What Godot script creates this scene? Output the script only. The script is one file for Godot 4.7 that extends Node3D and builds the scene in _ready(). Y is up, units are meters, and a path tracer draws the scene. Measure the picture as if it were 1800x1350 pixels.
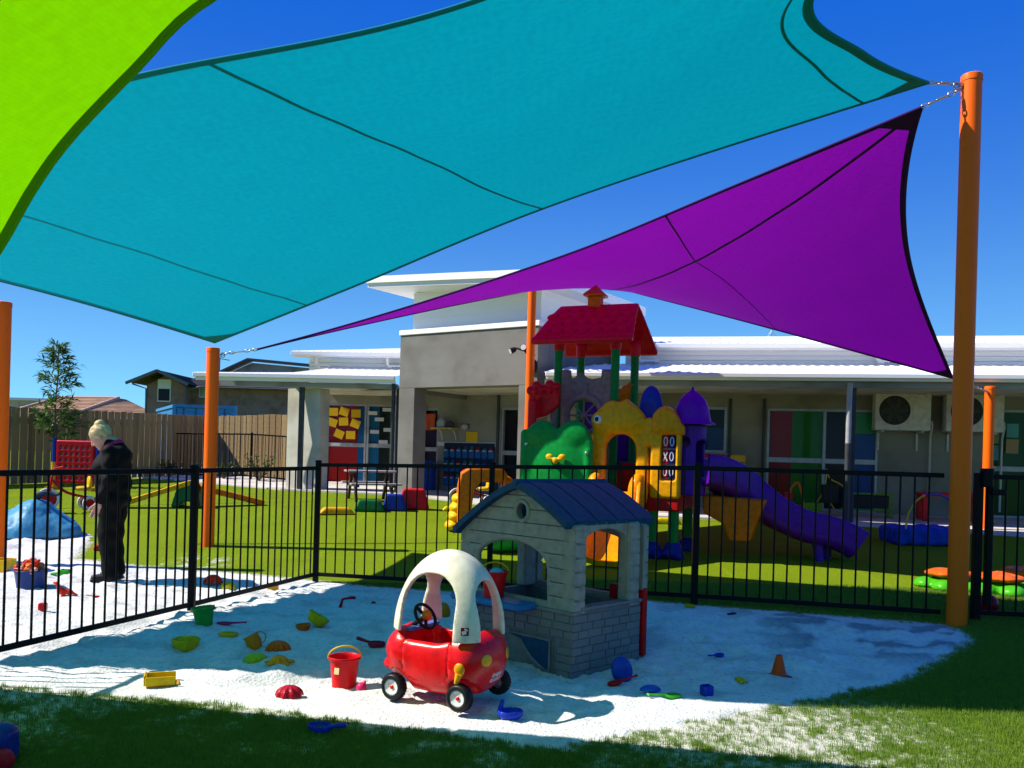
extends Node3D
# A childcare yard: shade sails over a sandpit, toys, a black fence, a play tower and the centre behind it. y up, metres.

var rng := RandomNumberGenerator.new()
var taken := {}
var mats := {}
var bump := FastNoiseLite.new()
var rough_noise := FastNoiseLite.new()
var sand_edge := PackedVector2Array()
var chain_link: Mesh
var SUN := Vector3(0.70, -0.705, -0.012).normalized()      # the way the sunlight travels


# ---------------------------------------------------------------- mesh building
class MB:
	var v := PackedVector3Array()
	var n := PackedVector3Array()
	var t := PackedVector2Array()
	var c := PackedColorArray()
	var ix := PackedInt32Array()
	var col := Color.WHITE
	var use_c := false

	func add(p: Vector3, nn: Vector3, uv := Vector2.ZERO) -> int:
		v.append(p)
		n.append(nn)
		t.append(uv)
		c.append(col)
		return v.size() - 1

	func tri(a: int, b: int, d: int) -> void:
		# clockwise when seen from the side its normals point to
		var f := (v[b] - v[a]).cross(v[d] - v[a])
		if f.dot(n[a] + n[b] + n[d]) > 0.0:
			ix.append_array(PackedInt32Array([a, d, b]))
		else:
			ix.append_array(PackedInt32Array([a, b, d]))

	func quad(p: Vector3, q: Vector3, r: Vector3, s: Vector3, away := Vector3.ZERO) -> void:
		# flat; away: a point on the inner side, to turn the normal outwards
		var nn := (q - p).cross(s - p)
		if nn.length_squared() < 1e-14:
			nn = (r - q).cross(s - r)
		nn = nn.normalized()
		if away != Vector3.ZERO and nn.dot((p + q + r + s) / 4.0 - away) < 0.0:
			nn = -nn
		var a := add(p, nn, Vector2(0, 0))
		var b := add(q, nn, Vector2(1, 0))
		var d := add(r, nn, Vector2(1, 1))
		var e := add(s, nn, Vector2(0, 1))
		tri(a, b, d)
		tri(a, d, e)

	func box(m: Vector3, s: Vector3, basis := Basis.IDENTITY, bev := 0.0) -> void:
		var h := s / 2.0
		var b := minf(bev, minf(h.x, minf(h.y, h.z)) * 0.9)
		if b <= 0.0:
			for ax in 3:
				for sg: float in [-1.0, 1.0]:
					var k := (ax + 1) % 3
					var l := (ax + 2) % 3
					var p := []
					for w in [[-1, -1], [1, -1], [1, 1], [-1, 1]]:
						var q := Vector3.ZERO
						q[ax] = sg * h[ax]
						q[k] = w[0] * h[k]
						q[l] = w[1] * h[l]
						p.append(m + basis * q)
					var nn := Vector3.ZERO
					nn[ax] = sg
					nn = (basis * nn).normalized()
					var i := []
					for q in 4:
						i.append(add(p[q], nn, [Vector2(0, 0), Vector2(1, 0), Vector2(1, 1), Vector2(0, 1)][q]))
					tri(i[0], i[1], i[2])
					tri(i[0], i[2], i[3])
			return
		# chamfered: six faces, twelve edges, eight corners with smooth normals at the edge
		var id := {}
		for ax in 3:
			for sg: float in [-1.0, 1.0]:
				var k := (ax + 1) % 3
				var l := (ax + 2) % 3
				var i := []
				for w in [[-1, -1], [1, -1], [1, 1], [-1, 1]]:
					var q := Vector3.ZERO
					q[ax] = sg * h[ax]
					q[k] = w[0] * (h[k] - b)
					q[l] = w[1] * (h[l] - b)
					var nn := Vector3.ZERO
					nn[ax] = sg
					i.append(add(m + basis * q, (basis * nn).normalized()))
					id[[ax, signi(int(sg)) if ax == 0 else (w[0] if k == 0 else w[1]), signi(int(sg)) if ax == 1 else (w[0] if k == 1 else w[1]), signi(int(sg)) if ax == 2 else (w[0] if k == 2 else w[1])]] = i[-1]
				tri(i[0], i[1], i[2])
				tri(i[0], i[2], i[3])
		for x in [-1, 1]:
			for y in [-1, 1]:
				for z in [-1, 1]:
					tri(id[[0, x, y, z]], id[[1, x, y, z]], id[[2, x, y, z]])
		for p in [-1, 1]:
			for q in [-1, 1]:
				for e in [[[0, p, q, -1], [1, p, q, -1], [1, p, q, 1], [0, p, q, 1]], [[0, p, -1, q], [2, p, -1, q], [2, p, 1, q], [0, p, 1, q]], [[1, -1, p, q], [2, -1, p, q], [2, 1, p, q], [1, 1, p, q]]]:
					tri(id[e[0]], id[e[1]], id[e[2]])
					tri(id[e[0]], id[e[2]], id[e[3]])

	func bb(a: Vector3, b: Vector3, bev := 0.0) -> void:
		box((a + b) / 2.0, (b - a).abs(), Basis.IDENTITY, bev)

	func bar(a: Vector3, b: Vector3, w: float, d: float, up := Vector3.UP, bev := 0.0) -> void:
		# a box from a to b, w wide sideways, d thick along up
		var z := (b - a).normalized()
		var x := up.cross(z).normalized()
		box((a + b) / 2.0, Vector3(w, d, (b - a).length()), Basis(x, z.cross(x), z), bev)

	func tube(path: Array, r, seg := 12, caps := true, closed := false) -> void:
		# r: one radius or one per point
		var m := path.size()
		var rings := []
		var side := Vector3.ZERO
		for i in m:
			var fw: Vector3
			if closed:
				fw = (path[(i + 1) % m] - path[(i + m - 1) % m]).normalized()
			else:
				fw = (path[mini(i + 1, m - 1)] - path[maxi(i - 1, 0)]).normalized()
			if side == Vector3.ZERO:
				side = fw.cross(Vector3.UP if absf(fw.y) < 0.9 else Vector3.RIGHT).normalized()
			side = (side - fw * side.dot(fw)).normalized()
			var up := fw.cross(side)
			var rr: float = r[i] if r is Array or r is PackedFloat32Array else r
			var ring := []
			for k in seg + 1:
				var a := TAU * k / seg
				var d := side * cos(a) + up * sin(a)
				ring.append(add(path[i] + d * rr, d, Vector2(float(k) / seg, float(i) / m)))
			rings.append(ring)
		for i in (m if closed else m - 1):
			for k in seg:
				tri(rings[i][k], rings[i][k + 1], rings[(i + 1) % m][k + 1])
				tri(rings[i][k], rings[(i + 1) % m][k + 1], rings[(i + 1) % m][k])
		if caps and not closed:
			for e in [[0, path[0] - path[1]], [m - 1, path[m - 1] - path[m - 2]]]:
				var nn: Vector3 = e[1].normalized()
				var o := add(path[e[0]], nn)
				var first := -1
				var last := -1
				for k in seg + 1:
					var q := add(v[rings[e[0]][k]], nn)
					if last >= 0:
						tri(o, last, q)
					last = q

	func lathe(prof: Array, at := Vector3.ZERO, basis := Basis.IDENTITY, seg := 24, squash := Vector2.ONE) -> void:
		# prof: Vector2(radius, height); smooth unless two points coincide
		var rings := []
		for i in prof.size():
			var a: Vector2 = prof[maxi(i - 1, 0)]
			var b: Vector2 = prof[mini(i + 1, prof.size() - 1)]
			if i > 0 and prof[i].is_equal_approx(prof[i - 1]):
				a = prof[i]
			elif i < prof.size() - 1 and prof[i].is_equal_approx(prof[i + 1]):
				b = prof[i]
			var tg := (b - a).normalized()
			var ring := []
			for k in seg + 1:
				var g := TAU * k / seg
				var d := Vector3(cos(g) * tg.y, -tg.x, sin(g) * tg.y)
				ring.append(add(at + basis * Vector3(cos(g) * prof[i].x * squash.x, prof[i].y, sin(g) * prof[i].x * squash.y), (basis * d).normalized(), Vector2(float(k) / seg, float(i) / prof.size())))
			rings.append(ring)
		for i in prof.size() - 1:
			if prof[i].is_equal_approx(prof[i + 1]):
				continue
			for k in seg:
				tri(rings[i][k], rings[i][k + 1], rings[i + 1][k + 1])
				tri(rings[i][k], rings[i + 1][k + 1], rings[i + 1][k])

	func prism(poly: PackedVector2Array, z0: float, z1: float, tf := Transform3D.IDENTITY) -> void:
		# polygon in x, y pushed from z0 to z1
		var tr := Geometry2D.triangulate_polygon(poly)
		for e in [[z0, -1.0 if z1 > z0 else 1.0], [z1, 1.0 if z1 > z0 else -1.0]]:
			var nn: Vector3 = (tf.basis * Vector3(0, 0, e[1])).normalized()
			var f := v.size()
			for p in poly:
				add(tf * Vector3(p.x, p.y, e[0]), nn, p)
			for k in range(0, tr.size(), 3):
				tri(f + tr[k], f + tr[k + 1], f + tr[k + 2])
		var cw := Geometry2D.is_polygon_clockwise(poly)
		for k in poly.size():
			var p := poly[k]
			var q := poly[(k + 1) % poly.size()]
			var d := (q - p).normalized()
			var nn := Vector3(d.y, -d.x, 0) * (-1.0 if cw else 1.0)
			nn = (tf.basis * nn).normalized()
			var i := [add(tf * Vector3(p.x, p.y, z0), nn), add(tf * Vector3(q.x, q.y, z0), nn), add(tf * Vector3(q.x, q.y, z1), nn), add(tf * Vector3(p.x, p.y, z1), nn)]
			tri(i[0], i[1], i[2])
			tri(i[0], i[2], i[3])

	func grid(f: Callable, nu: int, nv: int) -> void:
		# smooth sheet f(u, v) -> Vector3, u and v 0..1
		var p := []
		for i in nu + 1:
			var row := []
			for j in nv + 1:
				row.append(f.call(float(i) / nu, float(j) / nv))
			p.append(row)
		var f0 := v.size()
		for i in nu + 1:
			for j in nv + 1:
				var a: Vector3 = p[mini(i + 1, nu)][j] - p[maxi(i - 1, 0)][j]
				var b: Vector3 = p[i][mini(j + 1, nv)] - p[i][maxi(j - 1, 0)]
				var nn := a.cross(b)
				add(p[i][j], nn.normalized() if nn.length_squared() > 1e-16 else Vector3.UP, Vector2(float(i) / nu, float(j) / nv))
		for i in nu:
			for j in nv:
				var a := f0 + i * (nv + 1) + j
				tri(a, a + nv + 1, a + nv + 2)
				tri(a, a + nv + 2, a + 1)

	func ball(m: Vector3, r: Vector3, seg := 16, basis := Basis.IDENTITY) -> void:
		var rings := seg / 2
		var f0 := v.size()
		for i in rings + 1:
			for k in seg + 1:
				var a := PI * i / rings
				var b := TAU * k / seg
				var d := Vector3(sin(a) * cos(b), cos(a), sin(a) * sin(b))
				add(m + basis * (d * r), (basis * (d / r)).normalized(), Vector2(float(k) / seg, float(i) / rings))
		for i in rings:
			for k in seg:
				var a := f0 + i * (seg + 1) + k
				tri(a, a + 1, a + seg + 2)
				tri(a, a + seg + 2, a + seg + 1)

	func append(m: Array, tf := Transform3D.IDENTITY) -> void:
		# what net() returns
		var f0 := v.size()
		for i in m[0].size():
			add(tf * m[0][i], (tf.basis * m[1][i]).normalized())
		for i in range(0, m[2].size(), 3):
			tri(f0 + m[2][i], f0 + m[2][i + 1], f0 + m[2][i + 2])

	func mesh() -> ArrayMesh:
		var a := []
		a.resize(Mesh.ARRAY_MAX)
		a[Mesh.ARRAY_VERTEX] = v
		a[Mesh.ARRAY_NORMAL] = n
		a[Mesh.ARRAY_TEX_UV] = t
		if use_c:
			a[Mesh.ARRAY_COLOR] = c
		a[Mesh.ARRAY_INDEX] = ix
		var m := ArrayMesh.new()
		m.add_surface_from_arrays(Mesh.PRIMITIVE_TRIANGLES, a)
		return m


# ---------------------------------------------------------------- distance fields
func smin(a: float, b: float, k: float) -> float:
	var h := maxf(k - absf(a - b), 0.0) / k
	return minf(a, b) - h * h * k * 0.25


func smax(a: float, b: float, k: float) -> float:
	return -smin(-a, -b, k)


func cap(p: Vector3, a: Vector3, b: Vector3, ra: float, rb: float) -> float:
	var d := b - a
	var h := clampf((p - a).dot(d) / d.length_squared(), 0.0, 1.0)
	return (p - a - d * h).length() - lerpf(ra, rb, h)


func ell(p: Vector3, m: Vector3, r: Vector3) -> float:
	var q := p - m
	var k0 := (q / r).length()
	var k1 := (q / (r * r)).length()
	return k0 * (k0 - 1.0) / maxf(k1, 1e-5)


func rbox(p: Vector3, m: Vector3, h: Vector3, r: float) -> float:
	var q := (p - m).abs() - h + Vector3(r, r, r)
	return q.max(Vector3.ZERO).length() + minf(maxf(q.x, maxf(q.y, q.z)), 0.0) - r


func rbox2(p: Vector2, h: Vector2, r: float) -> float:
	var q := p.abs() - h + Vector2(r, r)
	return q.max(Vector2.ZERO).length() + minf(maxf(q.x, q.y), 0.0) - r


func surf(f: Callable, from: Vector3, dir: Vector3) -> Transform3D:
	# where a ray meets the field, with z along the field's normal there
	var p := from
	for k in 80:
		var d: float = f.call(p)
		if d < 0.0005:
			break
		p += dir * maxf(d * 0.7, 0.0005)
	var e := 0.004
	var nn := Vector3(f.call(p + Vector3(e, 0, 0)) - f.call(p - Vector3(e, 0, 0)), f.call(p + Vector3(0, e, 0)) - f.call(p - Vector3(0, e, 0)), f.call(p + Vector3(0, 0, e)) - f.call(p - Vector3(0, 0, e))).normalized()
	var x := Vector3.UP.cross(nn).normalized()
	return Transform3D(Basis(x, nn.cross(x), nn), p)


func poly2(p: Vector2, w: PackedVector2Array) -> float:
	var d := (p - w[0]).length_squared()
	var s := 1.0
	var j := w.size() - 1
	for i in w.size():
		var e := w[j] - w[i]
		var q := p - w[i]
		var b := q - e * clampf(q.dot(e) / e.length_squared(), 0.0, 1.0)
		d = minf(d, b.length_squared())
		var c1 := p.y >= w[i].y
		var c2 := p.y < w[j].y
		var c3 := e.x * q.y > e.y * q.x
		if (c1 and c2 and c3) or (not c1 and not c2 and not c3):
			s = -s
		j = i
	return s * sqrt(d)


func net(f: Callable, lo: Vector3, hi: Vector3, cell: float) -> Array:
	# surface nets over the box lo..hi
	var nx := int(ceil((hi.x - lo.x) / cell)) + 1
	var ny := int(ceil((hi.y - lo.y) / cell)) + 1
	var nz := int(ceil((hi.z - lo.z) / cell)) + 1
	var g := PackedFloat32Array()
	g.resize(nx * ny * nz)
	var k := 0
	for z in nz:
		for y in ny:
			for x in nx:
				g[k] = f.call(lo + Vector3(x, y, z) * cell)
				k += 1
	var sx := 1
	var sy := nx
	var sz := nx * ny
	var id := PackedInt32Array()
	id.resize(g.size())
	id.fill(-1)
	var vs := PackedVector3Array()
	var ns := PackedVector3Array()
	var off := [0, sx, sy, sx + sy, sz, sx + sz, sy + sz, sx + sy + sz]
	var edges := [[0, 1], [2, 3], [4, 5], [6, 7], [0, 2], [1, 3], [4, 6], [5, 7], [0, 4], [1, 5], [2, 6], [3, 7]]
	var corner := []
	for c in 8:
		corner.append(Vector3(c & 1, (c >> 1) & 1, (c >> 2) & 1))
	var w := PackedFloat32Array()
	w.resize(8)
	for z in nz - 1:
		for y in ny - 1:
			var at := z * sz + y * sy
			for x in nx - 1:
				var q := at + x
				var inside := 0
				for c in 8:
					w[c] = g[q + off[c]]
					if w[c] < 0.0:
						inside += 1
				if inside == 0 or inside == 8:
					continue
				var s := Vector3.ZERO
				var m := 0
				for e in edges:
					var a := w[e[0]]
					var b := w[e[1]]
					if (a < 0.0) != (b < 0.0):
						s += corner[e[0]].lerp(corner[e[1]], a / (a - b))
						m += 1
				id[q] = vs.size()
				vs.append(lo + (Vector3(x, y, z) + s / m) * cell)
				ns.append(Vector3(w[1] + w[3] + w[5] + w[7] - w[0] - w[2] - w[4] - w[6], w[2] + w[3] + w[6] + w[7] - w[0] - w[1] - w[4] - w[5], w[4] + w[5] + w[6] + w[7] - w[0] - w[1] - w[2] - w[3]).normalized())
	var ix := PackedInt32Array()
	for z in range(1, nz - 1):
		for y in range(1, ny - 1):
			for x in range(1, nx - 1):
				var q := z * sz + y * sy + x
				var in0 := g[q] < 0.0
				for ax in 3:
					var st: int = [sx, sy, sz][ax]
					if in0 == (g[q + st] < 0.0):
						continue
					var a: int = [sy, sz, sx][ax]
					var b: int = [sz, sx, sy][ax]
					var i0 := id[q]
					var i1 := id[q - a]
					var i2 := id[q - a - b]
					var i3 := id[q - b]
					if i0 < 0 or i1 < 0 or i2 < 0 or i3 < 0:
						continue
					ix.append_array(PackedInt32Array([i0, i1, i2, i0, i2, i3]))
	return [vs, ns, ix]


# ---------------------------------------------------------------- naming and materials
func numbered(called: String) -> String:
	var k: int = taken.get(called, 0)
	taken[called] = k + 1
	return called if k == 0 else "%s_%03d" % [called, k]


func tag(o: Node3D, label: String, category: String, group := "") -> Node3D:
	o.set_meta("label", label)
	o.set_meta("category", category)
	if group:
		o.set_meta("group", group)
	return o


func thing(called: String, label: String, category: String, at := Vector3.ZERO, turn := 0.0, group := "") -> Node3D:
	var o := Node3D.new()
	o.name = numbered(called)
	add_child(o)
	o.position = at
	o.rotation.y = turn
	tag(o, label, category, group)
	return o


func put(called: String, m, mat: Material, parent: Node3D, label := "") -> MeshInstance3D:
	var o := MeshInstance3D.new()
	o.mesh = m.mesh() if m is MB else m
	o.material_override = mat
	o.name = called
	if label:
		o.set_meta("label", label)
	parent.add_child(o, true)
	return o


func solo(called: String, m, mat: Material, label: String, category: String, group := "", at := Vector3.ZERO, turn := 0.0) -> MeshInstance3D:
	var o := MeshInstance3D.new()
	o.mesh = m.mesh() if m is MB else m
	o.material_override = mat
	o.name = numbered(called)
	add_child(o)
	o.position = at
	o.rotation.y = turn
	tag(o, label, category, group)
	return o


func struct(called: String, m, mat: Material) -> MeshInstance3D:
	var o := MeshInstance3D.new()
	o.mesh = m.mesh() if m is MB else m
	o.material_override = mat
	o.name = numbered(called)
	o.set_meta("kind", "structure")
	add_child(o)
	return o


func lin(r: float, g: float, b: float) -> Color:
	return Color(r, g, b).linear_to_srgb()


func noise_tex(seed_: int, freq: float, size := 512, ramp := [], normal := false, strength := 4.0, octaves := 4) -> NoiseTexture2D:
	var f := FastNoiseLite.new()
	f.seed = seed_
	f.noise_type = FastNoiseLite.TYPE_SIMPLEX_SMOOTH
	f.frequency = freq
	f.fractal_octaves = octaves
	var t := NoiseTexture2D.new()
	t.width = size
	t.height = size
	t.seamless = true
	t.noise = f
	if normal:
		t.as_normal_map = true
		t.bump_strength = strength
	elif ramp.size():
		var gr := Gradient.new()
		gr.offsets = PackedFloat32Array(ramp.map(func(x): return x[0]))
		gr.colors = PackedColorArray(ramp.map(func(x): return x[1]))
		t.color_ramp = gr
	return t


var shared := {}
func tex(key: String) -> Texture2D:
	if shared.has(key):
		return shared[key]
	var t: Texture2D
	match key:
		"scuff": t = noise_tex(3, 0.012, 512, [[0.0, Color(0.80, 0.80, 0.80)], [0.4, Color(0.94, 0.94, 0.94)], [0.75, Color(1, 1, 1)], [1.0, Color(1, 1, 1)]], false, 1.0, 6)
		"grime": t = noise_tex(5, 0.006, 512, [[0.0, Color(0.80, 0.78, 0.75)], [0.55, Color(0.96, 0.96, 0.95)], [1.0, Color(1, 1, 1)]])
		"gloss": t = noise_tex(9, 0.02, 512, [[0.0, Color(0.62, 0.62, 0.62)], [1.0, Color(1, 1, 1)]])
		"fine": t = noise_tex(13, 0.09, 512, [], true, 3.0, 3)
		"coarse": t = noise_tex(17, 0.03, 512, [], true, 6.0, 4)
		"grain": t = noise_tex(23, 0.2, 512, [[0.0, Color(0.7, 0.7, 0.7)], [1.0, Color(1, 1, 1)]], false, 1.0, 3)
	shared[key] = t
	return t


func paint(key: String, c: Color, rough := 0.5, look := "", metal := 0.0) -> StandardMaterial3D:
	# c is linear
	if mats.has(key):
		return mats[key]
	var m := StandardMaterial3D.new()
	m.resource_name = key
	m.albedo_color = lin(c.r, c.g, c.b)
	m.roughness = rough
	m.metallic = metal
	if metal == 0.0:
		m.metallic_specular = 0.28
	match look:
		"plastic":     # rotation-moulded polyethylene: faint scuffs, uneven gloss, fine orange peel
			m.albedo_texture = tex("scuff")
			m.uv1_triplanar = true
			m.uv1_scale = Vector3(1.7, 1.7, 1.7)
			m.roughness_texture = tex("gloss")
			m.normal_enabled = true
			m.normal_texture = tex("fine")
			m.normal_scale = 0.12
		"wall":
			m.albedo_texture = tex("grime")
			m.uv1_triplanar = true
			m.uv1_world_triplanar = true
			m.uv1_scale = Vector3(0.35, 0.35, 0.35)
			m.normal_enabled = true
			m.normal_texture = tex("coarse")
			m.normal_scale = 0.07
		"metal":
			m.albedo_texture = tex("scuff")
			m.uv1_triplanar = true
			m.uv1_world_triplanar = true
			m.uv1_scale = Vector3(0.8, 0.8, 0.8)
			m.roughness_texture = tex("gloss")
		"cloth":
			m.normal_enabled = true
			m.normal_texture = tex("fine")
			m.normal_scale = 0.5
			m.uv1_triplanar = true
			m.uv1_scale = Vector3(4, 4, 4)
			m.albedo_texture = tex("scuff")
	if key.begins_with("black_powder"):
		m.metallic_specular = 0.2
	if key.begins_with("car_"):
		m.metallic_specular = 0.42
	mats[key] = m
	return m


func ss(a: float, b: float, x: float) -> float:
	return smoothstep(a, b, x)


func ground(x: float, z: float) -> float:
	# the yard rises gently towards the building
	var d := -z
	var k := ss(-1.5, 1.2, x)
	var l := ss(1.0, -3.0, x) if d > 9.0 else 0.0
	return 0.1 * k * ss(5.3, 7.2, d) + (0.36 - 0.1 * k) * ss(8.5, 14.5, d) + 0.1 * ss(1.0, -3.0, x) * ss(12.0, 17.0, d) + 0.3 * ss(19.0, 30.0, d)


func on_ground(x: float, z: float, up := 0.0) -> Vector3:
	return Vector3(x, ground(x, z) + up, z)


func sand_top(x: float, z: float) -> float:
	var n := bump.get_noise_2d(x * 1.0, z * 1.0) * 0.040 + rough_noise.get_noise_2d(x, z) * 0.030
	return ground(x, z) + 0.008 + n * ss(0.02, 0.5, -poly2(Vector2(x, z), sand_edge))


func on_sand(x: float, z: float, up := 0.0) -> Vector3:
	return Vector3(x, sand_top(x, z) + up, z)


func spline(p: Array, n := 24) -> Array:
	# centripetal Catmull-Rom through p
	var q: Array = [p[0] * 2.0 - p[1]] + p + [p[-1] * 2.0 - p[-2]]
	if p.size() > 2:
		q[0] = p[0] * 2.5 - p[1] * 2.0 + p[2] * 0.5
		q[-1] = p[-1] * 2.5 - p[-2] * 2.0 + p[-3] * 0.5
	var o := []
	for i in range(1, q.size() - 2):
		var t := [0.0]
		for k in 3:
			t.append(t[k] + sqrt(maxf(q[i - 1 + k].distance_to(q[i + k]), 1e-4)))
		for k in n:
			var x := lerpf(t[1], t[2], float(k) / n)
			var a1: Vector3 = q[i - 1].lerp(q[i], (x - t[0]) / (t[1] - t[0]))
			var a2: Vector3 = q[i].lerp(q[i + 1], (x - t[1]) / (t[2] - t[1]))
			var a3: Vector3 = q[i + 1].lerp(q[i + 2], (x - t[2]) / (t[3] - t[2]))
			var b1 := a1.lerp(a2, (x - t[0]) / (t[2] - t[0]))
			var b2 := a2.lerp(a3, (x - t[1]) / (t[3] - t[1]))
			o.append(b1.lerp(b2, (x - t[1]) / (t[2] - t[1])))
	o.append(p[-1])
	return o


func along(path: Array, t: float) -> Vector3:
	# by arc length
	var lens := 0.0
	for i in path.size() - 1:
		lens += path[i].distance_to(path[i + 1])
	var want := t * lens
	for i in path.size() - 1:
		var l: float = path[i].distance_to(path[i + 1])
		if want <= l or i == path.size() - 2:
			return path[i].lerp(path[i + 1], clampf(want / maxf(l, 1e-6), 0.0, 1.0))
		want -= l
	return path[-1]


func resample(path: Array, n: int) -> Array:
	var o := []
	for i in n + 1:
		o.append(along(path, float(i) / n))
	return o


# ---------------------------------------------------------------- the scene
func _ready() -> void:
	rng.seed = 7
	var cam := Camera3D.new()
	cam.name = "camera"
	cam.projection = Camera3D.PROJECTION_FRUSTUM
	cam.near = 0.1
	cam.far = 400.0
	cam.size = 0.1 * 1350.0 / 1500.0
	cam.frustum_offset = Vector2(0.0, 0.1 * 125.0 / 1500.0)
	cam.position = Vector3(0, 1.4, 0)
	cam.rotation_degrees.z = 1.6
	add_child(cam)
	cam.current = true

	var sky := ProceduralSkyMaterial.new()
	sky.sky_top_color = lin(0.0, 0.07, 0.42)
	sky.sky_horizon_color = lin(0.21, 0.56, 0.80)
	sky.sky_curve = 0.105
	sky.ground_bottom_color = lin(0.05, 0.06, 0.03)
	sky.ground_horizon_color = lin(0.16, 0.2, 0.18)
	sky.sun_angle_max = 1.0
	var env := Environment.new()
	env.background_mode = Environment.BG_SKY
	env.sky = Sky.new()
	env.sky.sky_material = sky
	env.tonemap_mode = Environment.TONE_MAPPER_LINEAR
	env.tonemap_exposure = 1.65
	env.sdfgi_enabled = true
	env.ssao_enabled = true
	env.ssil_enabled = true
	var we := WorldEnvironment.new()
	we.name = "world"
	we.environment = env
	add_child(we)

	var sun := DirectionalLight3D.new()
	sun.name = "sun"
	sun.light_energy = 1.6
	sun.light_color = Color(1.0, 0.965, 0.91)
	sun.light_angular_distance = 0.5
	sun.shadow_enabled = true
	sun.basis = Basis.looking_at(SUN, Vector3.UP)
	add_child(sun)

	bump.seed = 41
	bump.frequency = 1.1
	bump.fractal_octaves = 3
	rough_noise.seed = 12
	rough_noise.frequency = 4.5
	rough_noise.fractal_octaves = 3
	terrain()
	building()
	neighbours()
	posts_and_sails()
	fences()
	ride_on_car()
	playhouse()
	person()
	sand_toys()
	play_tower()
	yard_things()


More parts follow.
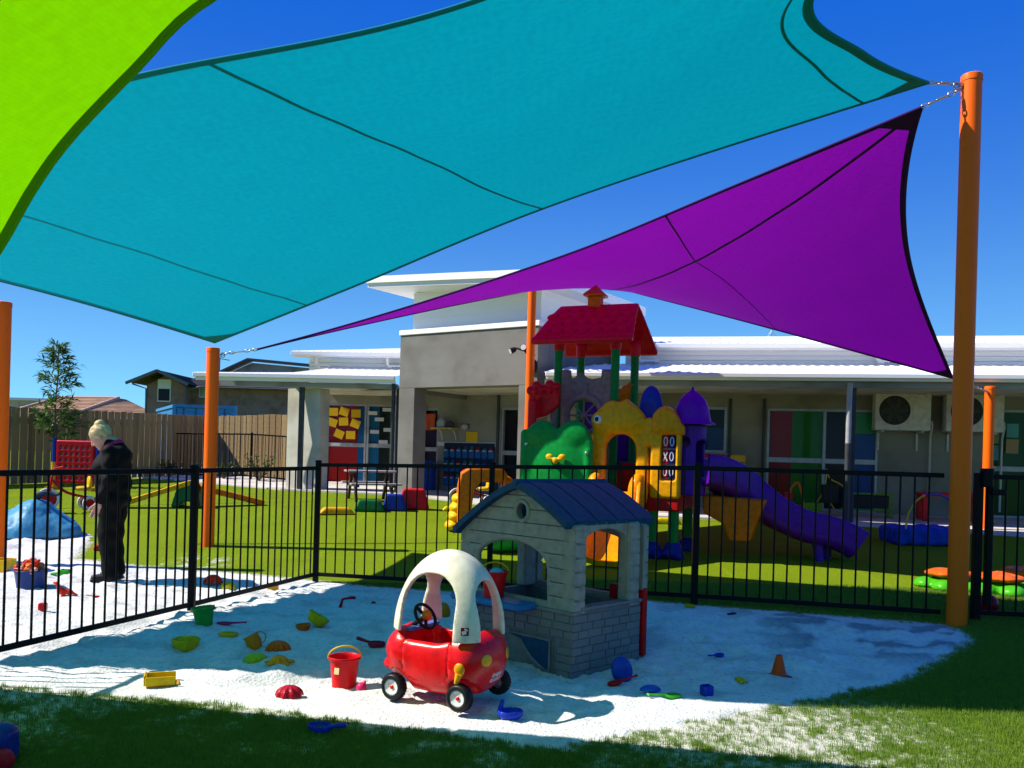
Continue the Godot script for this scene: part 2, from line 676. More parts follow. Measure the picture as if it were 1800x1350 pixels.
func terrain() -> void:
	sand_edge = PackedVector2Array([Vector2(-9, -5.6), Vector2(-4.6, -5.35), Vector2(-2.93, -4.92), Vector2(-1.51, -4.66), Vector2(-0.55, -4.40), Vector2(0.2, -4.12), Vector2(0.62, -4.32), Vector2(1.45, -4.86), Vector2(2.51, -5.55), Vector2(3.55, -6.6), Vector2(3.60, -7.02), Vector2(1.68, -7.62), Vector2(-0.19, -8.3), Vector2(-2.0, -8.98), Vector2(-2.75, -9.25), Vector2(-4.1, -9.55), Vector2(-5.1, -9.9), Vector2(-5.6, -11.4), Vector2(-6.6, -12.2), Vector2(-9, -12.4)])
	# lawn: synthetic turf, one sheet to the horizon, finer near the camera
	var xs := []
	var zs := []
	for i in 121:
		xs.append(-9.0 + 0.15 * i)
	for x in [12, 16, 22, 32, 50, 90, 160, 300]:
		xs.append(x)
		xs.push_front(-x)
	for i in 131:
		zs.append(2.0 - 0.15 * i)
	for z in [-19, -21, -23, -25, -28, -32, -40, -60, -100, -180, -350]:
		zs.append(z)
	for z in [6, 14, 40, 120]:
		zs.push_front(z)
	var uv2 := PackedVector2Array()
	var b := MB.new()
	b.use_c = true
	for z in zs:
		for x in xs:
			var e := 0.2
			var nn := Vector3(ground(x - e, z) - ground(x + e, z), 2 * e, ground(x, z - e) - ground(x, z + e)).normalized()
			var dip := 0.14 * ss(0.0, -0.35, poly2(Vector2(x, z), sand_edge)) if absf(x) < 10.0 and z > -13.0 and z < -3.5 else 0.0
			var tone := 1.0 + 0.16 * bump.get_noise_2d(x * 0.7, z * 0.7) + 0.10 * rough_noise.get_noise_2d(x * 0.5, z * 0.5)
			b.col = Color(tone, tone * (1.0 + 0.04 * bump.get_noise_2d(x * 0.4 + 90.0, z * 0.4)), tone * 0.95)
			b.add(Vector3(x, ground(x, z) - dip, z), nn, Vector2(x, z))
			uv2.append(Vector2(clampf((x + 9.0) / 18.0, 0.002, 0.998), clampf((-z - 3.0) / 12.0, 0.002, 0.998)))
	for j in zs.size() - 1:
		for i in xs.size() - 1:
			var a: int = j * xs.size() + i
			b.tri(a, a + 1, a + 1 + xs.size())
			b.tri(a, a + 1 + xs.size(), a + xs.size())
	var arr := b.mesh().surface_get_arrays(0)
	arr[Mesh.ARRAY_TEX_UV2] = uv2
	var am := ArrayMesh.new()
	am.add_surface_from_arrays(Mesh.PRIMITIVE_TRIANGLES, arr)
	var turf := StandardMaterial3D.new()
	turf.resource_name = "turf"
	turf.vertex_color_use_as_albedo = true
	turf.albedo_texture = noise_tex(31, 0.11, 1024, [[0.0, lin(0.065, 0.11, 0.004)], [0.42, lin(0.165, 0.25, 0.006)], [0.6, lin(0.215, 0.305, 0.008)], [1.0, lin(0.29, 0.36, 0.02)]], false, 1.0, 5)
	turf.uv1_triplanar = true
	turf.uv1_world_triplanar = true
	turf.uv1_scale = Vector3(0.62, 0.62, 0.62)
	turf.roughness = 0.85
	turf.metallic_specular = 0.15
	turf.normal_enabled = true
	turf.normal_texture = noise_tex(33, 0.16, 1024, [], true, 9.0, 4)
	turf.normal_scale = 1.0
	turf.detail_enabled = true
	turf.detail_uv_layer = BaseMaterial3D.DETAIL_UV_2
	turf.detail_blend_mode = BaseMaterial3D.BLEND_MODE_MIX
	turf.detail_albedo = spill_texture()
	struct("lawn", am, turf)

	var pits := FastNoiseLite.new()
	pits.seed = 5
	pits.noise_type = FastNoiseLite.TYPE_CELLULAR
	pits.frequency = 3.6
	pits.fractal_type = FastNoiseLite.FRACTAL_NONE
	# sand: a raked and trodden bed, dipping under the turf all round
	var s := MB.new()
	s.use_c = true
	var step := 0.045
	var x0 := -9.0
	var z0 := -3.9
	var nx := int(12.9 / step)
	var nz := int(8.6 / step)
	var hs := PackedFloat32Array()
	hs.resize((nx + 1) * (nz + 1))
	for j in nz + 1:
		for i in nx + 1:
			var p := Vector2(x0 + i * step, z0 - j * step)
			var d := poly2(p, sand_edge) + rough_noise.get_noise_2d(p.x * 1.3, p.y * 1.3) * 0.10
			var h := ground(p.x, p.y) - clampf(d * 0.5, -0.004, 0.06) + 0.004
			if d < 0.0:
				var w := ss(0.0, -0.5, d)
				h += w * (bump.get_noise_2d(p.x, p.y) * 0.040 + rough_noise.get_noise_2d(p.x, p.y) * 0.030)
				h += w * (0.011 * (pits.get_noise_2d(p.x, p.y * 1.3) + 0.35)) * ss(-0.2, 0.25, bump.get_noise_2d(p.x * 0.6 + 3.0, p.y * 0.6))
				h += w * 0.012 * rough_noise.get_noise_2d(p.x * 4.0 + 9.0, p.y * 4.0)
			hs[j * (nx + 1) + i] = h
	for j in nz + 1:
		for i in nx + 1:
			var k := j * (nx + 1) + i
			var ix_: float = hs[j * (nx + 1) + maxi(i - 1, 0)] - hs[j * (nx + 1) + mini(i + 1, nx)]
			var iz_: float = hs[mini(j + 1, nz) * (nx + 1) + i] - hs[maxi(j - 1, 0) * (nx + 1) + i]
			var px := x0 + i * step
			var pz := z0 - j * step
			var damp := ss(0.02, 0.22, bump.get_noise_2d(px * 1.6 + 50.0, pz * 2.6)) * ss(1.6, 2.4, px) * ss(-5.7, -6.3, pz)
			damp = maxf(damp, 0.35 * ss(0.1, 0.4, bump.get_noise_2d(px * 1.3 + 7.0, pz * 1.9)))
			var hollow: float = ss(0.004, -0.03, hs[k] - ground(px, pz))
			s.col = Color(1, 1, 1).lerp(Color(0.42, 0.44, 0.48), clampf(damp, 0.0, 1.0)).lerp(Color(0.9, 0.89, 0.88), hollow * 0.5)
			s.add(Vector3(x0 + i * step, hs[k], z0 - j * step), Vector3(ix_, 2 * step, iz_).normalized())
	for j in nz:
		for i in nx:
			var p := Vector2(x0 + (i + 0.5) * step, z0 - (j + 0.5) * step)
			if poly2(p, sand_edge) < 0.25:
				var a := j * (nx + 1) + i
				s.tri(a, a + 1, a + nx + 2)
				s.tri(a, a + nx + 2, a + nx + 1)
	var sm := StandardMaterial3D.new()
	sm.resource_name = "sand"
	sm.vertex_color_use_as_albedo = true
	sm.albedo_texture = noise_tex(51, 0.035, 1024, [[0.0, lin(0.40, 0.40, 0.39)], [0.35, lin(0.60, 0.61, 0.60)], [1.0, lin(0.71, 0.71, 0.70)]], false, 1.0, 6)
	sm.uv1_triplanar = true
	sm.uv1_world_triplanar = true
	sm.uv1_scale = Vector3(0.5, 0.5, 0.5)
	sm.roughness = 0.95
	sm.metallic_specular = 0.2
	sm.normal_enabled = true
	sm.normal_texture = noise_tex(52, 0.07, 1024, [], true, 8.0, 5)
	sm.normal_scale = 0.6
	var so := struct("sand", s, sm)
	so.set_meta("kind", "structure")
	# the joins between rolls of turf
	for line in [[Vector2(-4.1, -11.0), Vector2(-2.3, -11.3), Vector2(-0.4, -11.6), Vector2(1.0, -11.8)], [Vector2(-9.0, -12.9), Vector2(-6.9, -13.6), Vector2(-5.4, -14.6), Vector2(-3.6, -15.7)]]:
		var j := MB.new()
		for k in line.size() - 1:
			for q in 8:
				var a: Vector2 = line[k].lerp(line[k + 1], q / 8.0)
				var c: Vector2 = line[k].lerp(line[k + 1], (q + 1) / 8.0)
				var sd: Vector2 = (c - a).orthogonal().normalized() * 0.012
				j.quad(on_ground(a.x - sd.x, a.y - sd.y, 0.005), on_ground(a.x + sd.x, a.y + sd.y, 0.005), on_ground(c.x + sd.x, c.y + sd.y, 0.005), on_ground(c.x - sd.x, c.y - sd.y, 0.005), Vector3(a.x, -5, a.y))
		struct("turf_join", j, paint("turf_join", Color(0.012, 0.02, 0.004), 0.9))
	turf_blades()


func spill(p: Vector2) -> float:
	# how much loose sand lies on the turf at x, z
	var d := poly2(p, sand_edge)
	var n := 0.5 + 0.5 * bump.get_noise_2d(p.x * 2.2 + 31.0, p.y * 2.2)
	var f := 0.5 + 0.5 * rough_noise.get_noise_2d(p.x * 2.0, p.y * 2.0 + 17.0)
	var a := ss(0.16, 0.0, d) * 0.9
	var front := ss(0.75, 0.05, d) * ss(-5.3, -4.4, p.y)
	a = maxf(a, front * ss(0.42, 0.7, n) * 0.95)
	# the wide drift in front of the right side
	var drift := ss(1.35, 0.1, (p - Vector2(1.2, -4.4)).length() * (0.72 if p.x > 1.15 else 1.0))
	a = maxf(a, drift * ss(0.12, 0.45, n))
	var left := ss(1.2, 0.1, (p - Vector2(-2.9, -4.55)).length() * 0.7)
	a = maxf(a, left * ss(0.22, 0.5, n) * 0.9)
	var mid := ss(1.0, 0.0, (p - Vector2(-1.0, -4.2)).length())
	a = maxf(a, mid * ss(0.4, 0.7, n) * 0.5)
	var back := ss(0.6, 0.0, (p - Vector2(-3.6, -9.9)).length())
	a = maxf(a, back * ss(0.45, 0.6, n))
	return clampf(a * (0.55 + 0.7 * f), 0.0, 1.0)


func spill_texture() -> ImageTexture:
	var w := 1200
	var h := 800
	var im := Image.create(w, h, false, Image.FORMAT_RGBA8)
	var r := RandomNumberGenerator.new()
	r.seed = 5
	var base := lin(0.66, 0.64, 0.58)
	im.fill(Color(base.r, base.g, base.b, 0.0))
	for j in h:
		for i in w:
			var p := Vector2(-9.0 + 18.0 * i / w, -3.0 - 12.0 * j / h)
			if p.x < -6.5 or p.x > 5.0 or p.y < -11.0 or i < 6 or j < 6:
				continue
			var a := spill(p)
			if a > 0.02:
				var g := r.randf()
				im.set_pixel(i, j, Color(base.r, base.g, base.b, 1.0 if g < a * a else clampf(a * 0.75 - 0.1, 0.0, 1.0)))
	im.generate_mipmaps()
	return ImageTexture.create_from_image(im)


func turf_blades() -> void:
	# short synthetic blades, in tufts of five
	var b := MB.new()
	var r := RandomNumberGenerator.new()
	r.seed = 11
	for k in 6:
		var a := TAU * k / 6.0 + r.randf() * 0.7
		var o := Vector3(cos(a), 0, sin(a)) * 0.006
		var lean := Vector3(cos(a + r.randf() - 0.5), 0, sin(a + r.randf() - 0.5)) * r.randf_range(0.004, 0.014)
		var side := Vector3(-sin(a), 0, cos(a)) * 0.0016
		var hgt := r.randf_range(0.014, 0.026)
		var nn := (side.cross(Vector3.UP)).normalized()
		var i := [b.add(o - side - Vector3(0, 0.006, 0), nn), b.add(o + side - Vector3(0, 0.006, 0), nn), b.add(o + lean + Vector3(0, hgt, 0), nn)]
		b.tri(i[0], i[1], i[2])
	var m := StandardMaterial3D.new()
	m.resource_name = "turf_blade"
	m.albedo_color = Color.WHITE
	m.vertex_color_use_as_albedo = true
	m.roughness = 0.6
	m.backlight_enabled = true
	m.backlight = lin(0.12, 0.2, 0.02)
	var where := []
	var tint := []
	for k in 190000:
		var d := 3.4 + 5.6 * pow(r.randf(), 1.35)
		var p := Vector2(r.randf_range(-0.66, 0.66) * d, -d)
		if d > 7.2 and p.x < 3.9:
			p.x = lerpf(p.x, 4.4, 0.0)
		var e := poly2(p, sand_edge) + rough_noise.get_noise_2d(p.x * 1.3, p.y * 1.3) * 0.10
		if e < -0.005:
			continue
		if r.randf() < spill(p) * 0.93 + ss(0.06, 0.0, e) * 0.5:
			continue
		var s := r.randf_range(0.8, 1.35) * lerpf(1.0, 1.3, (d - 3.4) / 5.6)
		where.append(Transform3D(Basis(Vector3.UP, r.randf() * TAU).scaled(Vector3(s, s * r.randf_range(0.8, 1.2), s)), Vector3(p.x, ground(p.x, p.y), p.y)))
		var g := r.randf()
		tint.append(Color(0.09 + 0.08 * g, 0.17 + 0.11 * g, 0.010 + 0.012 * r.randf()))
	var mm := MultiMesh.new()
	mm.transform_format = MultiMesh.TRANSFORM_3D
	mm.use_colors = true
	mm.mesh = b.mesh()
	mm.instance_count = where.size()
	for k in where.size():
		mm.set_instance_transform(k, where[k])
		mm.set_instance_color(k, tint[k])
	var o := MultiMeshInstance3D.new()
	o.multimesh = mm
	o.material_override = m
	o.name = "grass_blades"
	o.set_meta("kind", "stuff")
	o.set_meta("label", "short green synthetic turf blades along the front of the sandpit")
	add_child(o)


# ---------------------------------------------------------------- sails
func weave_texture() -> Texture2D:
	# knitted cloth: fine ribs with lighter and tighter patches
	if shared.has("weave"):
		return shared["weave"]
	var n := FastNoiseLite.new()
	n.seed = 61
	n.frequency = 0.012
	n.fractal_octaves = 4
	var im := Image.create(1024, 1024, false, Image.FORMAT_RGB8)
	var r := RandomNumberGenerator.new()
	r.seed = 62
	for y in 1024:
		for x in 1024:
			var e := n.get_noise_2d(minf(x, 1024 - x) * 1.0, minf(y, 1024 - y) * 1.0)
			var rib := 0.03 * sin(TAU * x / 8.0) + 0.02 * sin(TAU * y / 16.0)
			var v := clampf(0.95 + 0.06 * e + 0.7 * rib + 0.04 * (r.randf() - 0.5), 0.0, 1.0)
			im.set_pixel(x, y, Color(v, v, v))
	im.generate_mipmaps()
	shared["weave"] = ImageTexture.create_from_image(im)
	return shared["weave"]


func weave(key: String, c: Color, through: Color) -> StandardMaterial3D:
	# knitted shade cloth: matt, lets coloured light through
	var m := StandardMaterial3D.new()
	m.resource_name = key
	m.albedo_color = lin(c.r, c.g, c.b)
	m.albedo_texture = weave_texture()
	m.uv1_triplanar = true
	m.uv1_scale = Vector3(1.1, 1.1, 1.1)
	m.roughness = 0.9
	m.metallic_specular = 0.25
	m.backlight_enabled = true
	m.backlight = lin(through.r, through.g, through.b)
	m.normal_enabled = true
	m.normal_texture = tex("fine")
	m.normal_scale = 0.25
	return m


func chain(from: Vector3, to: Vector3, parent: Node3D) -> void:
	# a turnbuckle in the middle, links on both sides
	var steel := paint("galvanised_steel", Color(0.55, 0.55, 0.56), 0.35, "metal", 0.9)
	var l := (to - from).length()
	var dirv := (to - from) / l
	var n := maxi(4, int(l / 0.05))
	var side := dirv.cross(Vector3.UP).normalized()
	for k in n:
		var t := (k + 0.5) / n
		if t > 0.36 and t < 0.7:
			continue
		var b := MB.new()
		var ring := []
		var w := side if k % 2 == 0 else dirv.cross(side)
		for a in 12:
			var g := TAU * a / 12.0
			ring.append(dirv * cos(g) * 0.033 + w * sin(g) * 0.017)
		b.tube(ring, 0.006, 6, false, true)
		var o := put("chain_link", b, steel, parent)
		o.position = from + dirv * l * t
	var tb := MB.new()
	var a0 := from + dirv * l * 0.36
	var a1 := from + dirv * l * 0.7
	for sg: float in [-1.0, 1.0]:
		tb.tube([a0 + dirv * 0.02 + side * 0.014 * sg, a1 - dirv * 0.02 + side * 0.014 * sg], 0.006, 6)
	tb.tube([a0, a0 + dirv * 0.05], 0.011, 8)
	tb.tube([a1 - dirv * 0.05, a1], 0.011, 8)
	put("turnbuckle", tb, steel, parent)


func sail(called: String, label: String, edges: Array, m: Material, hem: Material, seams: Array, sag: float, scallop_patch := true, web := 0.008) -> Node3D:
	# edges: four point lists p00>p10, p01>p11, p00>p01, p10>p11
	var o := thing(called, label, "shade sail", edges[0][0])
	var N := 72
	var e := []
	for k in 4:
		e.append(resample(spline(edges[k]), N))
	var base: Vector3 = edges[0][0]
	var at := func(u: float, w: float) -> Vector3:
		var pick := func(q: Array, t: float) -> Vector3:
			var f := clampf(t, 0.0, 1.0) * N
			var i := mini(int(f), N - 1)
			return q[i].lerp(q[i + 1], f - i)
		var a: Vector3 = pick.call(e[0], u).lerp(pick.call(e[1], u), w)
		var b: Vector3 = pick.call(e[2], w).lerp(pick.call(e[3], w), u)
		var c: Vector3 = e[0][0].lerp(e[0][N], u).lerp(e[1][0].lerp(e[1][N], u), w)
		var pucker := 0.0
		for q in [[0.0, 0.0], [1.0, 0.0], [0.0, 1.0], [1.0, 1.0]]:
			var dq := Vector2(u - q[0], w - q[1])
			var rr := dq.length()
			pucker += 0.055 * rr * exp(-rr * 9.0) * sin(dq.angle() * 26.0)
		var slack := 0.006 * sin(u * 31.0 + w * 9.0) * sin(w * 23.0 - u * 5.0) * minf(1.0, 12.0 * minf(minf(u, 1 - u), minf(w, 1 - w)))
		return a + b - c - base + Vector3(0, -sag * 16.0 * u * (1 - u) * w * (1 - w) + (pucker + slack) * minf(1.0, 30.0 * minf(minf(u, 1 - u), minf(w, 1 - w))), 0)
	var b := MB.new()
	b.grid(at, N, N)
	put("cloth", b, m, o)
	for k in 4:
		var path := []
		for i in N + 1:
			path.append(e[k][i] - base)
		var h := MB.new()
		h.tube(path, 0.013, 8)
		put("hem", h, hem, o)
		# the webbing strip sewn along the inside of the hem
		var strip := MB.new()
		var f := func(t: float, s: float) -> Vector3:
			var u: float = [t, t, 0.0, 1.0][k]
			var w: float = [0.0, 1.0, t, t][k]
			var du: float = [0.0, 0.0, web, -web][k]
			var dw: float = [web, -web, 0.0, 0.0][k]
			return at.call(u + du * s, w + dw * s) - Vector3(0, 0.004, 0)
		strip.grid(f, N, 1)
		put("edge_webbing", strip, hem, o)
	for s in seams:
		var st := MB.new()
		var f := func(t: float, q: float) -> Vector3:
			var u: float = lerpf(s[0], s[2], t)
			var w: float = lerpf(s[1], s[3], t)
			if s.size() > 5:
				# straight across the cloth: stay in the upright plane through both ends
				var a0: Vector3 = at.call(s[0], s[1])
				var a1: Vector3 = at.call(s[2], s[3])
				var pl := Vector3(a1.z - a0.z, 0, a0.x - a1.x).normalized()
				var lo := maxf(u - 0.3, -0.02)
				var hi := minf(u + 0.3, 1.02)
				var sl: float = (at.call(lo, w) - a0).dot(pl)
				for k in 14:
					var md := (lo + hi) / 2
					if ((at.call(md, w) - a0).dot(pl) < 0.0) == (sl < 0.0):
						lo = md
					else:
						hi = md
				u = (lo + hi) / 2
			var dv := Vector2(s[2] - s[0], s[3] - s[1]).normalized()
			var hw: float = s[4] if s.size() > 4 else 0.0016
			return at.call(u - dv.y * (q - 0.5) * 2.0 * hw, w + dv.x * (q - 0.5) * 2.0 * hw) - Vector3(0, 0.005, 0)
		st.grid(f, 40, 1)
		put("seam", st, hem, o)
	if scallop_patch:
		for q in [[0.0, 0.0], [1.0, 0.0], [0.0, 1.0], [1.0, 1.0]]:
			var cp := MB.new()
			var f := func(t: float, s2: float) -> Vector3:
				var sz := 0.055
				var u: float = absf(q[0] - sz * t)
				var w: float = absf(q[1] - sz * (1.0 - t) * s2)
				return at.call(absf(q[0] - sz * t * s2), absf(q[1] - sz * (1.0 - t) * s2)) - Vector3(0, 0.007, 0)
			cp.grid(f, 6, 6)
			put("corner_patch", cp, hem, o)
	return o


func orange_post(at: Vector3, top: float, label: String, r := 0.079) -> Node3D:
	var o := thing("orange_post", label, "post", at, 0.0, "orange steel posts holding the shade sails")
	var m := paint("orange_powder_coat", Color(0.95, 0.135, 0.001), 0.42)
	m.metallic_specular = 0.32
	var h := top - at.y
	var b := MB.new()
	b.lathe([Vector2(r, -0.3), Vector2(r, h - 0.015), Vector2(r - 0.004, h - 0.004)], Vector3.ZERO, Basis.IDENTITY, 32)
	put("tube", b, m, o)
	var c := MB.new()
	c.lathe([Vector2(r + 0.004, h - 0.05), Vector2(r + 0.004, h - 0.004), Vector2(r - 0.004, h + 0.006), Vector2(0.0, h + 0.008)], Vector3.ZERO, Basis.IDENTITY, 32)
	put("cap", c, m, o)
	return o


func eye_plate(o: Node3D, at: Vector3, toward: Vector3) -> void:
	# the lug that a chain hooks on
	var b := MB.new()
	var d := (toward - at)
	d.y = 0
	d = d.normalized()
	var loc := at - o.position
	b.tube([loc + d * 0.07, loc + d * 0.10], 0.012, 8)
	var ring := []
	for k in 12:
		var g := TAU * k / 12.0
		ring.append(loc + d * (0.125 + cos(g) * 0.024) + Vector3(0, sin(g) * 0.024, 0))
	b.tube(ring, 0.007, 6, false, true)
	put("eye_bolt", b, paint("galvanised_steel", Color(0.55, 0.55, 0.56), 0.35, "metal", 0.9), o)


func posts_and_sails() -> void:
	var A := orange_post(on_ground(-3.86, -10.92), 2.66, "short orange post standing on the lawn behind the left fence")
	var B := orange_post(Vector3(3.70, 0.08, -7.03), 4.63, "tallest orange post, at the right corner of the sandpit")
	var E := orange_post(on_ground(7.92, -14.2), 2.76, "short orange post in front of the verandah, beside the right air conditioner")
	var F := orange_post(on_ground(0.30, -16.2), 4.83, "tall orange post behind the play tower's red flower panel")
	var L := orange_post(on_ground(-5.70, -9.5), 2.94, "orange post cut by the left edge of the photo, beyond the sandy bed")
	var teal_c := Vector3(-6.2, 2.95, -5.3)
	var teal := weave("turquoise_shade_cloth", Color(0.004, 0.32, 0.37), Color(0.0, 0.86, 0.98))
	var teal_hem := paint("turquoise_webbing", Color(0.002, 0.2, 0.26), 0.85)
	var a := Vector3(-3.80, 2.72, -10.80)
	var bb := Vector3(3.32, 4.54, -6.98)
	var d := Vector3(3.0, 4.95, -3.6)
	var t := sail("turquoise_shade_sail", "large turquoise shade sail stretched over the sandpit", [
		[teal_c, Vector3(-4.0, 3.18, -5.15), Vector3(-2.20, 3.51, -4.88), Vector3(-0.26, 3.93, -4.75), d],
		[a, Vector3(-1.85, 3.28, -9.75), Vector3(0.28, 3.95, -8.75), bb],
		[teal_c, Vector3(-4.84, 2.90, -8.0), a],
		[d, Vector3(1.89, 4.46, -5.6), Vector3(2.52, 4.44, -6.3), bb]], teal, teal_hem,
		[[0.20, 0.0, 0.19, 1.0, 0.0016, 1], [0.463, 0.0, 0.565, 1.0, 0.0016, 1], [0.985, 0.42, 0.94, 1.0]], 0.04)
	var top_b := Vector3(3.62, 4.56, -7.03)
	chain(top_b - t.position, bb - t.position, t)
	eye_plate(B, top_b + Vector3(0.07, -0.02, 0), bb)
	var lime := weave("lime_shade_cloth", Color(0.32, 0.58, 0.0), Color(0.50, 0.90, 0.0))
	sail("lime_shade_sail", "lime green shade sail overhead at the left, nearest the camera", [
		[Vector3(-4.4, 1.55, -4.78), Vector3(-3.021, 1.905, -4.42), Vector3(-2.590, 2.353, -4.27), Vector3(-2.395, 2.622, -4.20), Vector3(-2.208, 2.826, -4.13), Vector3(-1.798, 3.147, -3.98), Vector3(-1.404, 3.399, -3.82), Vector3(2.2, 4.5, -3.1)],
		[Vector3(-5.6, 3.4, 2.2), Vector3(-1.5, 3.7, 1.6), Vector3(2.6, 4.3, 2.4)],
		[Vector3(-4.4, 1.55, -4.78), Vector3(-4.7, 2.8, -1.3), Vector3(-5.6, 3.4, 2.2)],
		[Vector3(2.2, 4.5, -3.1), Vector3(1.9, 4.2, -0.2), Vector3(2.6, 4.3, 2.4)]], lime, paint("lime_webbing", Color(0.10, 0.34, 0.0), 0.85), [], 0.05, true, 0.009)
	var purple := weave("purple_shade_cloth", Color(0.27, 0.02, 0.36), Color(0.78, 0.05, 0.90))
	var pa := Vector3(-3.30, 2.66, -10.92)
	var pb := Vector3(3.33, 4.39, -7.1)
	var pe := Vector3(6.99, 2.82, -13.6)
	var pf := Vector3(1.29, 4.72, -16.0)
	var s := sail("purple_shade_sail", "purple shade sail slung behind the turquoise one, in front of the building", [
		[pa, Vector3(-1.70, 3.16, -10.95), Vector3(0.66, 3.80, -10.0), Vector3(2.22, 4.22, -8.7), pb],
		[pf, Vector3(3.75, 3.77, -14.3), pe],
		[pa, Vector3(-1.52, 3.37, -12.2), pf],
		[pb, Vector3(4.47, 3.95, -9.8), pe]], purple, paint("purple_webbing", Color(0.03, 0.004, 0.08), 0.85),
		[[1.0, 0.0, 0.0, 1.0, 0.004], [0.66, 0.0, 0.57, 0.43], [0.57, 0.43, 0.57, 1.0, 0.0016, 1]], -0.22)
	chain(Vector3(-3.80, 2.58, -10.92) - s.position, pa - s.position, s)
	chain(Vector3(3.62, 4.52, -7.03) - s.position, pb - s.position, s)
	chain(Vector3(7.85, 2.68, -14.17) - s.position, pe - s.position, s)
	chain(Vector3(0.38, 4.74, -16.2) - s.position, pf - s.position, s)
	eye_plate(A, Vector3(-3.86, 2.57, -10.92), pa)
	eye_plate(E, Vector3(7.92, 2.68, -14.2), pe)
	eye_plate(F, Vector3(0.30, 4.74, -16.2), pf)


# ---------------------------------------------------------------- fences
func fence_run(label: String, pts: Array, h: float, spacing: float, posts: Array, parent: Node3D = null) -> Node3D:
	# pts: ground points of panel ends; posts: which ends carry a post
	var black := paint("black_powder_coat", Color(0.008, 0.008, 0.009), 0.42)
	var o := parent if parent else thing("picket_fence", label, "fence", pts[0])
	var pk := MB.new()
	pk.tube([Vector3(0, 0.0, 0), Vector3(0, h - 0.10, 0)], 0.0082, 6)
	var pm := pk.mesh()
	for i in pts.size() - 1:
		var a: Vector3 = pts[i] - o.position
		var b: Vector3 = pts[i + 1] - o.position
		for y in [0.075, h - 0.02]:
			var r := MB.new()
			r.bar(a + Vector3(0, y, 0), b + Vector3(0, y, 0), 0.026, 0.040, Vector3.UP, 0.004)
			put("rail", r, black, o)
		var n := int((b - a).length() / spacing)
		for k in range(1, n):
			var q := put("picket", pm, black, o)
			q.position = a.lerp(b, float(k) / n) + Vector3(0, 0.09, 0)
	for i in posts:
		var p: Vector3 = pts[i] - o.position
		var b := MB.new()
		b.box(p + Vector3(0, h / 2.0 - 0.05, 0), Vector3(0.055, h + 0.12, 0.055), Basis.IDENTITY, 0.004)
		put("post", b, black, o)
		var c := MB.new()
		c.lathe([Vector2(0.042, 0.0), Vector2(0.042, 0.012), Vector2(0.03, 0.022), Vector2(0.0, 0.024)], p + Vector3(0, h + 0.008, 0), Basis(Vector3.UP, PI / 4), 4)
		put("post_cap", c, black, o)
	return o


func fences() -> void:
	fence_run("black picket fence between the two sandy beds, running back from the left", [Vector3(-3.75, 0.0, -3.85), Vector3(-2.65, 0.0, -7.15), Vector3(-2.04, 0.01, -9.02)], 1.215, 0.105, [0, 1])
	fence_run("black picket fence along the back of the sandpit, behind the playhouse", [Vector3(-2.04, 0.01, -9.02), Vector3(-0.19, 0.05, -8.41), Vector3(1.68, 0.10, -7.71), Vector3(3.66, 0.10, -7.22)], 1.25, 0.112, [0, 1, 2])
	var g := fence_run("black picket gate beside the tall orange post at the right", [Vector3(3.99, 0.10, -7.25), Vector3(6.2, 0.1, -6.98)], 1.25, 0.10, [])
	var black := paint("black_powder_coat", Color(0.008, 0.008, 0.009), 0.42)
	var b := MB.new()
	b.box(Vector3(-0.02, 0.62, 0), Vector3(0.062, 1.28, 0.062), Basis.IDENTITY, 0.004)
	put("post", b, black, g)
	b = MB.new()
	b.box(Vector3(0.075, 0.72, 0), Vector3(0.05, 1.16, 0.05), Basis.IDENTITY, 0.004)
	put("post", b, black, g)
	b = MB.new()
	b.box(Vector3(0.03, 1.22, 0.03), Vector3(0.09, 0.16, 0.07), Basis.IDENTITY, 0.012)
	b.box(Vector3(0.13, 1.10, 0.03), Vector3(0.12, 0.05, 0.04), Basis.IDENTITY, 0.008)
	put("latch", b, black, g)


# ---------------------------------------------------------------- the childcare centre
func wing(o: Vector3, along_: Vector3) -> Transform3D:
	# local x runs along the front, local z points out of the front
	var e := along_.normalized()
	return Transform3D(Basis(e, Vector3.UP, e.cross(Vector3.UP)), o)


var RW := wing(Vector3(0.55, 0, -16.0), Vector3(7.93, 0, 1.8))
var PW := wing(Vector3(-2.53, 0, -18.8), Vector3(2.98, 0, 2.0))
var LW := wing(Vector3(-7.21, 0, -19.36), Vector3(4.61, 0, 0.46))
var bld: Node3D


func bpart(called: String, b: MB, m: Material, w: Transform3D, parent: Node3D = null) -> MeshInstance3D:
	var o := put(called, b, m, parent if parent else bld)
	if parent == null:
		o.transform = bld.transform.affine_inverse() * w
	return o


func corrugated(left: Callable, right: float, z0: float, y0: float, z1: float, y1: float, pitch := 0.19) -> MB:
	# ribs run down the slope; left(t) is the left edge at t along the slope
	var b := MB.new()
	var nx := int((right + 3.0) / pitch * 6.0)
	var up := Vector3(0, absf(z1 - z0), (y1 - y0)).normalized()
	var f := func(u: float, t: float) -> Vector3:
		var x := lerpf(left.call(t), right, u)
		var h := 0.018 * pow(0.5 + 0.5 * cos(TAU * x / pitch), 3.0)
		return Vector3(x, lerpf(y0, y1, t), lerpf(z0, z1, t)) + up * h
	b.grid(f, nx, 6)
	return b


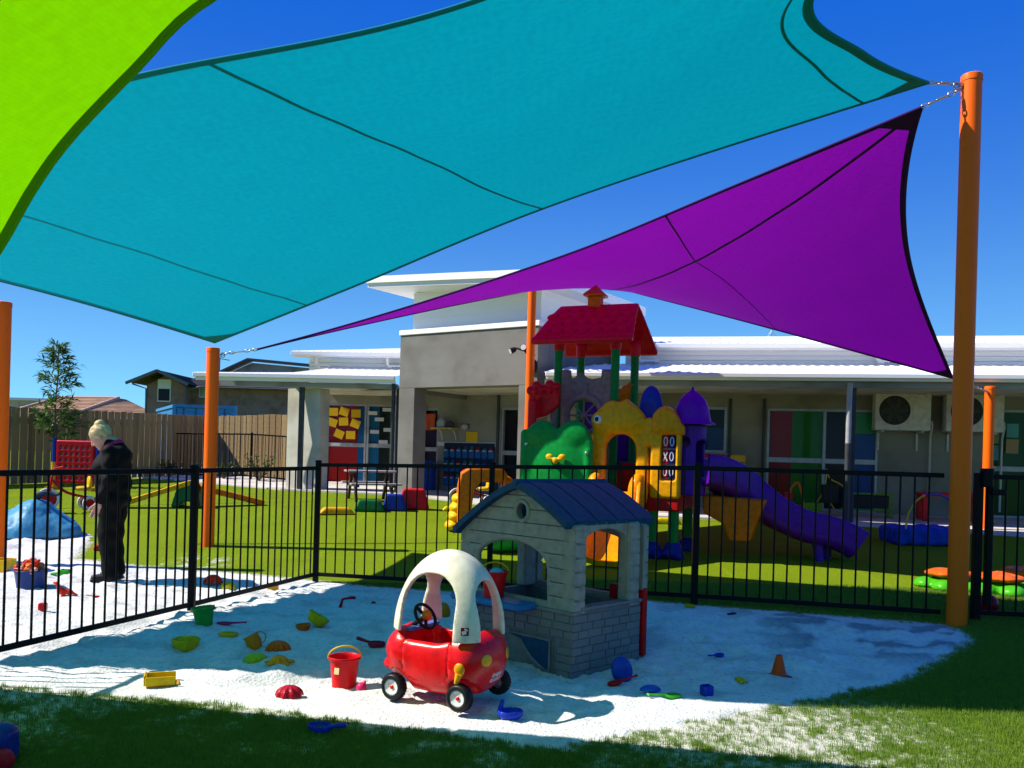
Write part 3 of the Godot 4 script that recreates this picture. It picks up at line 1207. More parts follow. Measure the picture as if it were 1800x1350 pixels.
func glazed(called: String, w: Transform3D, x0: float, x1: float, y0: float, y1: float, z: float, sheets: Array, rail: float, mullions: Array, frame: Material) -> void:
	# a window or glass door: dark backing, coloured sheets hung behind the glass, frame, pane
	var back := MB.new()
	back.bb(Vector3(x0, y0, z - 0.16), Vector3(x1, y1, z - 0.12))
	var o := bpart(called, back, paint("dark_interior", Color(0.012, 0.012, 0.014), 0.7), w)
	for s in sheets:
		var b := MB.new()
		b.bb(Vector3(s[0], s[2], z - 0.075), Vector3(s[1], s[3], z - 0.07))
		bpart("coloured_sheet", b, paint("sheet_%s" % str(s[4]), s[4], 0.5), w, o)
	var fr := MB.new()
	var t := 0.05
	fr.bb(Vector3(x0, y0, z - 0.06), Vector3(x0 + t, y1, z + 0.02))
	fr.bb(Vector3(x1 - t, y0, z - 0.06), Vector3(x1, y1, z + 0.02))
	fr.bb(Vector3(x0 + t, y1 - t, z - 0.06), Vector3(x1 - t, y1, z + 0.018))
	fr.bb(Vector3(x0 + t, y0, z - 0.06), Vector3(x1 - t, y0 + t, z + 0.018))
	for mx in mullions:
		fr.bb(Vector3(mx - 0.03, y0 + t, z - 0.055), Vector3(mx + 0.03, y1 - t, z + 0.024))
	bpart("frame", fr, frame, w, o)
	if rail > 0.0:
		var r := MB.new()
		var xs := [x0 + t] + mullions + [x1 - t]
		for k in xs.size() - 1:
			r.bb(Vector3(xs[k] + (0.03 if k > 0 else 0.0), rail - 0.05, z - 0.05), Vector3(xs[k + 1] - (0.03 if k < xs.size() - 2 else 0.0), rail + 0.05, z + 0.012))
		bpart("middle_rail", r, frame, w, o)
	var p := MB.new()
	p.bb(Vector3(x0 + t, y0 + t, z - 0.03), Vector3(x1 - t, y1 - t, z - 0.024))
	var g := StandardMaterial3D.new()
	if not mats.has("window_glass"):
		g.resource_name = "window_glass"
		g.albedo_color = Color(0.1, 0.11, 0.11, 0.02)
		g.transparency = BaseMaterial3D.TRANSPARENCY_ALPHA
		g.roughness = 0.05
		g.metallic_specular = 0.16
		mats["window_glass"] = g
	bpart("pane", p, mats["window_glass"], w, o)


func spreader(w: Transform3D, x: float, z: float, y: float, len: float) -> void:
	# rainwater pipe from the upper gutter, ending in a perforated tube laid on the lower roof
	var white := paint("white_colorbond", Color(0.84, 0.84, 0.83), 0.4)
	var b := MB.new()
	b.tube([Vector3(x, y + 0.26, z - 0.12), Vector3(x, y + 0.2, z), Vector3(x, y + 0.07, z), Vector3(x + 0.04, y + 0.015, z), Vector3(x + 0.1, y, z), Vector3(x + len, y, z)], 0.045, 10)
	var o := bpart("spreader_pipe", b, white, w)
	var h := MB.new()
	for k in 6:
		h.tube([Vector3(x + 0.14 + k * (len - 0.2) / 6.0, y - 0.018, z + 0.035), Vector3(x + 0.14 + k * (len - 0.2) / 6.0, y - 0.02, z + 0.047)], 0.012, 8)
	bpart("drip_hole", h, paint("dark_interior", Color(0.012, 0.012, 0.014), 0.7), w, o)


func building() -> void:
	var wall := paint("render_grey", Color(0.27, 0.26, 0.20), 0.85, "wall")
	var portal_m := paint("render_warm_grey", Color(0.215, 0.21, 0.195), 0.85, "wall")
	var cream := paint("render_cream", Color(0.58, 0.57, 0.49), 0.85, "wall")
	var white := paint("white_colorbond", Color(0.84, 0.84, 0.83), 0.4)
	var roofm := paint("white_roofing", Color(0.80, 0.80, 0.82), 0.45)
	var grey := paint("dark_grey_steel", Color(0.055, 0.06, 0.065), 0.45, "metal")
	var alu := paint("aluminium_frame", Color(0.34, 0.35, 0.36), 0.4, "metal", 0.3)
	var beam_m := paint("pale_grey_beam", Color(0.30, 0.32, 0.33), 0.6, "wall")
	var ceil_m := paint("verandah_ceiling", Color(0.55, 0.55, 0.42), 0.8, "wall")
	bld = thing("childcare_building", "long low childcare building with white roofs, grey rendered portal and deep verandahs", "building", Vector3(-1.0, 0.4, -17.8))
	# paving
	var pv := MB.new()
	var front := [Vector2(-12, -23.2), Vector2(-8.2, -21.6), Vector2(-5.2, -19.25), Vector2(-2.5, -18.45), Vector2(-0.9, -17.15), Vector2(0.5, -15.75), Vector2(5.8, -14.42), Vector2(8.04, -13.4), Vector2(14, -11.3)]
	for i in front.size() - 1:
		var n := 12
		for k in n:
			var a: Vector2 = front[i].lerp(front[i + 1], float(k) / n)
			var b: Vector2 = front[i].lerp(front[i + 1], float(k + 1) / n)
			for r in 8:
				var q := [a + Vector2(0.12, -0.75) * r, b + Vector2(0.12, -0.75) * r, b + Vector2(0.12, -0.75) * (r + 1), a + Vector2(0.12, -0.75) * (r + 1)]
				var p := q.map(func(c): return Vector3(c.x, ground(c.x, c.y) + 0.035, c.y))
				pv.quad(p[0], p[1], p[2], p[3], p[0] - Vector3(0, 5, 0))
				if r == 0:
					pv.quad(p[0], p[1], p[1] - Vector3(0, 0.1, 0), p[0] - Vector3(0, 0.1, 0), p[3])
	struct("paving", pv, paint("pale_concrete", Color(0.56, 0.53, 0.50), 0.9, "wall"))

	# right wing ------------------------------------------------
	var L := 13.0
	var w := RW
	var b := MB.new()
	b.bb(Vector3(0.05, 2.89, -0.02), Vector3(L, 2.97, 0.10), 0.012)
	b.bb(Vector3(0.05, 2.85, -0.06), Vector3(L, 2.888, 0.03))
	bpart("gutter", b, white, w)
	b = MB.new()
	b.bb(Vector3(0.0, 2.745, -0.22), Vector3(L, 2.848, -0.12))
	bpart("verandah_beam", b, beam_m, w)
	b = MB.new()
	b.bb(Vector3(0.0, 2.86, -3.4), Vector3(L, 2.89, -0.23))
	bpart("ceiling", b, ceil_m, w)
	bpart("roof", corrugated(func(_t): return 0.02, L, 0.08, 2.955, -3.4, 3.50), roofm, w)
	for k in 3:
		b = MB.new()
		b.bb(Vector3(1.2, 3.48 + k * 0.105, -3.46), Vector3(L, 3.58 + k * 0.105, -3.38 - 0.003 * k), 0.006)
		bpart("weatherboard", b, white, w)
	b = MB.new()
	b.bb(Vector3(1.05, 3.80, -3.0), Vector3(L, 3.90, -2.88), 0.012)
	b.bb(Vector3(1.05, 3.78, -3.4), Vector3(L, 3.798, -3.0))
	bpart("upper_gutter", b, white, w)
	bpart("upper_roof", corrugated(func(_t): return 1.0, L, -2.95, 3.90, -8.2, 4.72), roofm, w)
	b = MB.new()
	b.grid(func(u, v): return Vector3(lerpf(1.0, L, u), lerpf(4.72, 3.7, v), lerpf(-8.2, -13.0, v)), 1, 1)
	bpart("rear_roof", b, roofm, w)
	b = MB.new()
	b.tube([Vector3(1.0, 4.735, -8.2), Vector3(L, 4.735, -8.2)], 0.05, 8)
	bpart("ridge_capping", b, white, w)
	# back wall with its openings at 2.36-3.43, 4.28-6.52 and 8.55-11
	b = MB.new()
	for s in [[0.0, 2.36, 0.3, 2.88], [2.36, 3.43, 0.3, 1.58], [2.36, 3.43, 2.57, 2.88], [3.43, 4.28, 0.3, 2.88], [4.28, 6.52, 2.56, 2.88], [6.52, 8.55, 0.3, 2.88], [8.55, 11.2, 2.6, 2.88], [11.2, L, 0.3, 2.88]]:
		b.bb(Vector3(s[0], s[2], -3.62), Vector3(s[1], s[3], -3.4))
	bpart("back_wall", b, wall, w)
	b = MB.new()
	b.bb(Vector3(L - 0.2, 0.2, -12.9), Vector3(L, 3.6, -3.63))
	b.bb(Vector3(0.3, 0.2, -12.9), Vector3(L - 0.2, 3.6, -12.7))
	bpart("rear_wall", b, wall, w)
	glazed("window", w, 2.36, 3.43, 1.58, 2.57, -3.43, [[2.42, 3.38, 1.62, 2.12, Color(0.002, 0.03, 0.13)]], 0.0, [], alu)
	glazed("glass_door", w, 4.28, 6.52, 0.40, 2.56, -3.43, [[4.33, 4.80, 0.45, 2.52, Color(0.22, 0.004, 0.006)], [4.80, 5.42, 0.45, 2.52, Color(0.012, 0.15, 0.008)], [5.50, 5.98, 0.45, 2.5, Color(0.012, 0.004, 0.01)], [6.0, 6.48, 0.45, 2.05, Color(0.002, 0.05, 0.25)], [5.9, 6.48, 2.06, 2.5, Color(0.03, 0.30, 0.06)]], 1.46, [5.45], alu)
	glazed("glass_door", w, 8.55, 11.2, 0.40, 2.60, -3.43, [[8.6, 11.15, 0.45, 2.55, Color(0.008, 0.07, 0.006)]], 1.4, [9.9], alu)
	# pictures on the right hand glass
	for q in [[8.66, 2.34, 0.2, 0.26, Color(0.30, 0.20, 0.10), 0.2], [8.70, 2.05, 0.22, 0.28, Color(0.26, 0.28, 0.10), 0.0], [8.70, 1.72, 0.22, 0.3, Color(0.10, 0.28, 0.30), 0.03], [9.06, 2.18, 0.22, 0.28, Color(0.10, 0.34, 0.30), 0.0], [9.06, 1.86, 0.23, 0.29, Color(0.36, 0.26, 0.12), -0.03]]:
		b = MB.new()
		b.box(Vector3(q[0], q[1], -3.398), Vector3(q[2], q[3], 0.003), Basis(Vector3.BACK, q[5]))
		bpart("picture", b, paint("paper_%s" % str(q[4]), q[4], 0.8), w)
	for x in [5.50, 10.4]:
		b = MB.new()
		b.bb(Vector3(x - 0.045, 0.30, -0.21), Vector3(x + 0.045, 2.744, -0.125), 0.006)
		bpart("verandah_post", b, grey, w)
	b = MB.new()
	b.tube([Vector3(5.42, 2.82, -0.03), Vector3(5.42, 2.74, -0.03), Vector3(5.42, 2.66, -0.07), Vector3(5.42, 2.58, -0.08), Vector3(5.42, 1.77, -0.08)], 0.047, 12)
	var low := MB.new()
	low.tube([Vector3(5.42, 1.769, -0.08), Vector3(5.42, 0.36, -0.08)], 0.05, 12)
	bpart("shaded_downpipe", low, grey, w)  # same pipe below the shadow edge; its shade is put in as dark colour
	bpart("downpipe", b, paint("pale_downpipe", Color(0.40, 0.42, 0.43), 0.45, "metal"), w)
	b = MB.new()
	b.bb(Vector3(3.46, 0.36, -3.398), Vector3(3.53, 2.76, -3.38))
	b.tube([Vector3(4.2, 0.4, -3.34), Vector3(4.2, 2.76, -3.34)], 0.03, 8)
	bpart("wall_conduit", b, grey, w)
	spreader(w, 6.42, -3.15, 3.535, 0.42)
	spreader(w, 1.5, -3.15, 3.535, 0.45)
	# aerial on the ridge
	b = MB.new()
	b.tube([Vector3(4.65, 4.70, -8.2), Vector3(4.65, 5.6, -8.2)], 0.012, 6)
	b.tube([Vector3(4.65, 4.95, -8.2), Vector3(4.52, 4.72, -8.2)], 0.01, 6)
	b.tube([Vector3(4.65, 4.95, -8.2), Vector3(4.78, 4.72, -8.2)], 0.01, 6)
	bpart("aerial", b, paint("galvanised_steel", Color(0.55, 0.55, 0.56), 0.35, "metal", 0.9), w)

	# portal ----------------------------------------------------
	w = PW
	b = MB.new()
	b.bb(Vector3(0.0, 0.3, -0.42), Vector3(0.45, 2.80, 0.0), 0.01)
	b.bb(Vector3(3.16, 0.3, -0.42), Vector3(3.60, 2.80, 0.0), 0.01)
	b.bb(Vector3(0.0, 2.80, -0.42), Vector3(3.60, 3.96, 0.0), 0.01)
	bpart("portal_wall", b, portal_m, w)
	b = MB.new()
	b.bb(Vector3(3.38, 2.7, -3.3), Vector3(3.60, 3.96, -0.422))
	b.bb(Vector3(0.0, 2.7, -3.3), Vector3(0.22, 3.96, -0.422))
	bpart("side_wall", b, portal_m, w)
	b = MB.new()
	b.bb(Vector3(-0.02, 3.962, -3.3), Vector3(3.63, 4.07, 0.03), 0.01)
	bpart("parapet_capping", b, white, w)
	for k in 3:
		b = MB.new()
		b.bb(Vector3(0.1, 4.072 + k * 0.29, -3.2), Vector3(3.45, 4.36 + k * 0.29, -0.30 - 0.002 * k))
		bpart("clad_panel", b, white, w)
	b = MB.new()
	var tilt := func(x: float, y: float) -> float: return y + 0.06 * (1.8 - x)
	var rp := PackedVector2Array([Vector2(-0.62, tilt.call(-0.62, 4.86)), Vector2(4.0, tilt.call(4.0, 4.86)), Vector2(4.0, tilt.call(4.0, 5.06)), Vector2(-0.62, tilt.call(-0.62, 5.06))])
	b.prism(rp, -4.0, 0.42)
	bpart("portal_roof", b, white, w)
	b = MB.new()
	rp = PackedVector2Array([Vector2(-0.66, tilt.call(-0.66, 4.95)), Vector2(4.04, tilt.call(4.04, 4.95)), Vector2(4.04, tilt.call(4.04, 5.09)), Vector2(-0.66, tilt.call(-0.66, 5.09))])
	b.prism(rp, 0.422, 0.47)
	bpart("portal_fascia", b, white, w)
	b = MB.new()
	b.bb(Vector3(-1.6, 2.80, -2.2), Vector3(3.37, 2.82, -0.43))
	bpart("ceiling", b, ceil_m, w)
	b = MB.new()
	for s in [[-1.6, -1.22, 0.3, 2.8], [-1.22, -0.64, 2.5, 2.8], [-0.64, 1.24, 0.3, 2.8], [1.24, 1.8, 2.5, 2.8], [1.8, 3.37, 0.3, 2.8]]:
		b.bb(Vector3(s[0], s[2], -2.42), Vector3(s[1], s[3], -2.2))
	bpart("back_wall", b, wall, w)
	glazed("glass_door", w, -1.22, -0.64, 0.42, 2.5, -2.24, [[-1.2, -0.66, 0.46, 2.0, Color(0.02, 0.008, 0.03)]], 1.49, [], alu)
	glazed("glass_door", w, 1.24, 1.8, 0.42, 2.5, -2.24, [], 1.45, [], alu)
	b = MB.new()
	b.bb(Vector3(1.14, 0.4, -2.198), Vector3(1.2, 2.8, -2.15))
	bpart("wall_conduit", b, grey, w)
	b = MB.new()
	b.bb(Vector3(-0.62, 1.58, -2.198), Vector3(1.12, 1.68, -2.175))
	bpart("rail_board", b, paint("pale_board", Color(0.55, 0.55, 0.53), 0.7), w)

	# left wing -------------------------------------------------
	w = LW
	b = MB.new()
	b.bb(Vector3(-0.05, 2.98, -0.02), Vector3(4.60, 3.075, 0.10), 0.012)
	b.bb(Vector3(0.0, 2.91, -0.06), Vector3(4.60, 2.978, 0.03))
	bpart("gutter", b, white, w)
	b = MB.new()
	b.bb(Vector3(0.25, 2.80, -0.24), Vector3(4.62, 2.908, -0.12))
	bpart("verandah_beam", b, beam_m, w)
	bpart("roof", corrugated(func(t): return 2.05 * minf(1.0, t / 0.14), 4.62, 0.08, 3.065, -3.4, 3.56), roofm, w)
	b = MB.new()
	b.bb(Vector3(2.06, 2.86, -3.4), Vector3(4.62, 2.89, -0.25))
	bpart("ceiling", b, ceil_m, w)
	for k in 3:
		b = MB.new()
		b.bb(Vector3(1.45, 3.50 + k * 0.105, -3.46), Vector3(5.2, 3.60 + k * 0.105, -3.38 - 0.003 * k), 0.006)
		bpart("weatherboard", b, white, w)
	b = MB.new()
	b.bb(Vector3(1.12, 3.84, -3.0), Vector3(5.2, 3.94, -2.88), 0.012)
	b.bb(Vector3(1.12, 3.82, -3.4), Vector3(5.2, 3.838, -3.0))
	bpart("upper_gutter", b, white, w)
	bpart("upper_roof", corrugated(func(t): return 1.08 + 3.2 * t, 6.0, -2.95, 3.94, -7.2, 4.62), roofm, w)
	b = MB.new()
	b.bb(Vector3(1.45, 3.0, -7.2), Vector3(1.6, 3.82, -3.47))
	bpart("side_wall", b, white, w)
	b = MB.new()
	for s in [[1.6, 1.96, 0.3, 2.9], [1.96, 3.84, 2.63, 2.9], [3.84, 5.4, 0.3, 2.9]]:
		b.bb(Vector3(s[0], s[2], -3.62), Vector3(s[1], s[3], -3.4))
	bpart("back_wall", b, wall, w)
	b = MB.new()
	b.bb(Vector3(1.90, 0.3, -0.85), Vector3(2.86, 2.80, -0.50), 0.01)
	bpart("wing_wall", b, cream, w * Transform3D(Basis.IDENTITY, Vector3(2.38, 0, -0.6)) * Transform3D(Basis(Vector3.UP, -0.38), Vector3.ZERO) * Transform3D(Basis.IDENTITY, Vector3(-2.38, 0, 0.6)))
	glazed("glass_door", w, 1.96, 3.03, 0.50, 2.63, -3.43, [[2.0, 2.78, 0.55, 2.6, Color(0.36, 0.004, 0.008)], [2.785, 3.0, 0.55, 2.6, Color(0.003, 0.09, 0.24)]], 1.55, [], alu)
	glazed("glass_door", w, 3.05, 3.84, 0.50, 2.63, -3.43, [[3.09, 3.36, 0.55, 2.6, Color(0.003, 0.11, 0.24)], [3.365, 3.64, 0.55, 2.6, Color(0.006, 0.012, 0.01)], [3.645, 3.80, 0.55, 2.6, Color(0.05, 0.12, 0.02)]], 1.55, [], alu)
	for q in [[2.14, 2.41, 0.0], [2.43, 2.42, 0.3], [2.75, 2.38, -0.02], [2.12, 2.13, 0.3], [2.42, 2.16, -0.05], [2.74, 2.11, 0.35], [2.31, 1.83, 0.38], [2.62, 1.81, 0.0]]:
		b = MB.new()
		b.box(Vector3(q[0], q[1], -3.398), Vector3(0.25, 0.21, 0.003), Basis(Vector3.BACK, -q[2]))
		bpart("yellow_sheet", b, paint("yellow_paper", Color(0.66, 0.40, 0.01), 0.8), w)
	for q in [[3.20, 2.40], [3.58, 2.50], [3.76, 2.38], [3.38, 2.24], [3.76, 2.16], [3.26, 1.91], [3.62, 1.97], [3.76, 1.86], [3.50, 1.65]]:
		b = MB.new()
		b.box(Vector3(q[0], q[1], -3.398), Vector3(0.24 if q[0] < 3.7 else 0.1, 0.095, 0.003))
		bpart("name_strip", b, paint("white_paper", Color(0.55, 0.55, 0.53), 0.8), w)
	b = MB.new()
	b.box(Vector3(2.22, 1.555, -3.40), Vector3(0.24, 0.075, 0.004))
	bpart("door_sign", b, paint("white_paper", Color(0.55, 0.55, 0.53), 0.8), w)
	for x in [2.42, 4.66]:
		b = MB.new()
		b.bb(Vector3(x - 0.05, 0.40, -0.235), Vector3(x + 0.05, 2.798, -0.125), 0.006)
		bpart("verandah_post", b, grey, w)
	b = MB.new()
	b.tube([Vector3(4.56, 2.92, -0.03), Vector3(4.56, 2.8, -0.05), Vector3(4.56, 0.5, -0.05)], 0.045, 12)
	bpart("downpipe", b, grey, w)
	b = MB.new()
	b.tube([Vector3(0.5, 2.92, -0.03), Vector3(0.42, 2.75, -0.2), Vector3(0.40, 0.4, -0.2)], 0.025, 8)
	bpart("downpipe", b, grey, w)
	spreader(w, 1.72, -3.15, 3.585, 0.40)
	spreader(w, 3.62, -3.15, 3.60, 0.42)

	# things fixed to the building or standing under it
	for k in 2:
		air_conditioner(RW * Transform3D(Basis.IDENTITY, Vector3([6.36, 7.70][k], 2.12, -3.398)), ["air conditioner outdoor unit high on the wall, between the downpipe and the tall orange post", "air conditioner outdoor unit high on the wall, half hidden by the tall orange post"][k])
	flood_light(PW * Transform3D(Basis.IDENTITY, Vector3(3.52, 3.16, 0.0)))


func air_conditioner(at: Transform3D, label: String) -> void:
	var o := thing("air_conditioner", label, "air conditioner", Vector3.ZERO, 0.0, "air conditioner units on the verandah wall")
	o.transform = at
	var body := paint("air_conditioner_cream", Color(0.62, 0.61, 0.53), 0.5, "metal")
	var dark := paint("grille_black", Color(0.03, 0.035, 0.03), 0.5)
	var b := MB.new()
	b.bb(Vector3(0, 0, 0.12), Vector3(1.06, 0.80, 0.46), 0.02)
	put("body", b, body, o)
	b = MB.new()
	b.bb(Vector3(0.72, 0.06, 0.461), Vector3(1.03, 0.74, 0.468))
	put("service_panel", b, body, o)
	b = MB.new()
	b.lathe([Vector2(0.335, 0.0), Vector2(0.335, 0.012), Vector2(0.30, 0.016), Vector2(0.30, 0.0)], Vector3(0.37, 0.41, 0.461), Basis(Vector3.RIGHT, PI / 2), 40)
	put("fan_surround", b, body, o)
	b = MB.new()
	b.lathe([Vector2(0.30, 0.002), Vector2(0.0, 0.002)], Vector3(0.37, 0.41, 0.461), Basis(Vector3.RIGHT, PI / 2), 40)
	put("fan_opening", b, dark, o)
	b = MB.new()
	for k in 6:
		var a := TAU * k / 6.0
		b.box(Vector3(0.37 + cos(a) * 0.15, 0.41 + sin(a) * 0.15, 0.466), Vector3(0.2, 0.09, 0.004), Basis(Vector3.BACK, a + 0.3))
	put("fan_blade", b, paint("fan_grey", Color(0.06, 0.065, 0.06), 0.6), o)
	b = MB.new()
	for k in 9:
		var rr := 0.06 + k * 0.03
		var ring := []
		for q in 28:
			ring.append(Vector3(0.37 + cos(TAU * q / 28.0) * rr, 0.41 + sin(TAU * q / 28.0) * rr, 0.474))
		b.tube(ring, 0.003, 4, false, true)
	for k in 8:
		var a := PI * k / 8.0
		b.tube([Vector3(0.37 - cos(a) * 0.3, 0.41 - sin(a) * 0.3, 0.478), Vector3(0.37 + cos(a) * 0.3, 0.41 + sin(a) * 0.3, 0.478)], 0.003, 4)
	put("fan_guard", b, paint("guard_grey", Color(0.10, 0.105, 0.1), 0.5), o)
	for x in [0.15, 0.9]:
		b = MB.new()
		b.bb(Vector3(x - 0.02, -0.04, 0.0), Vector3(x + 0.02, -0.002, 0.5))
		b.bb(Vector3(x - 0.02, -0.4, 0.0), Vector3(x + 0.02, -0.041, 0.03))
		put("bracket", b, body, o)
	b = MB.new()
	b.tube([Vector3(1.06, 0.2, 0.25), Vector3(1.12, 0.2, 0.25), Vector3(1.14, 0.1, 0.22), Vector3(1.14, -0.1, 0.1), Vector3(1.14, -1.6, 0.06)], 0.022, 8)
	put("refrigerant_pipe", b, body, o)
	b = MB.new()
	b.bb(Vector3(0.80, 0.73, 0.469), Vector3(0.97, 0.755, 0.4705))
	put("maker_plate", b, paint("plate_grey", Color(0.2, 0.2, 0.2), 0.5), o)


func flood_light(at: Transform3D) -> void:
	var o := thing("security_light", "black security floodlight with two heads on the portal wall beside the orange post", "floodlight")
	o.transform = at
	var m := paint("lamp_black", Color(0.02, 0.02, 0.022), 0.4)
	var b := MB.new()
	b.ball(Vector3(0.02, 0.0, 0.07), Vector3(0.09, 0.14, 0.07), 12)
	put("base", b, m, o)
	b = MB.new()
	b.tube([Vector3(0, 0.08, 0.1), Vector3(-0.06, 0.22, 0.14), Vector3(-0.14, 0.30, 0.16), Vector3(-0.34, 0.36, 0.18)], 0.02, 8)
	b.tube([Vector3(-0.1, 0.28, 0.15), Vector3(0.1, 0.2, 0.15)], 0.018, 8)
	put("arm", b, m, o)
	for q in [[Vector3(-0.38, 0.32, 0.2), Vector3(-0.5, -0.4, 0.7)], [Vector3(-0.12, 0.34, 0.2), Vector3(0.3, 0.2, 0.9)]]:
		b = MB.new()
		var d: Vector3 = q[1].normalized()
		b.tube([q[0] - d * 0.06, q[0] - d * 0.03, q[0] + d * 0.05, q[0] + d * 0.07], [0.03, 0.055, 0.06, 0.07], 12)
		put("lamp_head", b, m, o)
		b = MB.new()
		b.tube([q[0] + d * 0.071, q[0] + d * 0.074], 0.058, 12)
		put("lens", b, paint("lamp_lens", Color(0.6, 0.6, 0.6), 0.15), o)


# ---------------------------------------------------------------- beyond the yard
func gable_roof(b: MB, a: Vector3, along_: Vector3, len: float, half: float, rise: float, drop := 0.0) -> void:
	# tiled roof: courses stepped down both slopes from the ridge
	var e := along_.normalized()
	var s := e.cross(Vector3.UP)
	for sg: float in [-1.0, 1.0]:
		var n := 9
		for k in n:
			var t0 := float(k) / n
			var t1 := float(k + 1) / n
			var p0 := a + s * sg * half * t0 - Vector3(0, rise * t0, 0)
			var p1 := a + s * sg * half * t1 - Vector3(0, rise * t1 - 0.05, 0)
			var q1 := a + s * sg * half * t1 - Vector3(0, rise * t1, 0)
			b.quad(p0, p0 + e * len, p1 + e * len, p1, p0 - Vector3(0, 9, 0))
			b.quad(p1, p1 + e * len, q1 + e * len, q1, a - Vector3(0, rise, 0) + e * len / 2)


func neighbours() -> void:
	var brick := paint("brown_brick", Color(0.27, 0.175, 0.14), 0.9, "wall")
	var tile := paint("grey_roof_tile", Color(0.085, 0.08, 0.085), 0.8, "wall")
	var creamy := paint("house_cream", Color(0.50, 0.47, 0.43), 0.8, "wall")
	var glass := paint("house_glass", Color(0.012, 0.015, 0.018), 0.3)
	var white := paint("white_trim", Color(0.7, 0.7, 0.68), 0.5)
	# brick house with a front gable
	var o := thing("brick_house", "brown brick house with grey tiled roof behind the blue container", "house", Vector3(-19.6, 0.76, -48))
	var b := MB.new()
	b.bb(Vector3(-1.04, -0.2, -6), Vector3(1.15, 3.98, 0))
	b.prism(PackedVector2Array([Vector2(-1.04, 3.98), Vector2(1.15, 3.98), Vector2(0.0, 4.6)]), -6, 0)
	b.bb(Vector3(1.152, -0.2, -6), Vector3(9, 4.0, -0.9))
	put("wall", b, brick, o)
	b = MB.new()
	gable_roof(b, Vector3(-0.1, 4.80, 0.9), Vector3(0, 0, -1), 7.0, 1.65, 0.72)
	put("roof", b, tile, o)
	b = MB.new()
	gable_roof(b, Vector3(0.6, 4.86, -3.4), Vector3(1, 0, 0), 9.0, 3.2, 0.9)
	put("roof", b, tile, o)
	b = MB.new()
	for sg: float in [-1.0, 1.0]:
		b.bar(Vector3(-0.1, 4.76, 0.93), Vector3(-0.1 + sg * 1.72, 4.02, 0.93), 0.06, 0.16)
	b.tube([Vector3(-1.6, 4.02, 0.6), Vector3(-1.05, 3.8, 0.05), Vector3(-1.05, 0, 0.05)], 0.05, 6)
	b.tube([Vector3(1.9, 4.0, -0.1), Vector3(1.2, 3.75, 0.05), Vector3(1.18, 0, 0.05)], 0.05, 6)
	put("trim", b, paint("house_gutter", Color(0.10, 0.12, 0.12), 0.5), o)
	b = MB.new()
	b.bb(Vector3(-0.42, 3.86, 0.002), Vector3(0.32, 4.35, 0.02))
	put("gable_panel", b, white, o)
	b = MB.new()
	b.bb(Vector3(-0.42, 3.1, 0.003), Vector3(0.32, 3.858, 0.03))
	var win := put("window", b, white, o)
	b = MB.new()
	b.bb(Vector3(-0.37, 3.15, 0.031), Vector3(0.27, 3.82, 0.036))
	put("pane", b, glass, win)
	b = MB.new()
	b.bb(Vector3(1.58, 3.45, -0.898), Vector3(1.92, 4.0, -0.87))
	win = put("window", b, white, o)
	b = MB.new()
	b.bb(Vector3(1.61, 3.49, -0.869), Vector3(1.89, 3.96, -0.865))
	put("pane", b, paint("frosted_glass", Color(0.2, 0.3, 0.28), 0.2), win)
	# second house
	o = thing("two_storey_house", "grey and brown two storey house with low gable roof behind the verandah corner", "house", Vector3(-15.8, 0.76, -53))
	b = MB.new()
	b.bb(Vector3(-2.2, -0.2, -6), Vector3(-0.55, 4.0, 0))
	b.bb(Vector3(2.6, -0.2, -6), Vector3(6.5, 5.0, 0.3))
	put("wall", b, creamy, o)
	b = MB.new()
	b.bb(Vector3(-0.548, -0.2, -6), Vector3(2.598, 4.2, -0.6), 0.0)
	put("brick_wall", b, brick, o)
	b = MB.new()
	b.prism(PackedVector2Array([Vector2(-2.1, 4.6), Vector2(6.6, 4.6), Vector2(6.6, 5.45), Vector2(-0.45, 5.9), Vector2(-2.0, 5.15)]), -5, 0.2)
	put("gable", b, creamy, o)
	b = MB.new()
	b.bar(Vector3(-2.9, 4.85, 0.5), Vector3(-0.45, 6.05, 0.5), 1.2, 0.1)
	b.bar(Vector3(-0.45, 6.05, 0.5), Vector3(7.0, 5.55, 0.5), 1.2, 0.1)
	put("roof_edge", b, paint("house_gutter", Color(0.10, 0.12, 0.12), 0.5), o)
	b = MB.new()
	b.grid(func(u, v): return Vector3(lerpf(-3.2, 3.4, u), lerpf(4.55, 4.1 - 0.25 * absf(u - 0.4), v), lerpf(-1.5, 1.0, v)), 6, 3)
	put("lower_roof", b, tile, o)
	b = MB.new()
	b.bar(Vector3(-0.9, 4.5, 0.5), Vector3(2.3, 4.2, 0.9), 0.1, 0.1)
	b.bar(Vector3(1.1, 4.45, 0.85), Vector3(2.0, 3.95, 1.0), 0.12, 0.09)
	put("roof_trim", b, white, o)
	for q in [[-1.55, -0.62, 2.95, 3.95, 0.0], [0.75, 1.4, 3.05, 4.0, -0.6]]:
		b = MB.new()
		b.bb(Vector3(q[0], q[2], q[4] + 0.002), Vector3(q[1], q[3], q[4] + 0.03))
		win = put("window", b, paint("window_surround", Color(0.06, 0.07, 0.07), 0.5), o)
		b = MB.new()
		b.bb(Vector3(q[0] + 0.06, q[2] + 0.06, q[4] + 0.031), Vector3(q[1] - 0.06, q[3] - 0.06, q[4] + 0.036))
		put("pane", b, glass, win)
	b = MB.new()
	b.tube([Vector3(-2.4, 5.0, 0.3), Vector3(-2.4, 6.2, 0.3)], 0.03, 6)
	for k in 5:
		b.tube([Vector3(-2.4 + k * 0.12, 6.1 - k * 0.02, 0.0), Vector3(-2.4 + k * 0.12, 6.1 - k * 0.02, 0.6)], 0.015, 4)
	b.tube([Vector3(-2.5, 6.1, 0.3), Vector3(-1.8, 6.02, 0.3)], 0.018, 4)
	put("aerial", b, tile, o)
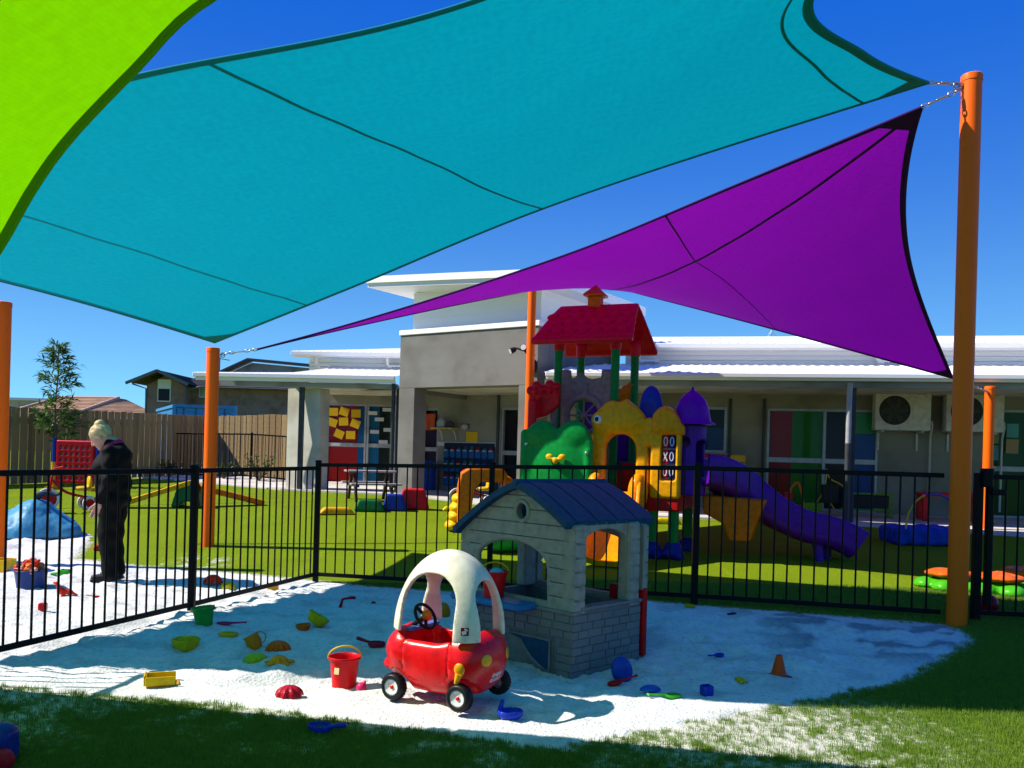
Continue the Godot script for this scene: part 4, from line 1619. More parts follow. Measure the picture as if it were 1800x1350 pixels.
	# shipping container
	o = thing("shipping_container", "blue corrugated shipping container behind the timber fence", "shipping container", Vector3(-13.8, 0.5, -34.8))
	var blue := paint("container_blue", Color(0.05, 0.24, 0.52), 0.5, "metal")
	b = MB.new()
	var ea := Vector3(-6.0, 0, -9.3).normalized()
	var sd := Vector3(2.42, 0, -0.12)
	var len := 6.06
	ea = Vector3(-2.93, 0, -5.3).normalized()
	var f := func(u: float, v: float) -> Vector3:
		var t := u * len
		var ph := fposmod(t / 0.28, 1.0)
		var dpt := 0.036 * clampf(minf(ph, 1.0 - ph) * 7.0 - 0.9, 0.0, 1.0)
		return ea * t + sd.normalized() * dpt + Vector3(0, 0.15 + v * 2.3, 0)
	b.grid(f, 220, 1)
	put("side_wall", b, blue, o)
	b = MB.new()
	b.bar(Vector3(0, 0.08, 0), ea * len + Vector3(0, 0.08, 0), 0.1, 0.16)
	b.bar(Vector3(0, 2.53, 0), ea * len + Vector3(0, 2.53, 0), 0.1, 0.12)
	b.bar(Vector3(0, 2.53, 0) + sd * 0.03, sd * 0.98 + Vector3(0, 2.53, 0), 0.1, 0.122)
	b.bar(Vector3(0, 0.0, 0), Vector3(0, 2.6, 0), 0.14, 0.14, Vector3.RIGHT)
	b.bar(sd, sd + Vector3(0, 2.6, 0), 0.14, 0.14, Vector3.RIGHT)
	put("frame", b, blue, o)
	for k in 2:
		b = MB.new()
		b.bar(sd * (0.03 + 0.48 * k) + Vector3(0, 1.3, -0.02), sd * (0.49 + 0.48 * k) + Vector3(0, 1.3, -0.02), 0.05, 2.3)
		put("door", b, blue, o)
		b = MB.new()
		for q in [0.15, 0.35]:
			b.tube([sd * (q + 0.48 * k) + Vector3(0, 0.1, 0.03), sd * (q + 0.48 * k) + Vector3(0, 2.55, 0.03)], 0.02, 6)
		put("lock_rod", b, paint("container_rod", Color(0.03, 0.1, 0.25), 0.5), o)
	b = MB.new()
	b.quad(Vector3(0, 2.59, 0), ea * len + Vector3(0, 2.59, 0), ea * len + sd + Vector3(0, 2.59, 0), sd + Vector3(0, 2.59, 0), Vector3(0, 0, 0))
	b.quad(ea * len, ea * len + Vector3(0, 2.59, 0), ea * len + sd + Vector3(0, 2.59, 0), ea * len + sd, Vector3(0, 1, 0))
	put("top", b, blue, o)
	# tan roofed house
	o = thing("tan_roof_house", "house with tan tiled hip roof beyond the timber fence", "house", Vector3(-32.0, 0.76, -64))
	var tan := paint("tan_roof_tile", Color(0.44, 0.27, 0.17), 0.85, "wall")
	var ridge_l := Vector3(-2.0, 4.0, 0)
	var ridge_r := Vector3(2.4, 4.08, 0)
	b = MB.new()
	for k in 14:
		var t0 := k / 14.0
		var t1 := (k + 1) / 14.0
		var fl := Vector3(-4.0, 2.2, 5.0)
		var fr := Vector3(0.9, 2.3, 5.0)
		var far_r := Vector3(6.5, 2.7, 2.0)
		var far_l := Vector3(-8.0, 2.4, 1.0)
		for s in [[ridge_l, ridge_r, fl, fr], [ridge_r, ridge_r + Vector3(0, 0, -1), fr, far_r], [ridge_l + Vector3(0, 0, -1), ridge_l, far_l, fl]]:
			var a0: Vector3 = s[0].lerp(s[2], t0)
			var a1: Vector3 = s[1].lerp(s[3], t0)
			var c0: Vector3 = s[0].lerp(s[2], t1) + Vector3(0, 0.05, 0)
			var c1: Vector3 = s[1].lerp(s[3], t1) + Vector3(0, 0.05, 0)
			b.quad(a0, a1, c1, c0, (a0 + c1) / 2 - Vector3(0, 9, 4))
			b.quad(c0, c1, c1 - Vector3(0, 0.06, 0), c0 - Vector3(0, 0.06, 0), (a0 + a1) / 2 - Vector3(0, 1, 3))
	put("roof", b, tan, o)
	b = MB.new()
	b.tube([ridge_l + Vector3(0, 0.03, 0), Vector3(-4.0, 2.25, 5.02)], 0.13, 8)
	b.tube([ridge_r + Vector3(0, 0.03, 0), Vector3(0.9, 2.35, 5.02)], 0.13, 8)
	b.tube([ridge_l + Vector3(0, 0.03, 0), ridge_r + Vector3(0, 0.03, 0)], 0.1, 8)
	put("hip_capping", b, paint("hip_tile", Color(0.5, 0.33, 0.24), 0.8), o)
	b = MB.new()
	b.bb(Vector3(-5, -0.3, -2), Vector3(5, 2.5, 1.8))
	put("wall", b, brick, o)
	o = thing("white_roof_house", "pale house with flat white roof beyond the fence at the far left", "house", Vector3(-39.5, 0.76, -68))
	b = MB.new()
	b.bb(Vector3(-4, -0.2, -3), Vector3(2.5, 3.9, 0))
	put("wall", b, creamy, o)
	b = MB.new()
	b.bb(Vector3(-4.3, 3.902, -3.3), Vector3(2.8, 4.1, 0.4))
	put("roof", b, white, o)
	timber_fence()
	fence_run("black picket fence in front of the timber fence beside the left verandah", [Vector3(-9.6, 0.55, -23.5), Vector3(-6.9, 0.58, -22.6), Vector3(-4.95, 0.5, -21.75)], 1.2, 0.11, [1])
	plants()


func timber_fence() -> void:
	var o := thing("timber_fence", "tall brown timber paling fence along the back of the yard at the left", "fence", Vector3(-10.9, 0.36, -18.3))
	var pts := [Vector3(-12.4, 0.34, -13.8), Vector3(-8.8, 0.62, -24.6), Vector3(-5.2, 0.6, -22.83)]
	var tops := [2.04, 2.28, 2.36]
	var shades := []
	for k in 7:
		var t := k / 6.0
		var m := StandardMaterial3D.new()
		m.resource_name = "paling_timber"
		var c := Color(0.30, 0.19, 0.075).lerp(Color(0.46, 0.32, 0.12), t)
		m.albedo_color = lin(c.r, c.g, c.b)
		m.albedo_texture = tex("grain")
		m.uv1_triplanar = true
		m.uv1_scale = Vector3(3.0, 0.16, 3.0)
		m.uv1_offset = Vector3(t * 3.1, t * 1.7, t)
		m.roughness = 0.85
		m.normal_enabled = true
		m.normal_texture = tex("fine")
		m.normal_scale = 0.5
		shades.append(m)
	var meshes := []
	var r := RandomNumberGenerator.new()
	r.seed = 77
	for k in 4:
		var b := MB.new()
		b.box(Vector3(0, 0.86, 0), Vector3(0.098, 1.72, 0.016), Basis(Vector3.BACK, r.randf_range(-0.004, 0.004)), 0.003)
		meshes.append(b.mesh())
	for i in 2:
		var a: Vector3 = pts[i]
		var c: Vector3 = pts[i + 1]
		var e := (c - a)
		e.y = 0
		var l := e.length()
		e /= l
		var nrm := e.cross(Vector3.UP)
		var n := int(l / 0.104)
		for k in n:
			var t := (k + 0.5) / n
			var p := a.lerp(c, t)
			var top := lerpf(tops[i], tops[i + 1], t)
			var q := put("paling", meshes[r.randi() % 4], shades[r.randi() % 7], o)
			q.transform = Transform3D(Basis(e, Vector3.UP, nrm) * Basis.from_scale(Vector3(1, (top - p.y + r.randf_range(-0.012, 0.012)) / 1.72, 1)), p + nrm * (0.011 if k % 2 else 0.0) - o.position)
		for y in [0.25, 1.45]:
			var b := MB.new()
			b.bar(a + Vector3(0, y, 0) - nrm * 0.05 - o.position, c + Vector3(0, y, 0) - nrm * 0.05 - o.position, 0.045, 0.075)
			put("rail", b, shades[2], o)


func leafy(b: MB, at: Vector3, dir: Vector3, len: float, wid: float, r: RandomNumberGenerator) -> void:
	# one long leaf, folded along its rib
	var d := dir.normalized()
	var s := d.cross(Vector3.UP)
	if s.length() < 0.1:
		s = Vector3.RIGHT
	s = s.normalized().rotated(d, r.randf_range(-0.9, 0.9))
	var nn := s.cross(d)
	var mid := at + d * len * 0.45 + nn * len * 0.04
	var tip := at + d * len - Vector3(0, len * 0.16, 0)
	b.col = Color(1, 1, 1).lerp(Color(0.45, 0.6, 0.5), r.randf())
	for sg: float in [-1.0, 1.0]:
		var n2: Vector3 = (nn - s * sg * 0.35).normalized()
		var i := [b.add(at, n2), b.add(mid + s * sg * wid, n2), b.add(tip, n2), b.add(mid, n2)]
		b.tri(i[0], i[1], i[3])
		b.tri(i[3], i[1], i[2])


func leaf_mat(key: String, c: Color) -> StandardMaterial3D:
	var m := paint(key, c, 0.5)
	m.vertex_color_use_as_albedo = true
	m.backlight_enabled = true
	m.backlight = lin(c.r * 2.0, c.g * 2.4, c.b * 1.5)
	return m


func plants() -> void:
	var r := RandomNumberGenerator.new()
	r.seed = 19
	var o := thing("young_tree", "slender young tree with long narrow leaves in front of the timber fence", "tree", Vector3(-9.95, 0.38, -18.6))
	var b := MB.new()
	var trunk := [Vector3(0, -0.1, 0), Vector3(0.03, 0.8, 0), Vector3(-0.02, 1.7, 0.03), Vector3(0.01, 2.5, 0), Vector3(0.0, 3.1, 0.0)]
	b.tube(spline(trunk, 5), PackedFloat32Array(range(21).map(func(k): return 0.03 - 0.0011 * k)), 8)
	put("trunk", b, paint("tree_bark", Color(0.16, 0.12, 0.08), 0.9), o)
	b = MB.new()
	b.use_c = true
	var twig := MB.new()
	for k in 105:
		var h := pow(r.randf(), 0.8) * 2.25 + 0.85
		var reach := (0.62 if h < 1.75 else 0.40 * ss(3.3, 2.3, h) + 0.12) * r.randf_range(0.6, 1.0)
		if h > 1.75 and h < 2.1:
			reach *= 0.5
			if r.randf() < 0.55:
				continue
		var a := r.randf() * TAU
		var d := Vector3(cos(a), r.randf_range(0.15, 0.7), sin(a)).normalized()
		var p0 := Vector3(0, h, 0)
		var p1 := p0 + d * reach
		twig.tube([p0, p0.lerp(p1, 0.5) + Vector3(0, 0.03, 0), p1], [0.008, 0.006, 0.003], 4, false)
		for q in (20 if h < 1.75 else 13):
			var at := p0.lerp(p1, r.randf_range(0.3, 1.0))
			var ld := (d + Vector3(r.randf_range(-1, 1), r.randf_range(-0.8, 0.6), r.randf_range(-1, 1)) * 0.9)
			leafy(b, at, ld, r.randf_range(0.13, 0.26), r.randf_range(0.012, 0.024), r)
	put("twigs", twig, mats["tree_bark"], o)
	put("crown", b, leaf_mat("tree_leaf", Color(0.13, 0.20, 0.045)), o)
	# shrubs at the foot of the fences
	for q in [[-9.05, -22.6, 0.55, "small dark shrub at the left foot of the far fence post"], [-7.6, -22.55, 0.5, "low shrub left of the far black fence post, against the palings"], [-6.55, -22.15, 0.85, "leafy shrub right of the far black fence post, against the palings"], [-12.05, -15.6, 0.9, "shrub top at the left edge against the timber fence"]]:
		o = thing("shrub", q[3], "shrub", on_ground(q[0], q[1]))
		b = MB.new()
		b.use_c = true
		twig = MB.new()
		for k in 26:
			var a := r.randf() * TAU
			var d := Vector3(cos(a) * 0.55, r.randf_range(0.6, 1.3), sin(a) * 0.55).normalized()
			var p1: Vector3 = d * q[2] * r.randf_range(0.5, 1.0)
			twig.tube([Vector3.ZERO, p1], [0.007, 0.003], 4, false)
			for j in 9:
				leafy(b, p1 * r.randf_range(0.35, 1.0), d + Vector3(r.randf_range(-1, 1), r.randf_range(-0.6, 0.6), r.randf_range(-1, 1)), r.randf_range(0.07, 0.14), 0.022, r)
		put("stems", twig, mats["tree_bark"], o)
		put("foliage", b, leaf_mat("shrub_leaf", Color(0.05, 0.085, 0.02)), o)


# ---------------------------------------------------------------- ride-on car
func plastic(key: String, r: float, g: float, b: float, rough := 0.42) -> StandardMaterial3D:
	return paint(key, Color(r, g, b), rough, "plastic")


func ride_on_car() -> void:
	var o := thing("ride_on_car", "red toddler ride-on car with cream domed roof, parked at the sunlit edge of the sandpit", "toy car", Vector3(-0.33, sand_top(-0.33, -4.8) + 0.0, -4.80), 2.636)
	var red := plastic("car_red", 0.72, 0.003, 0.006, 0.36)
	var cream := plastic("car_cream", 0.74, 0.68, 0.56, 0.4)
	var black := plastic("tyre_black", 0.012, 0.012, 0.013, 0.5)
	# x forward, z to the car's right
	var wheels := [Vector3(-0.215, 0.075, -0.205), Vector3(-0.215, 0.075, 0.205), Vector3(0.215, 0.07, -0.205), Vector3(0.215, 0.07, 0.205)]
	var f := func(p: Vector3) -> float:
		var az := absf(p.z)
		var d := rbox(p, Vector3(0.0, 0.222, 0.0), Vector3(0.29, 0.172, 0.2), 0.10)
		d = smin(d, ell(p, Vector3(-0.20, 0.25, 0), Vector3(0.14, 0.15, 0.21)), 0.05)
		d = smin(d, ell(p, Vector3(0.21, 0.26, 0), Vector3(0.145, 0.125, 0.215)), 0.05)
		d = smin(d, ell(Vector3(p.x, p.y, az), Vector3(0.0, 0.235, 0.15), Vector3(0.22, 0.14, 0.065)), 0.05)
		d = smin(d, rbox(p, Vector3(0.29, 0.17, 0), Vector3(0.055, 0.03, 0.15), 0.028), 0.03)
		# scooped underside of the doors
		d = smax(d, -ell(Vector3(p.x, p.y, az), Vector3(0.03, 0.02, 0.235), Vector3(0.14, 0.05, 0.06)), 0.03)
		# dipped sills
		d = smax(d, -cap(Vector3(p.x, p.y, 0), Vector3(-0.03, 0.47, 0), Vector3(0.09, 0.47, 0), 0.125, 0.125), 0.05)
		# cabin
		d = smax(d, -rbox(p, Vector3(-0.01, 0.42, 0), Vector3(0.215, 0.22, 0.168), 0.09), 0.02)
		for w in wheels:
			var q: Vector3 = p - w
			q.z *= 0.55
			d = smax(d, 0.092 - q.length(), 0.015)
		# door outline
		var dl := absf(rbox2(Vector2(p.x - 0.01, p.y - 0.26), Vector2(0.15, 0.13), 0.07)) - 0.004
		if az > 0.14:
			d = maxf(d, -maxf(dl, -(d + 0.006)))
		return d
	var m := MB.new()
	m.append(net(f, Vector3(-0.40, 0.03, -0.27), Vector3(0.40, 0.47, 0.27), 0.0105))
	put("body", m, red, o)
	# cream roof: a shell with a side opening, a front and a rear one
	var g := func(p: Vector3) -> float:
		var q := p - Vector3(-0.005, 0.36, 0)
		var k := pow(pow(absf(q.x) / 0.295, 2.6) + pow(absf(q.z) / 0.235, 2.6), 1.0 / 2.6)
		var d := absf((sqrt(k * k + pow(q.y / 0.445, 2.0)) - 1.0) * 0.26) - 0.014
		d = smax(d, -rbox2(Vector2(q.x - 0.012, q.y - 0.06), Vector2(0.172, 0.285), 0.165), 0.02)
		d = smax(d, -rbox2(Vector2(q.z, q.y - 0.04), Vector2(0.118, 0.27), 0.112), 0.02)
		return smax(d, 0.0 - q.y + (0.0 if q.x > 0 else -0.02) + 0.02, 0.006)
	m = MB.new()
	m.append(net(g, Vector3(-0.33, 0.30, -0.28), Vector3(0.33, 0.88, 0.28), 0.0095))
	put("roof", m, cream, o)
	for w in wheels:
		var left: bool = w.z < 0
		var b := MB.new()
		var bs := Basis(Vector3.RIGHT, -PI / 2 if left else PI / 2)
		b.lathe([Vector2(0.038, -0.03), Vector2(0.062, -0.032), Vector2(0.072, -0.022), Vector2(0.074, 0.0), Vector2(0.072, 0.022), Vector2(0.062, 0.032), Vector2(0.046, 0.030), Vector2(0.044, 0.022)], Vector3.ZERO, bs, 36)
		for k in 24:
			b.box(Vector3(cos(TAU * k / 24.0), sin(TAU * k / 24.0), 0) * 0.0735, Vector3(0.004, 0.006, 0.036), Basis(Vector3.BACK, TAU * k / 24.0))
		var ty := put("tyre", b, black, o)
		ty.position = w
		b = MB.new()
		b.lathe([Vector2(0.0, 0.018), Vector2(0.022, 0.018), Vector2(0.036, 0.022), Vector2(0.046, 0.028), Vector2(0.046, 0.01)], Vector3.ZERO, bs, 28)
		put("hub", b, plastic("hub_white", 0.72, 0.72, 0.70, 0.35), ty)
		b = MB.new()
		b.lathe([Vector2(0.011, 0.017), Vector2(0.011, 0.024), Vector2(0.0, 0.027)], Vector3.ZERO, bs, 14)
		put("axle_cap", b, red, ty)
	# fuel cap and its nozzle on the left flank
	var yellow := plastic("car_yellow", 0.75, 0.34, 0.004, 0.35)
	var b := MB.new()
	var st := surf(f, Vector3(-0.215, 0.225, -0.6), Vector3(0, 0, 1))
	b.ball(st.origin, Vector3(0.030, 0.036, 0.014), 18, st.basis)
	b.tube([st * Vector3(0, -0.02, 0.004), st * Vector3(-0.012, -0.055, 0.008), st * Vector3(-0.016, -0.072, 0.006)], [0.022, 0.014, 0.013], 10)
	put("fuel_cap", b, yellow, o)
	for z: float in [-0.112, 0.112]:
		st = surf(f, Vector3(-0.7, 0.268, z), Vector3(1, 0, 0))
		b = MB.new()
		b.ball(st.origin, Vector3(0.038, 0.032, 0.007), 20, st.basis)
		put("tail_light", b, yellow, o)
	# maker's sticker on the tail: two rows of small white letters
	b = MB.new()
	var r := RandomNumberGenerator.new()
	r.seed = 3
	for row in 2:
		for k in 6:
			st = surf(f, Vector3(-0.7, 0.175 - row * 0.03, -0.04 + k * 0.017), Vector3(1, 0, 0))
			b.box(st * Vector3(-0.004, 0, 0.001), Vector3(0.0042, 0.022, 0.004), st.basis)
			if k % 3 != 1:
				b.box(st * Vector3(0.002, 0.009, 0.001), Vector3(0.009, 0.004, 0.004), st.basis)
			if k % 2 == 0:
				b.box(st * Vector3(0.002, -0.009, 0.001), Vector3(0.009, 0.004, 0.004), st.basis)
			if k % 3 == 2:
				b.box(st * Vector3(0.002, 0.0, 0.001), Vector3(0.009, 0.004, 0.004), st.basis)
	put("sticker", b, paint("sticker_white", Color(0.7, 0.68, 0.68), 0.4), o)
	# emblem on the left rear pillar
	b = MB.new()
	st = surf(g, Vector3(-0.6, 0.425, -0.55), Vector3(0.72, 0, 0.69).normalized())
	b.box(st * Vector3(0, 0, 0.001), Vector3(0.042, 0.042, 0.004), st.basis)
	put("emblem", b, paint("emblem_red", Color(0.20, 0.006, 0.02), 0.4), o)
	b = MB.new()
	b.box(st * Vector3(-0.004, -0.006, 0.003), Vector3(0.024, 0.018, 0.004), st.basis * Basis(Vector3.BACK, 0.3))
	b.box(st * Vector3(0.006, 0.010, 0.003), Vector3(0.018, 0.008, 0.0045), st.basis * Basis(Vector3.BACK, -0.5))
	put("emblem_mark", b, paint("sticker_white", Color(0.7, 0.68, 0.68), 0.4), o)
	# steering wheel
	b = MB.new()
	var c := Vector3(0.125, 0.445, -0.05)
	var ax := Vector3(-0.8, 0.55, -0.05).normalized()
	b.tube([c - ax * 0.14, c], 0.014, 10)
	put("steering_column", b, black, o)
	b = MB.new()
	var u := ax.cross(Vector3.BACK).normalized()
	var v := ax.cross(u)
	var ring := []
	for k in 32:
		ring.append(c + (u * cos(TAU * k / 32.0) + v * sin(TAU * k / 32.0)) * 0.075)
	b.tube(ring, 0.0095, 10, false, true)
	for k in 3:
		var a := TAU * k / 3.0 + 0.5
		b.tube([c, c + (u * cos(a) + v * sin(a)) * 0.073], 0.010, 8)
	put("steering_wheel", b, black, o)
	b = MB.new()
	b.ball(c + ax * 0.012, Vector3(0.03, 0.03, 0.03), 16)
	put("horn", b, plastic("car_orange", 0.8, 0.18, 0.003, 0.35), o)
	b = MB.new()
	b.bb(Vector3(-0.16, 0.2, -0.14), Vector3(-0.02, 0.235, 0.14), 0.012)
	put("seat", b, red, o)
	b = MB.new()
	b.bb(Vector3(0.16, 0.36, -0.13), Vector3(0.215, 0.385, 0.16), 0.01)
	put("dashboard", b, plastic("dash_blue", 0.12, 0.16, 0.5, 0.4), o)


# ---------------------------------------------------------------- playhouse
func playhouse() -> void:
	var o := thing("playhouse", "beige and grey plastic playhouse with dark blue roof, in the middle of the sandpit", "playhouse", Vector3(0.41, sand_top(0.41, -5.5) - 0.015, -5.36), -0.796)
	var beige := plastic("house_beige", 0.30, 0.285, 0.235, 0.6)
	var stone := []
	for k in 3:
		stone.append(plastic("house_stone_%d" % k, 0.155 + 0.016 * k, 0.16 + 0.014 * k, 0.165 + 0.01 * k, 0.65))
	var navy := plastic("roof_blue", 0.002, 0.055, 0.125, 0.6)
	var top := func(x: float) -> float:
		var t := absf(x + 0.48) / (0.60 if x < -0.48 else 0.45)
		return lerpf(1.205, 0.875 if x < -0.48 else 0.975, pow(t, 1.35))
	var outline := PackedVector2Array([Vector2(-1.08, 0.42), Vector2(-0.0, 0.42)])
	for k in 23:
		var x := -1.08 * k / 22.0
		outline.append(Vector2(x, top.call(x) - 0.01))
	var arch := PackedVector2Array([Vector2(-0.93, 0.45), Vector2(-0.22, 0.45), Vector2(-0.22, 0.66)])
	for k in 15:
		var a := PI * k / 14.0
		arch.append(Vector2(-0.575 + 0.355 * cos(a), 0.68 + 0.175 * sin(a)))
	var hole := PackedVector2Array()
	for k in 20:
		hole.append(Vector2(-0.47 + 0.058 * cos(TAU * k / 20.0), 1.04 + 0.062 * sin(TAU * k / 20.0)))
	var wide := PackedVector2Array([Vector2(-1.0, 0.45), Vector2(-0.085, 0.45), Vector2(-0.085, 0.74)])
	for k in 15:
		var a := PI * k / 14.0
		wide.append(Vector2(-0.5425 + 0.4575 * cos(a), 0.76 + 0.13 * sin(a)))
	for side in 2:
		var tf := Transform3D(Basis.IDENTITY, Vector3(0, 0, 0 if side == 0 else -0.70))
		var wall := MB.new()
		var rows := 9
		var boards := []
		for k in rows:
			var y0 := 0.42 + k * 0.09
			var row := PackedVector2Array([Vector2(-1.2, y0), Vector2(0.1, y0), Vector2(0.1, y0 + 0.09), Vector2(-1.2, y0 + 0.09)])
			var board := PackedVector2Array([Vector2(-1.2, y0 + 0.007), Vector2(0.1, y0 + 0.007), Vector2(0.1, y0 + 0.09), Vector2(-1.2, y0 + 0.09)])
			for s in [[row, wall], [board, null]]:
				for p in Geometry2D.intersect_polygons(s[0], outline):
					for q in Geometry2D.clip_polygons(p, arch if side == 0 else wide):
						var left := [q]
						var hit := Geometry2D.intersect_polygons(q, hole)
						if side == 0 and hit.size():
							# split round the porthole
							left = []
							for half in [PackedVector2Array([Vector2(-2, 0), Vector2(-0.47, 0), Vector2(-0.47, 2), Vector2(-2, 2)]), PackedVector2Array([Vector2(-0.47, 0), Vector2(1, 0), Vector2(1, 2), Vector2(-0.47, 2)])]:
								for h in Geometry2D.intersect_polygons(q, half):
									left.append_array(Geometry2D.clip_polygons(h, hole))
						for h in left:
							if h.size() < 3 or Geometry2D.triangulate_polygon(h).is_empty():
								continue
							if s[1]:
								wall.prism(h, -0.05, -0.016, tf)
							else:
								boards.append(h)
		var wl := put("wall", wall, beige, o)
		for h in boards:
			var b := MB.new()
			b.prism(h, -0.0155 if side == 0 else -0.0505, 0.004 if side == 0 else -0.07, tf)
			put("siding_board", b, beige, wl)
	# trim round the porthole and the arch
	var b := MB.new()
	var ring := []
	for k in 28:
		ring.append(Vector3(-0.47 + 0.062 * cos(TAU * k / 28.0), 1.04 + 0.066 * sin(TAU * k / 28.0), 0.004))
	b.tube(ring, 0.015, 8, false, true)
	put("porthole_rim", b, beige, o)
	b = MB.new()
	var ap := []
	for p in arch:
		ap.append(Vector3(p.x, p.y, -0.02))
	ap.append(ap[0])
	b.tube(ap, 0.024, 8, true, false)
	put("window_surround", b, beige, o)
	# posts and side valance
	for q in [[-0.005, -0.06], [-0.005, -0.62], [-1.075, -0.06], [-1.075, -0.62]]:
		b = MB.new()
		b.box(Vector3(q[0] - signf(q[0] + 0.5) * 0.045, 0.70, q[1]), Vector3(0.10, 0.56, 0.125), Basis.IDENTITY, 0.015)
		put("corner_post", b, beige, o)
		if q[0] > -0.5:
			for k in 6:
				b = MB.new()
				b.box(Vector3(-0.002, 0.455 + k * 0.09, q[1]), Vector3(0.012, 0.080, 0.105), Basis.IDENTITY, 0.004)
				put("siding_board", b, beige, o)
	for x in [-0.045, -1.035]:
		b = MB.new()
		var v := PackedVector2Array([Vector2(-0.56, 0.99), Vector2(-0.12, 0.99), Vector2(-0.12, 0.86)])
		for k in 11:
			var a := PI * k / 10.0
			v.append(Vector2(-0.34 + 0.215 * cos(a), 0.86 + 0.085 * sin(a)))
		v.append(Vector2(-0.56, 0.86))
		b.prism(v, -0.02, 0.02, Transform3D(Basis(Vector3(0, 0, 1), Vector3.UP, Vector3(-1, 0, 0)), Vector3(x, 0, 0)))
		put("valance", b, beige, o)
	# lower walls and their stones
	b = MB.new()
	b.bb(Vector3(-1.08, -0.04, -0.06), Vector3(-0.006, 0.42, -0.006))
	b.bb(Vector3(-0.06, -0.04, -0.70), Vector3(-0.006, 0.44, -0.061))
	b.bb(Vector3(-1.08, -0.04, -0.70), Vector3(-1.03, 0.42, -0.061))
	b.bb(Vector3(-1.029, -0.04, -0.70), Vector3(-0.061, 0.42, -0.65))
	var lower := put("lower_wall", b, stone[0], o)
	b = MB.new()
	b.bb(Vector3(-1.09, 0.405, -0.07), Vector3(0.012, 0.435, 0.012), 0.008)
	b.bb(Vector3(-0.07, 0.43, -0.71), Vector3(0.012, 0.455, -0.071), 0.008)
	put("ledge", b, stone[2], o)
	var r := RandomNumberGenerator.new()
	r.seed = 21
	var unit := MB.new()
	unit.box(Vector3.ZERO, Vector3.ONE, Basis.IDENTITY, 0.06)
	var um := unit.mesh()
	for face in 2:
		var wid: float = [1.08, 0.70][face]
		for row in 8:
			var x := -r.randf() * 0.06
			var y := 0.0 + row * 0.051
			while x < wid:
				var w := r.randf_range(0.09, 0.17)
				var x0 := maxf(x, 0.0) + 0.003
				var x1 := minf(x + w, wid) - 0.003
				x += w
				if x1 - x0 < 0.02:
					continue
				var lx := -wid + (x0 + x1) / 2
				if face == 0 and x1 > wid - 0.56 and x0 < wid - 0.15 and y > -0.01 and y < 0.24:
					continue
				var q := put("brick", um, stone[r.randi() % 3], lower)
				var s := Vector3(x1 - x0, 0.046, r.randf_range(0.018, 0.026))
				if face == 0:
					q.transform = Transform3D(Basis.from_scale(s), Vector3(lx, y + 0.024, -0.011))
				else:
					q.transform = Transform3D(Basis(Vector3.UP, PI / 2) * Basis.from_scale(s), Vector3(-0.011, y + 0.024, lx))
	# the blue bin let into the front
	b = MB.new()
	b.prism(PackedVector2Array([Vector2(-0.55, 0.0), Vector2(-0.16, 0.0), Vector2(-0.16, 0.24), Vector2(-0.55, 0.24)]), -0.0055, -0.001)
	put("bin_surround", b, stone[1], o)
	b = MB.new()
	var bin := PackedVector2Array([Vector2(-0.54, 0.225), Vector2(-0.18, 0.225), Vector2(-0.18, 0.03), Vector2(-0.26, 0.045), Vector2(-0.34, 0.085), Vector2(-0.40, 0.14), Vector2(-0.44, 0.185), Vector2(-0.52, 0.20)])
	b.prism(bin, -0.0015, 0.012)
	put("mail_bin", b, navy, o)
	b = MB.new()
	var rim := []
	for p in bin:
		rim.append(Vector3(p.x, p.y, 0.012))
	b.tube(rim, 0.009, 8, false, true)
	put("bin_rim", b, stone[2], o)
	# counter and the red back door
	b = MB.new()
	b.bb(Vector3(-0.97, 0.405, 0.005), Vector3(-0.30, 0.455, 0.20), 0.018)
	b.tube([Vector3(-0.9, 0.40, 0.02), Vector3(-0.9, 0.34, 0.012)], 0.02, 8)
	put("counter", b, plastic("counter_blue", 0.02, 0.16, 0.42, 0.4), o)
	b = MB.new()
	b.bb(Vector3(-0.30, 0.05, -0.765), Vector3(0.016, 0.52, -0.715), 0.012)
	put("door", b, plastic("door_red", 0.5, 0.008, 0.012, 0.4), o)
	# roof: shingle strips running down both slopes
	var prof := func(t: float) -> Vector2:
		var x := lerpf(-1.105, -0.02, t)
		var q := absf(x + 0.48) / (0.625 if x < -0.48 else 0.46)
		return Vector2(x, lerpf(1.235, 0.885 if x < -0.48 else 1.0, pow(q, 1.35)))
	var strips := 9
	for k in strips:
		for half in 2:
			b = MB.new()
			var z0 := -0.86 + 0.93 * k / strips + 0.003
			var z1 := -0.86 + 0.93 * (k + 1) / strips - 0.003
			var lift := 0.004 * (k % 2)
			var fo := func(u: float, v: float) -> Vector3:
				var p: Vector2 = prof.call(lerpf(0.576 * half, 0.576 + 0.424 * half, u))
				return Vector3(p.x, p.y + lift, lerpf(z0, z1, v))
			b.grid(fo, 14, 1)
			var fi := func(u: float, v: float) -> Vector3:
				var p: Vector2 = prof.call(lerpf(0.576 * half, 0.576 + 0.424 * half, u))
				return Vector3(p.x * 0.985 - 0.008, p.y - 0.045, lerpf(z0, z1, v))
			b.grid(fi, 14, 1)
			for e in 2:
				var ed := func(u: float, v: float) -> Vector3:
					return fo.call(u, e).lerp(fi.call(u, e), v)
				b.grid(ed, 14, 1)
				var en := func(u: float, v: float) -> Vector3:
					return fo.call(e, u).lerp(fi.call(e, u), v)
				b.grid(en, 1, 1)
			put("roof_shingle", b, navy, o)
	b = MB.new()
	b.tube([Vector3(-0.48, 1.232, -0.87), Vector3(-0.48, 1.232, 0.075)], 0.022, 10)
	put("ridge", b, navy, o)


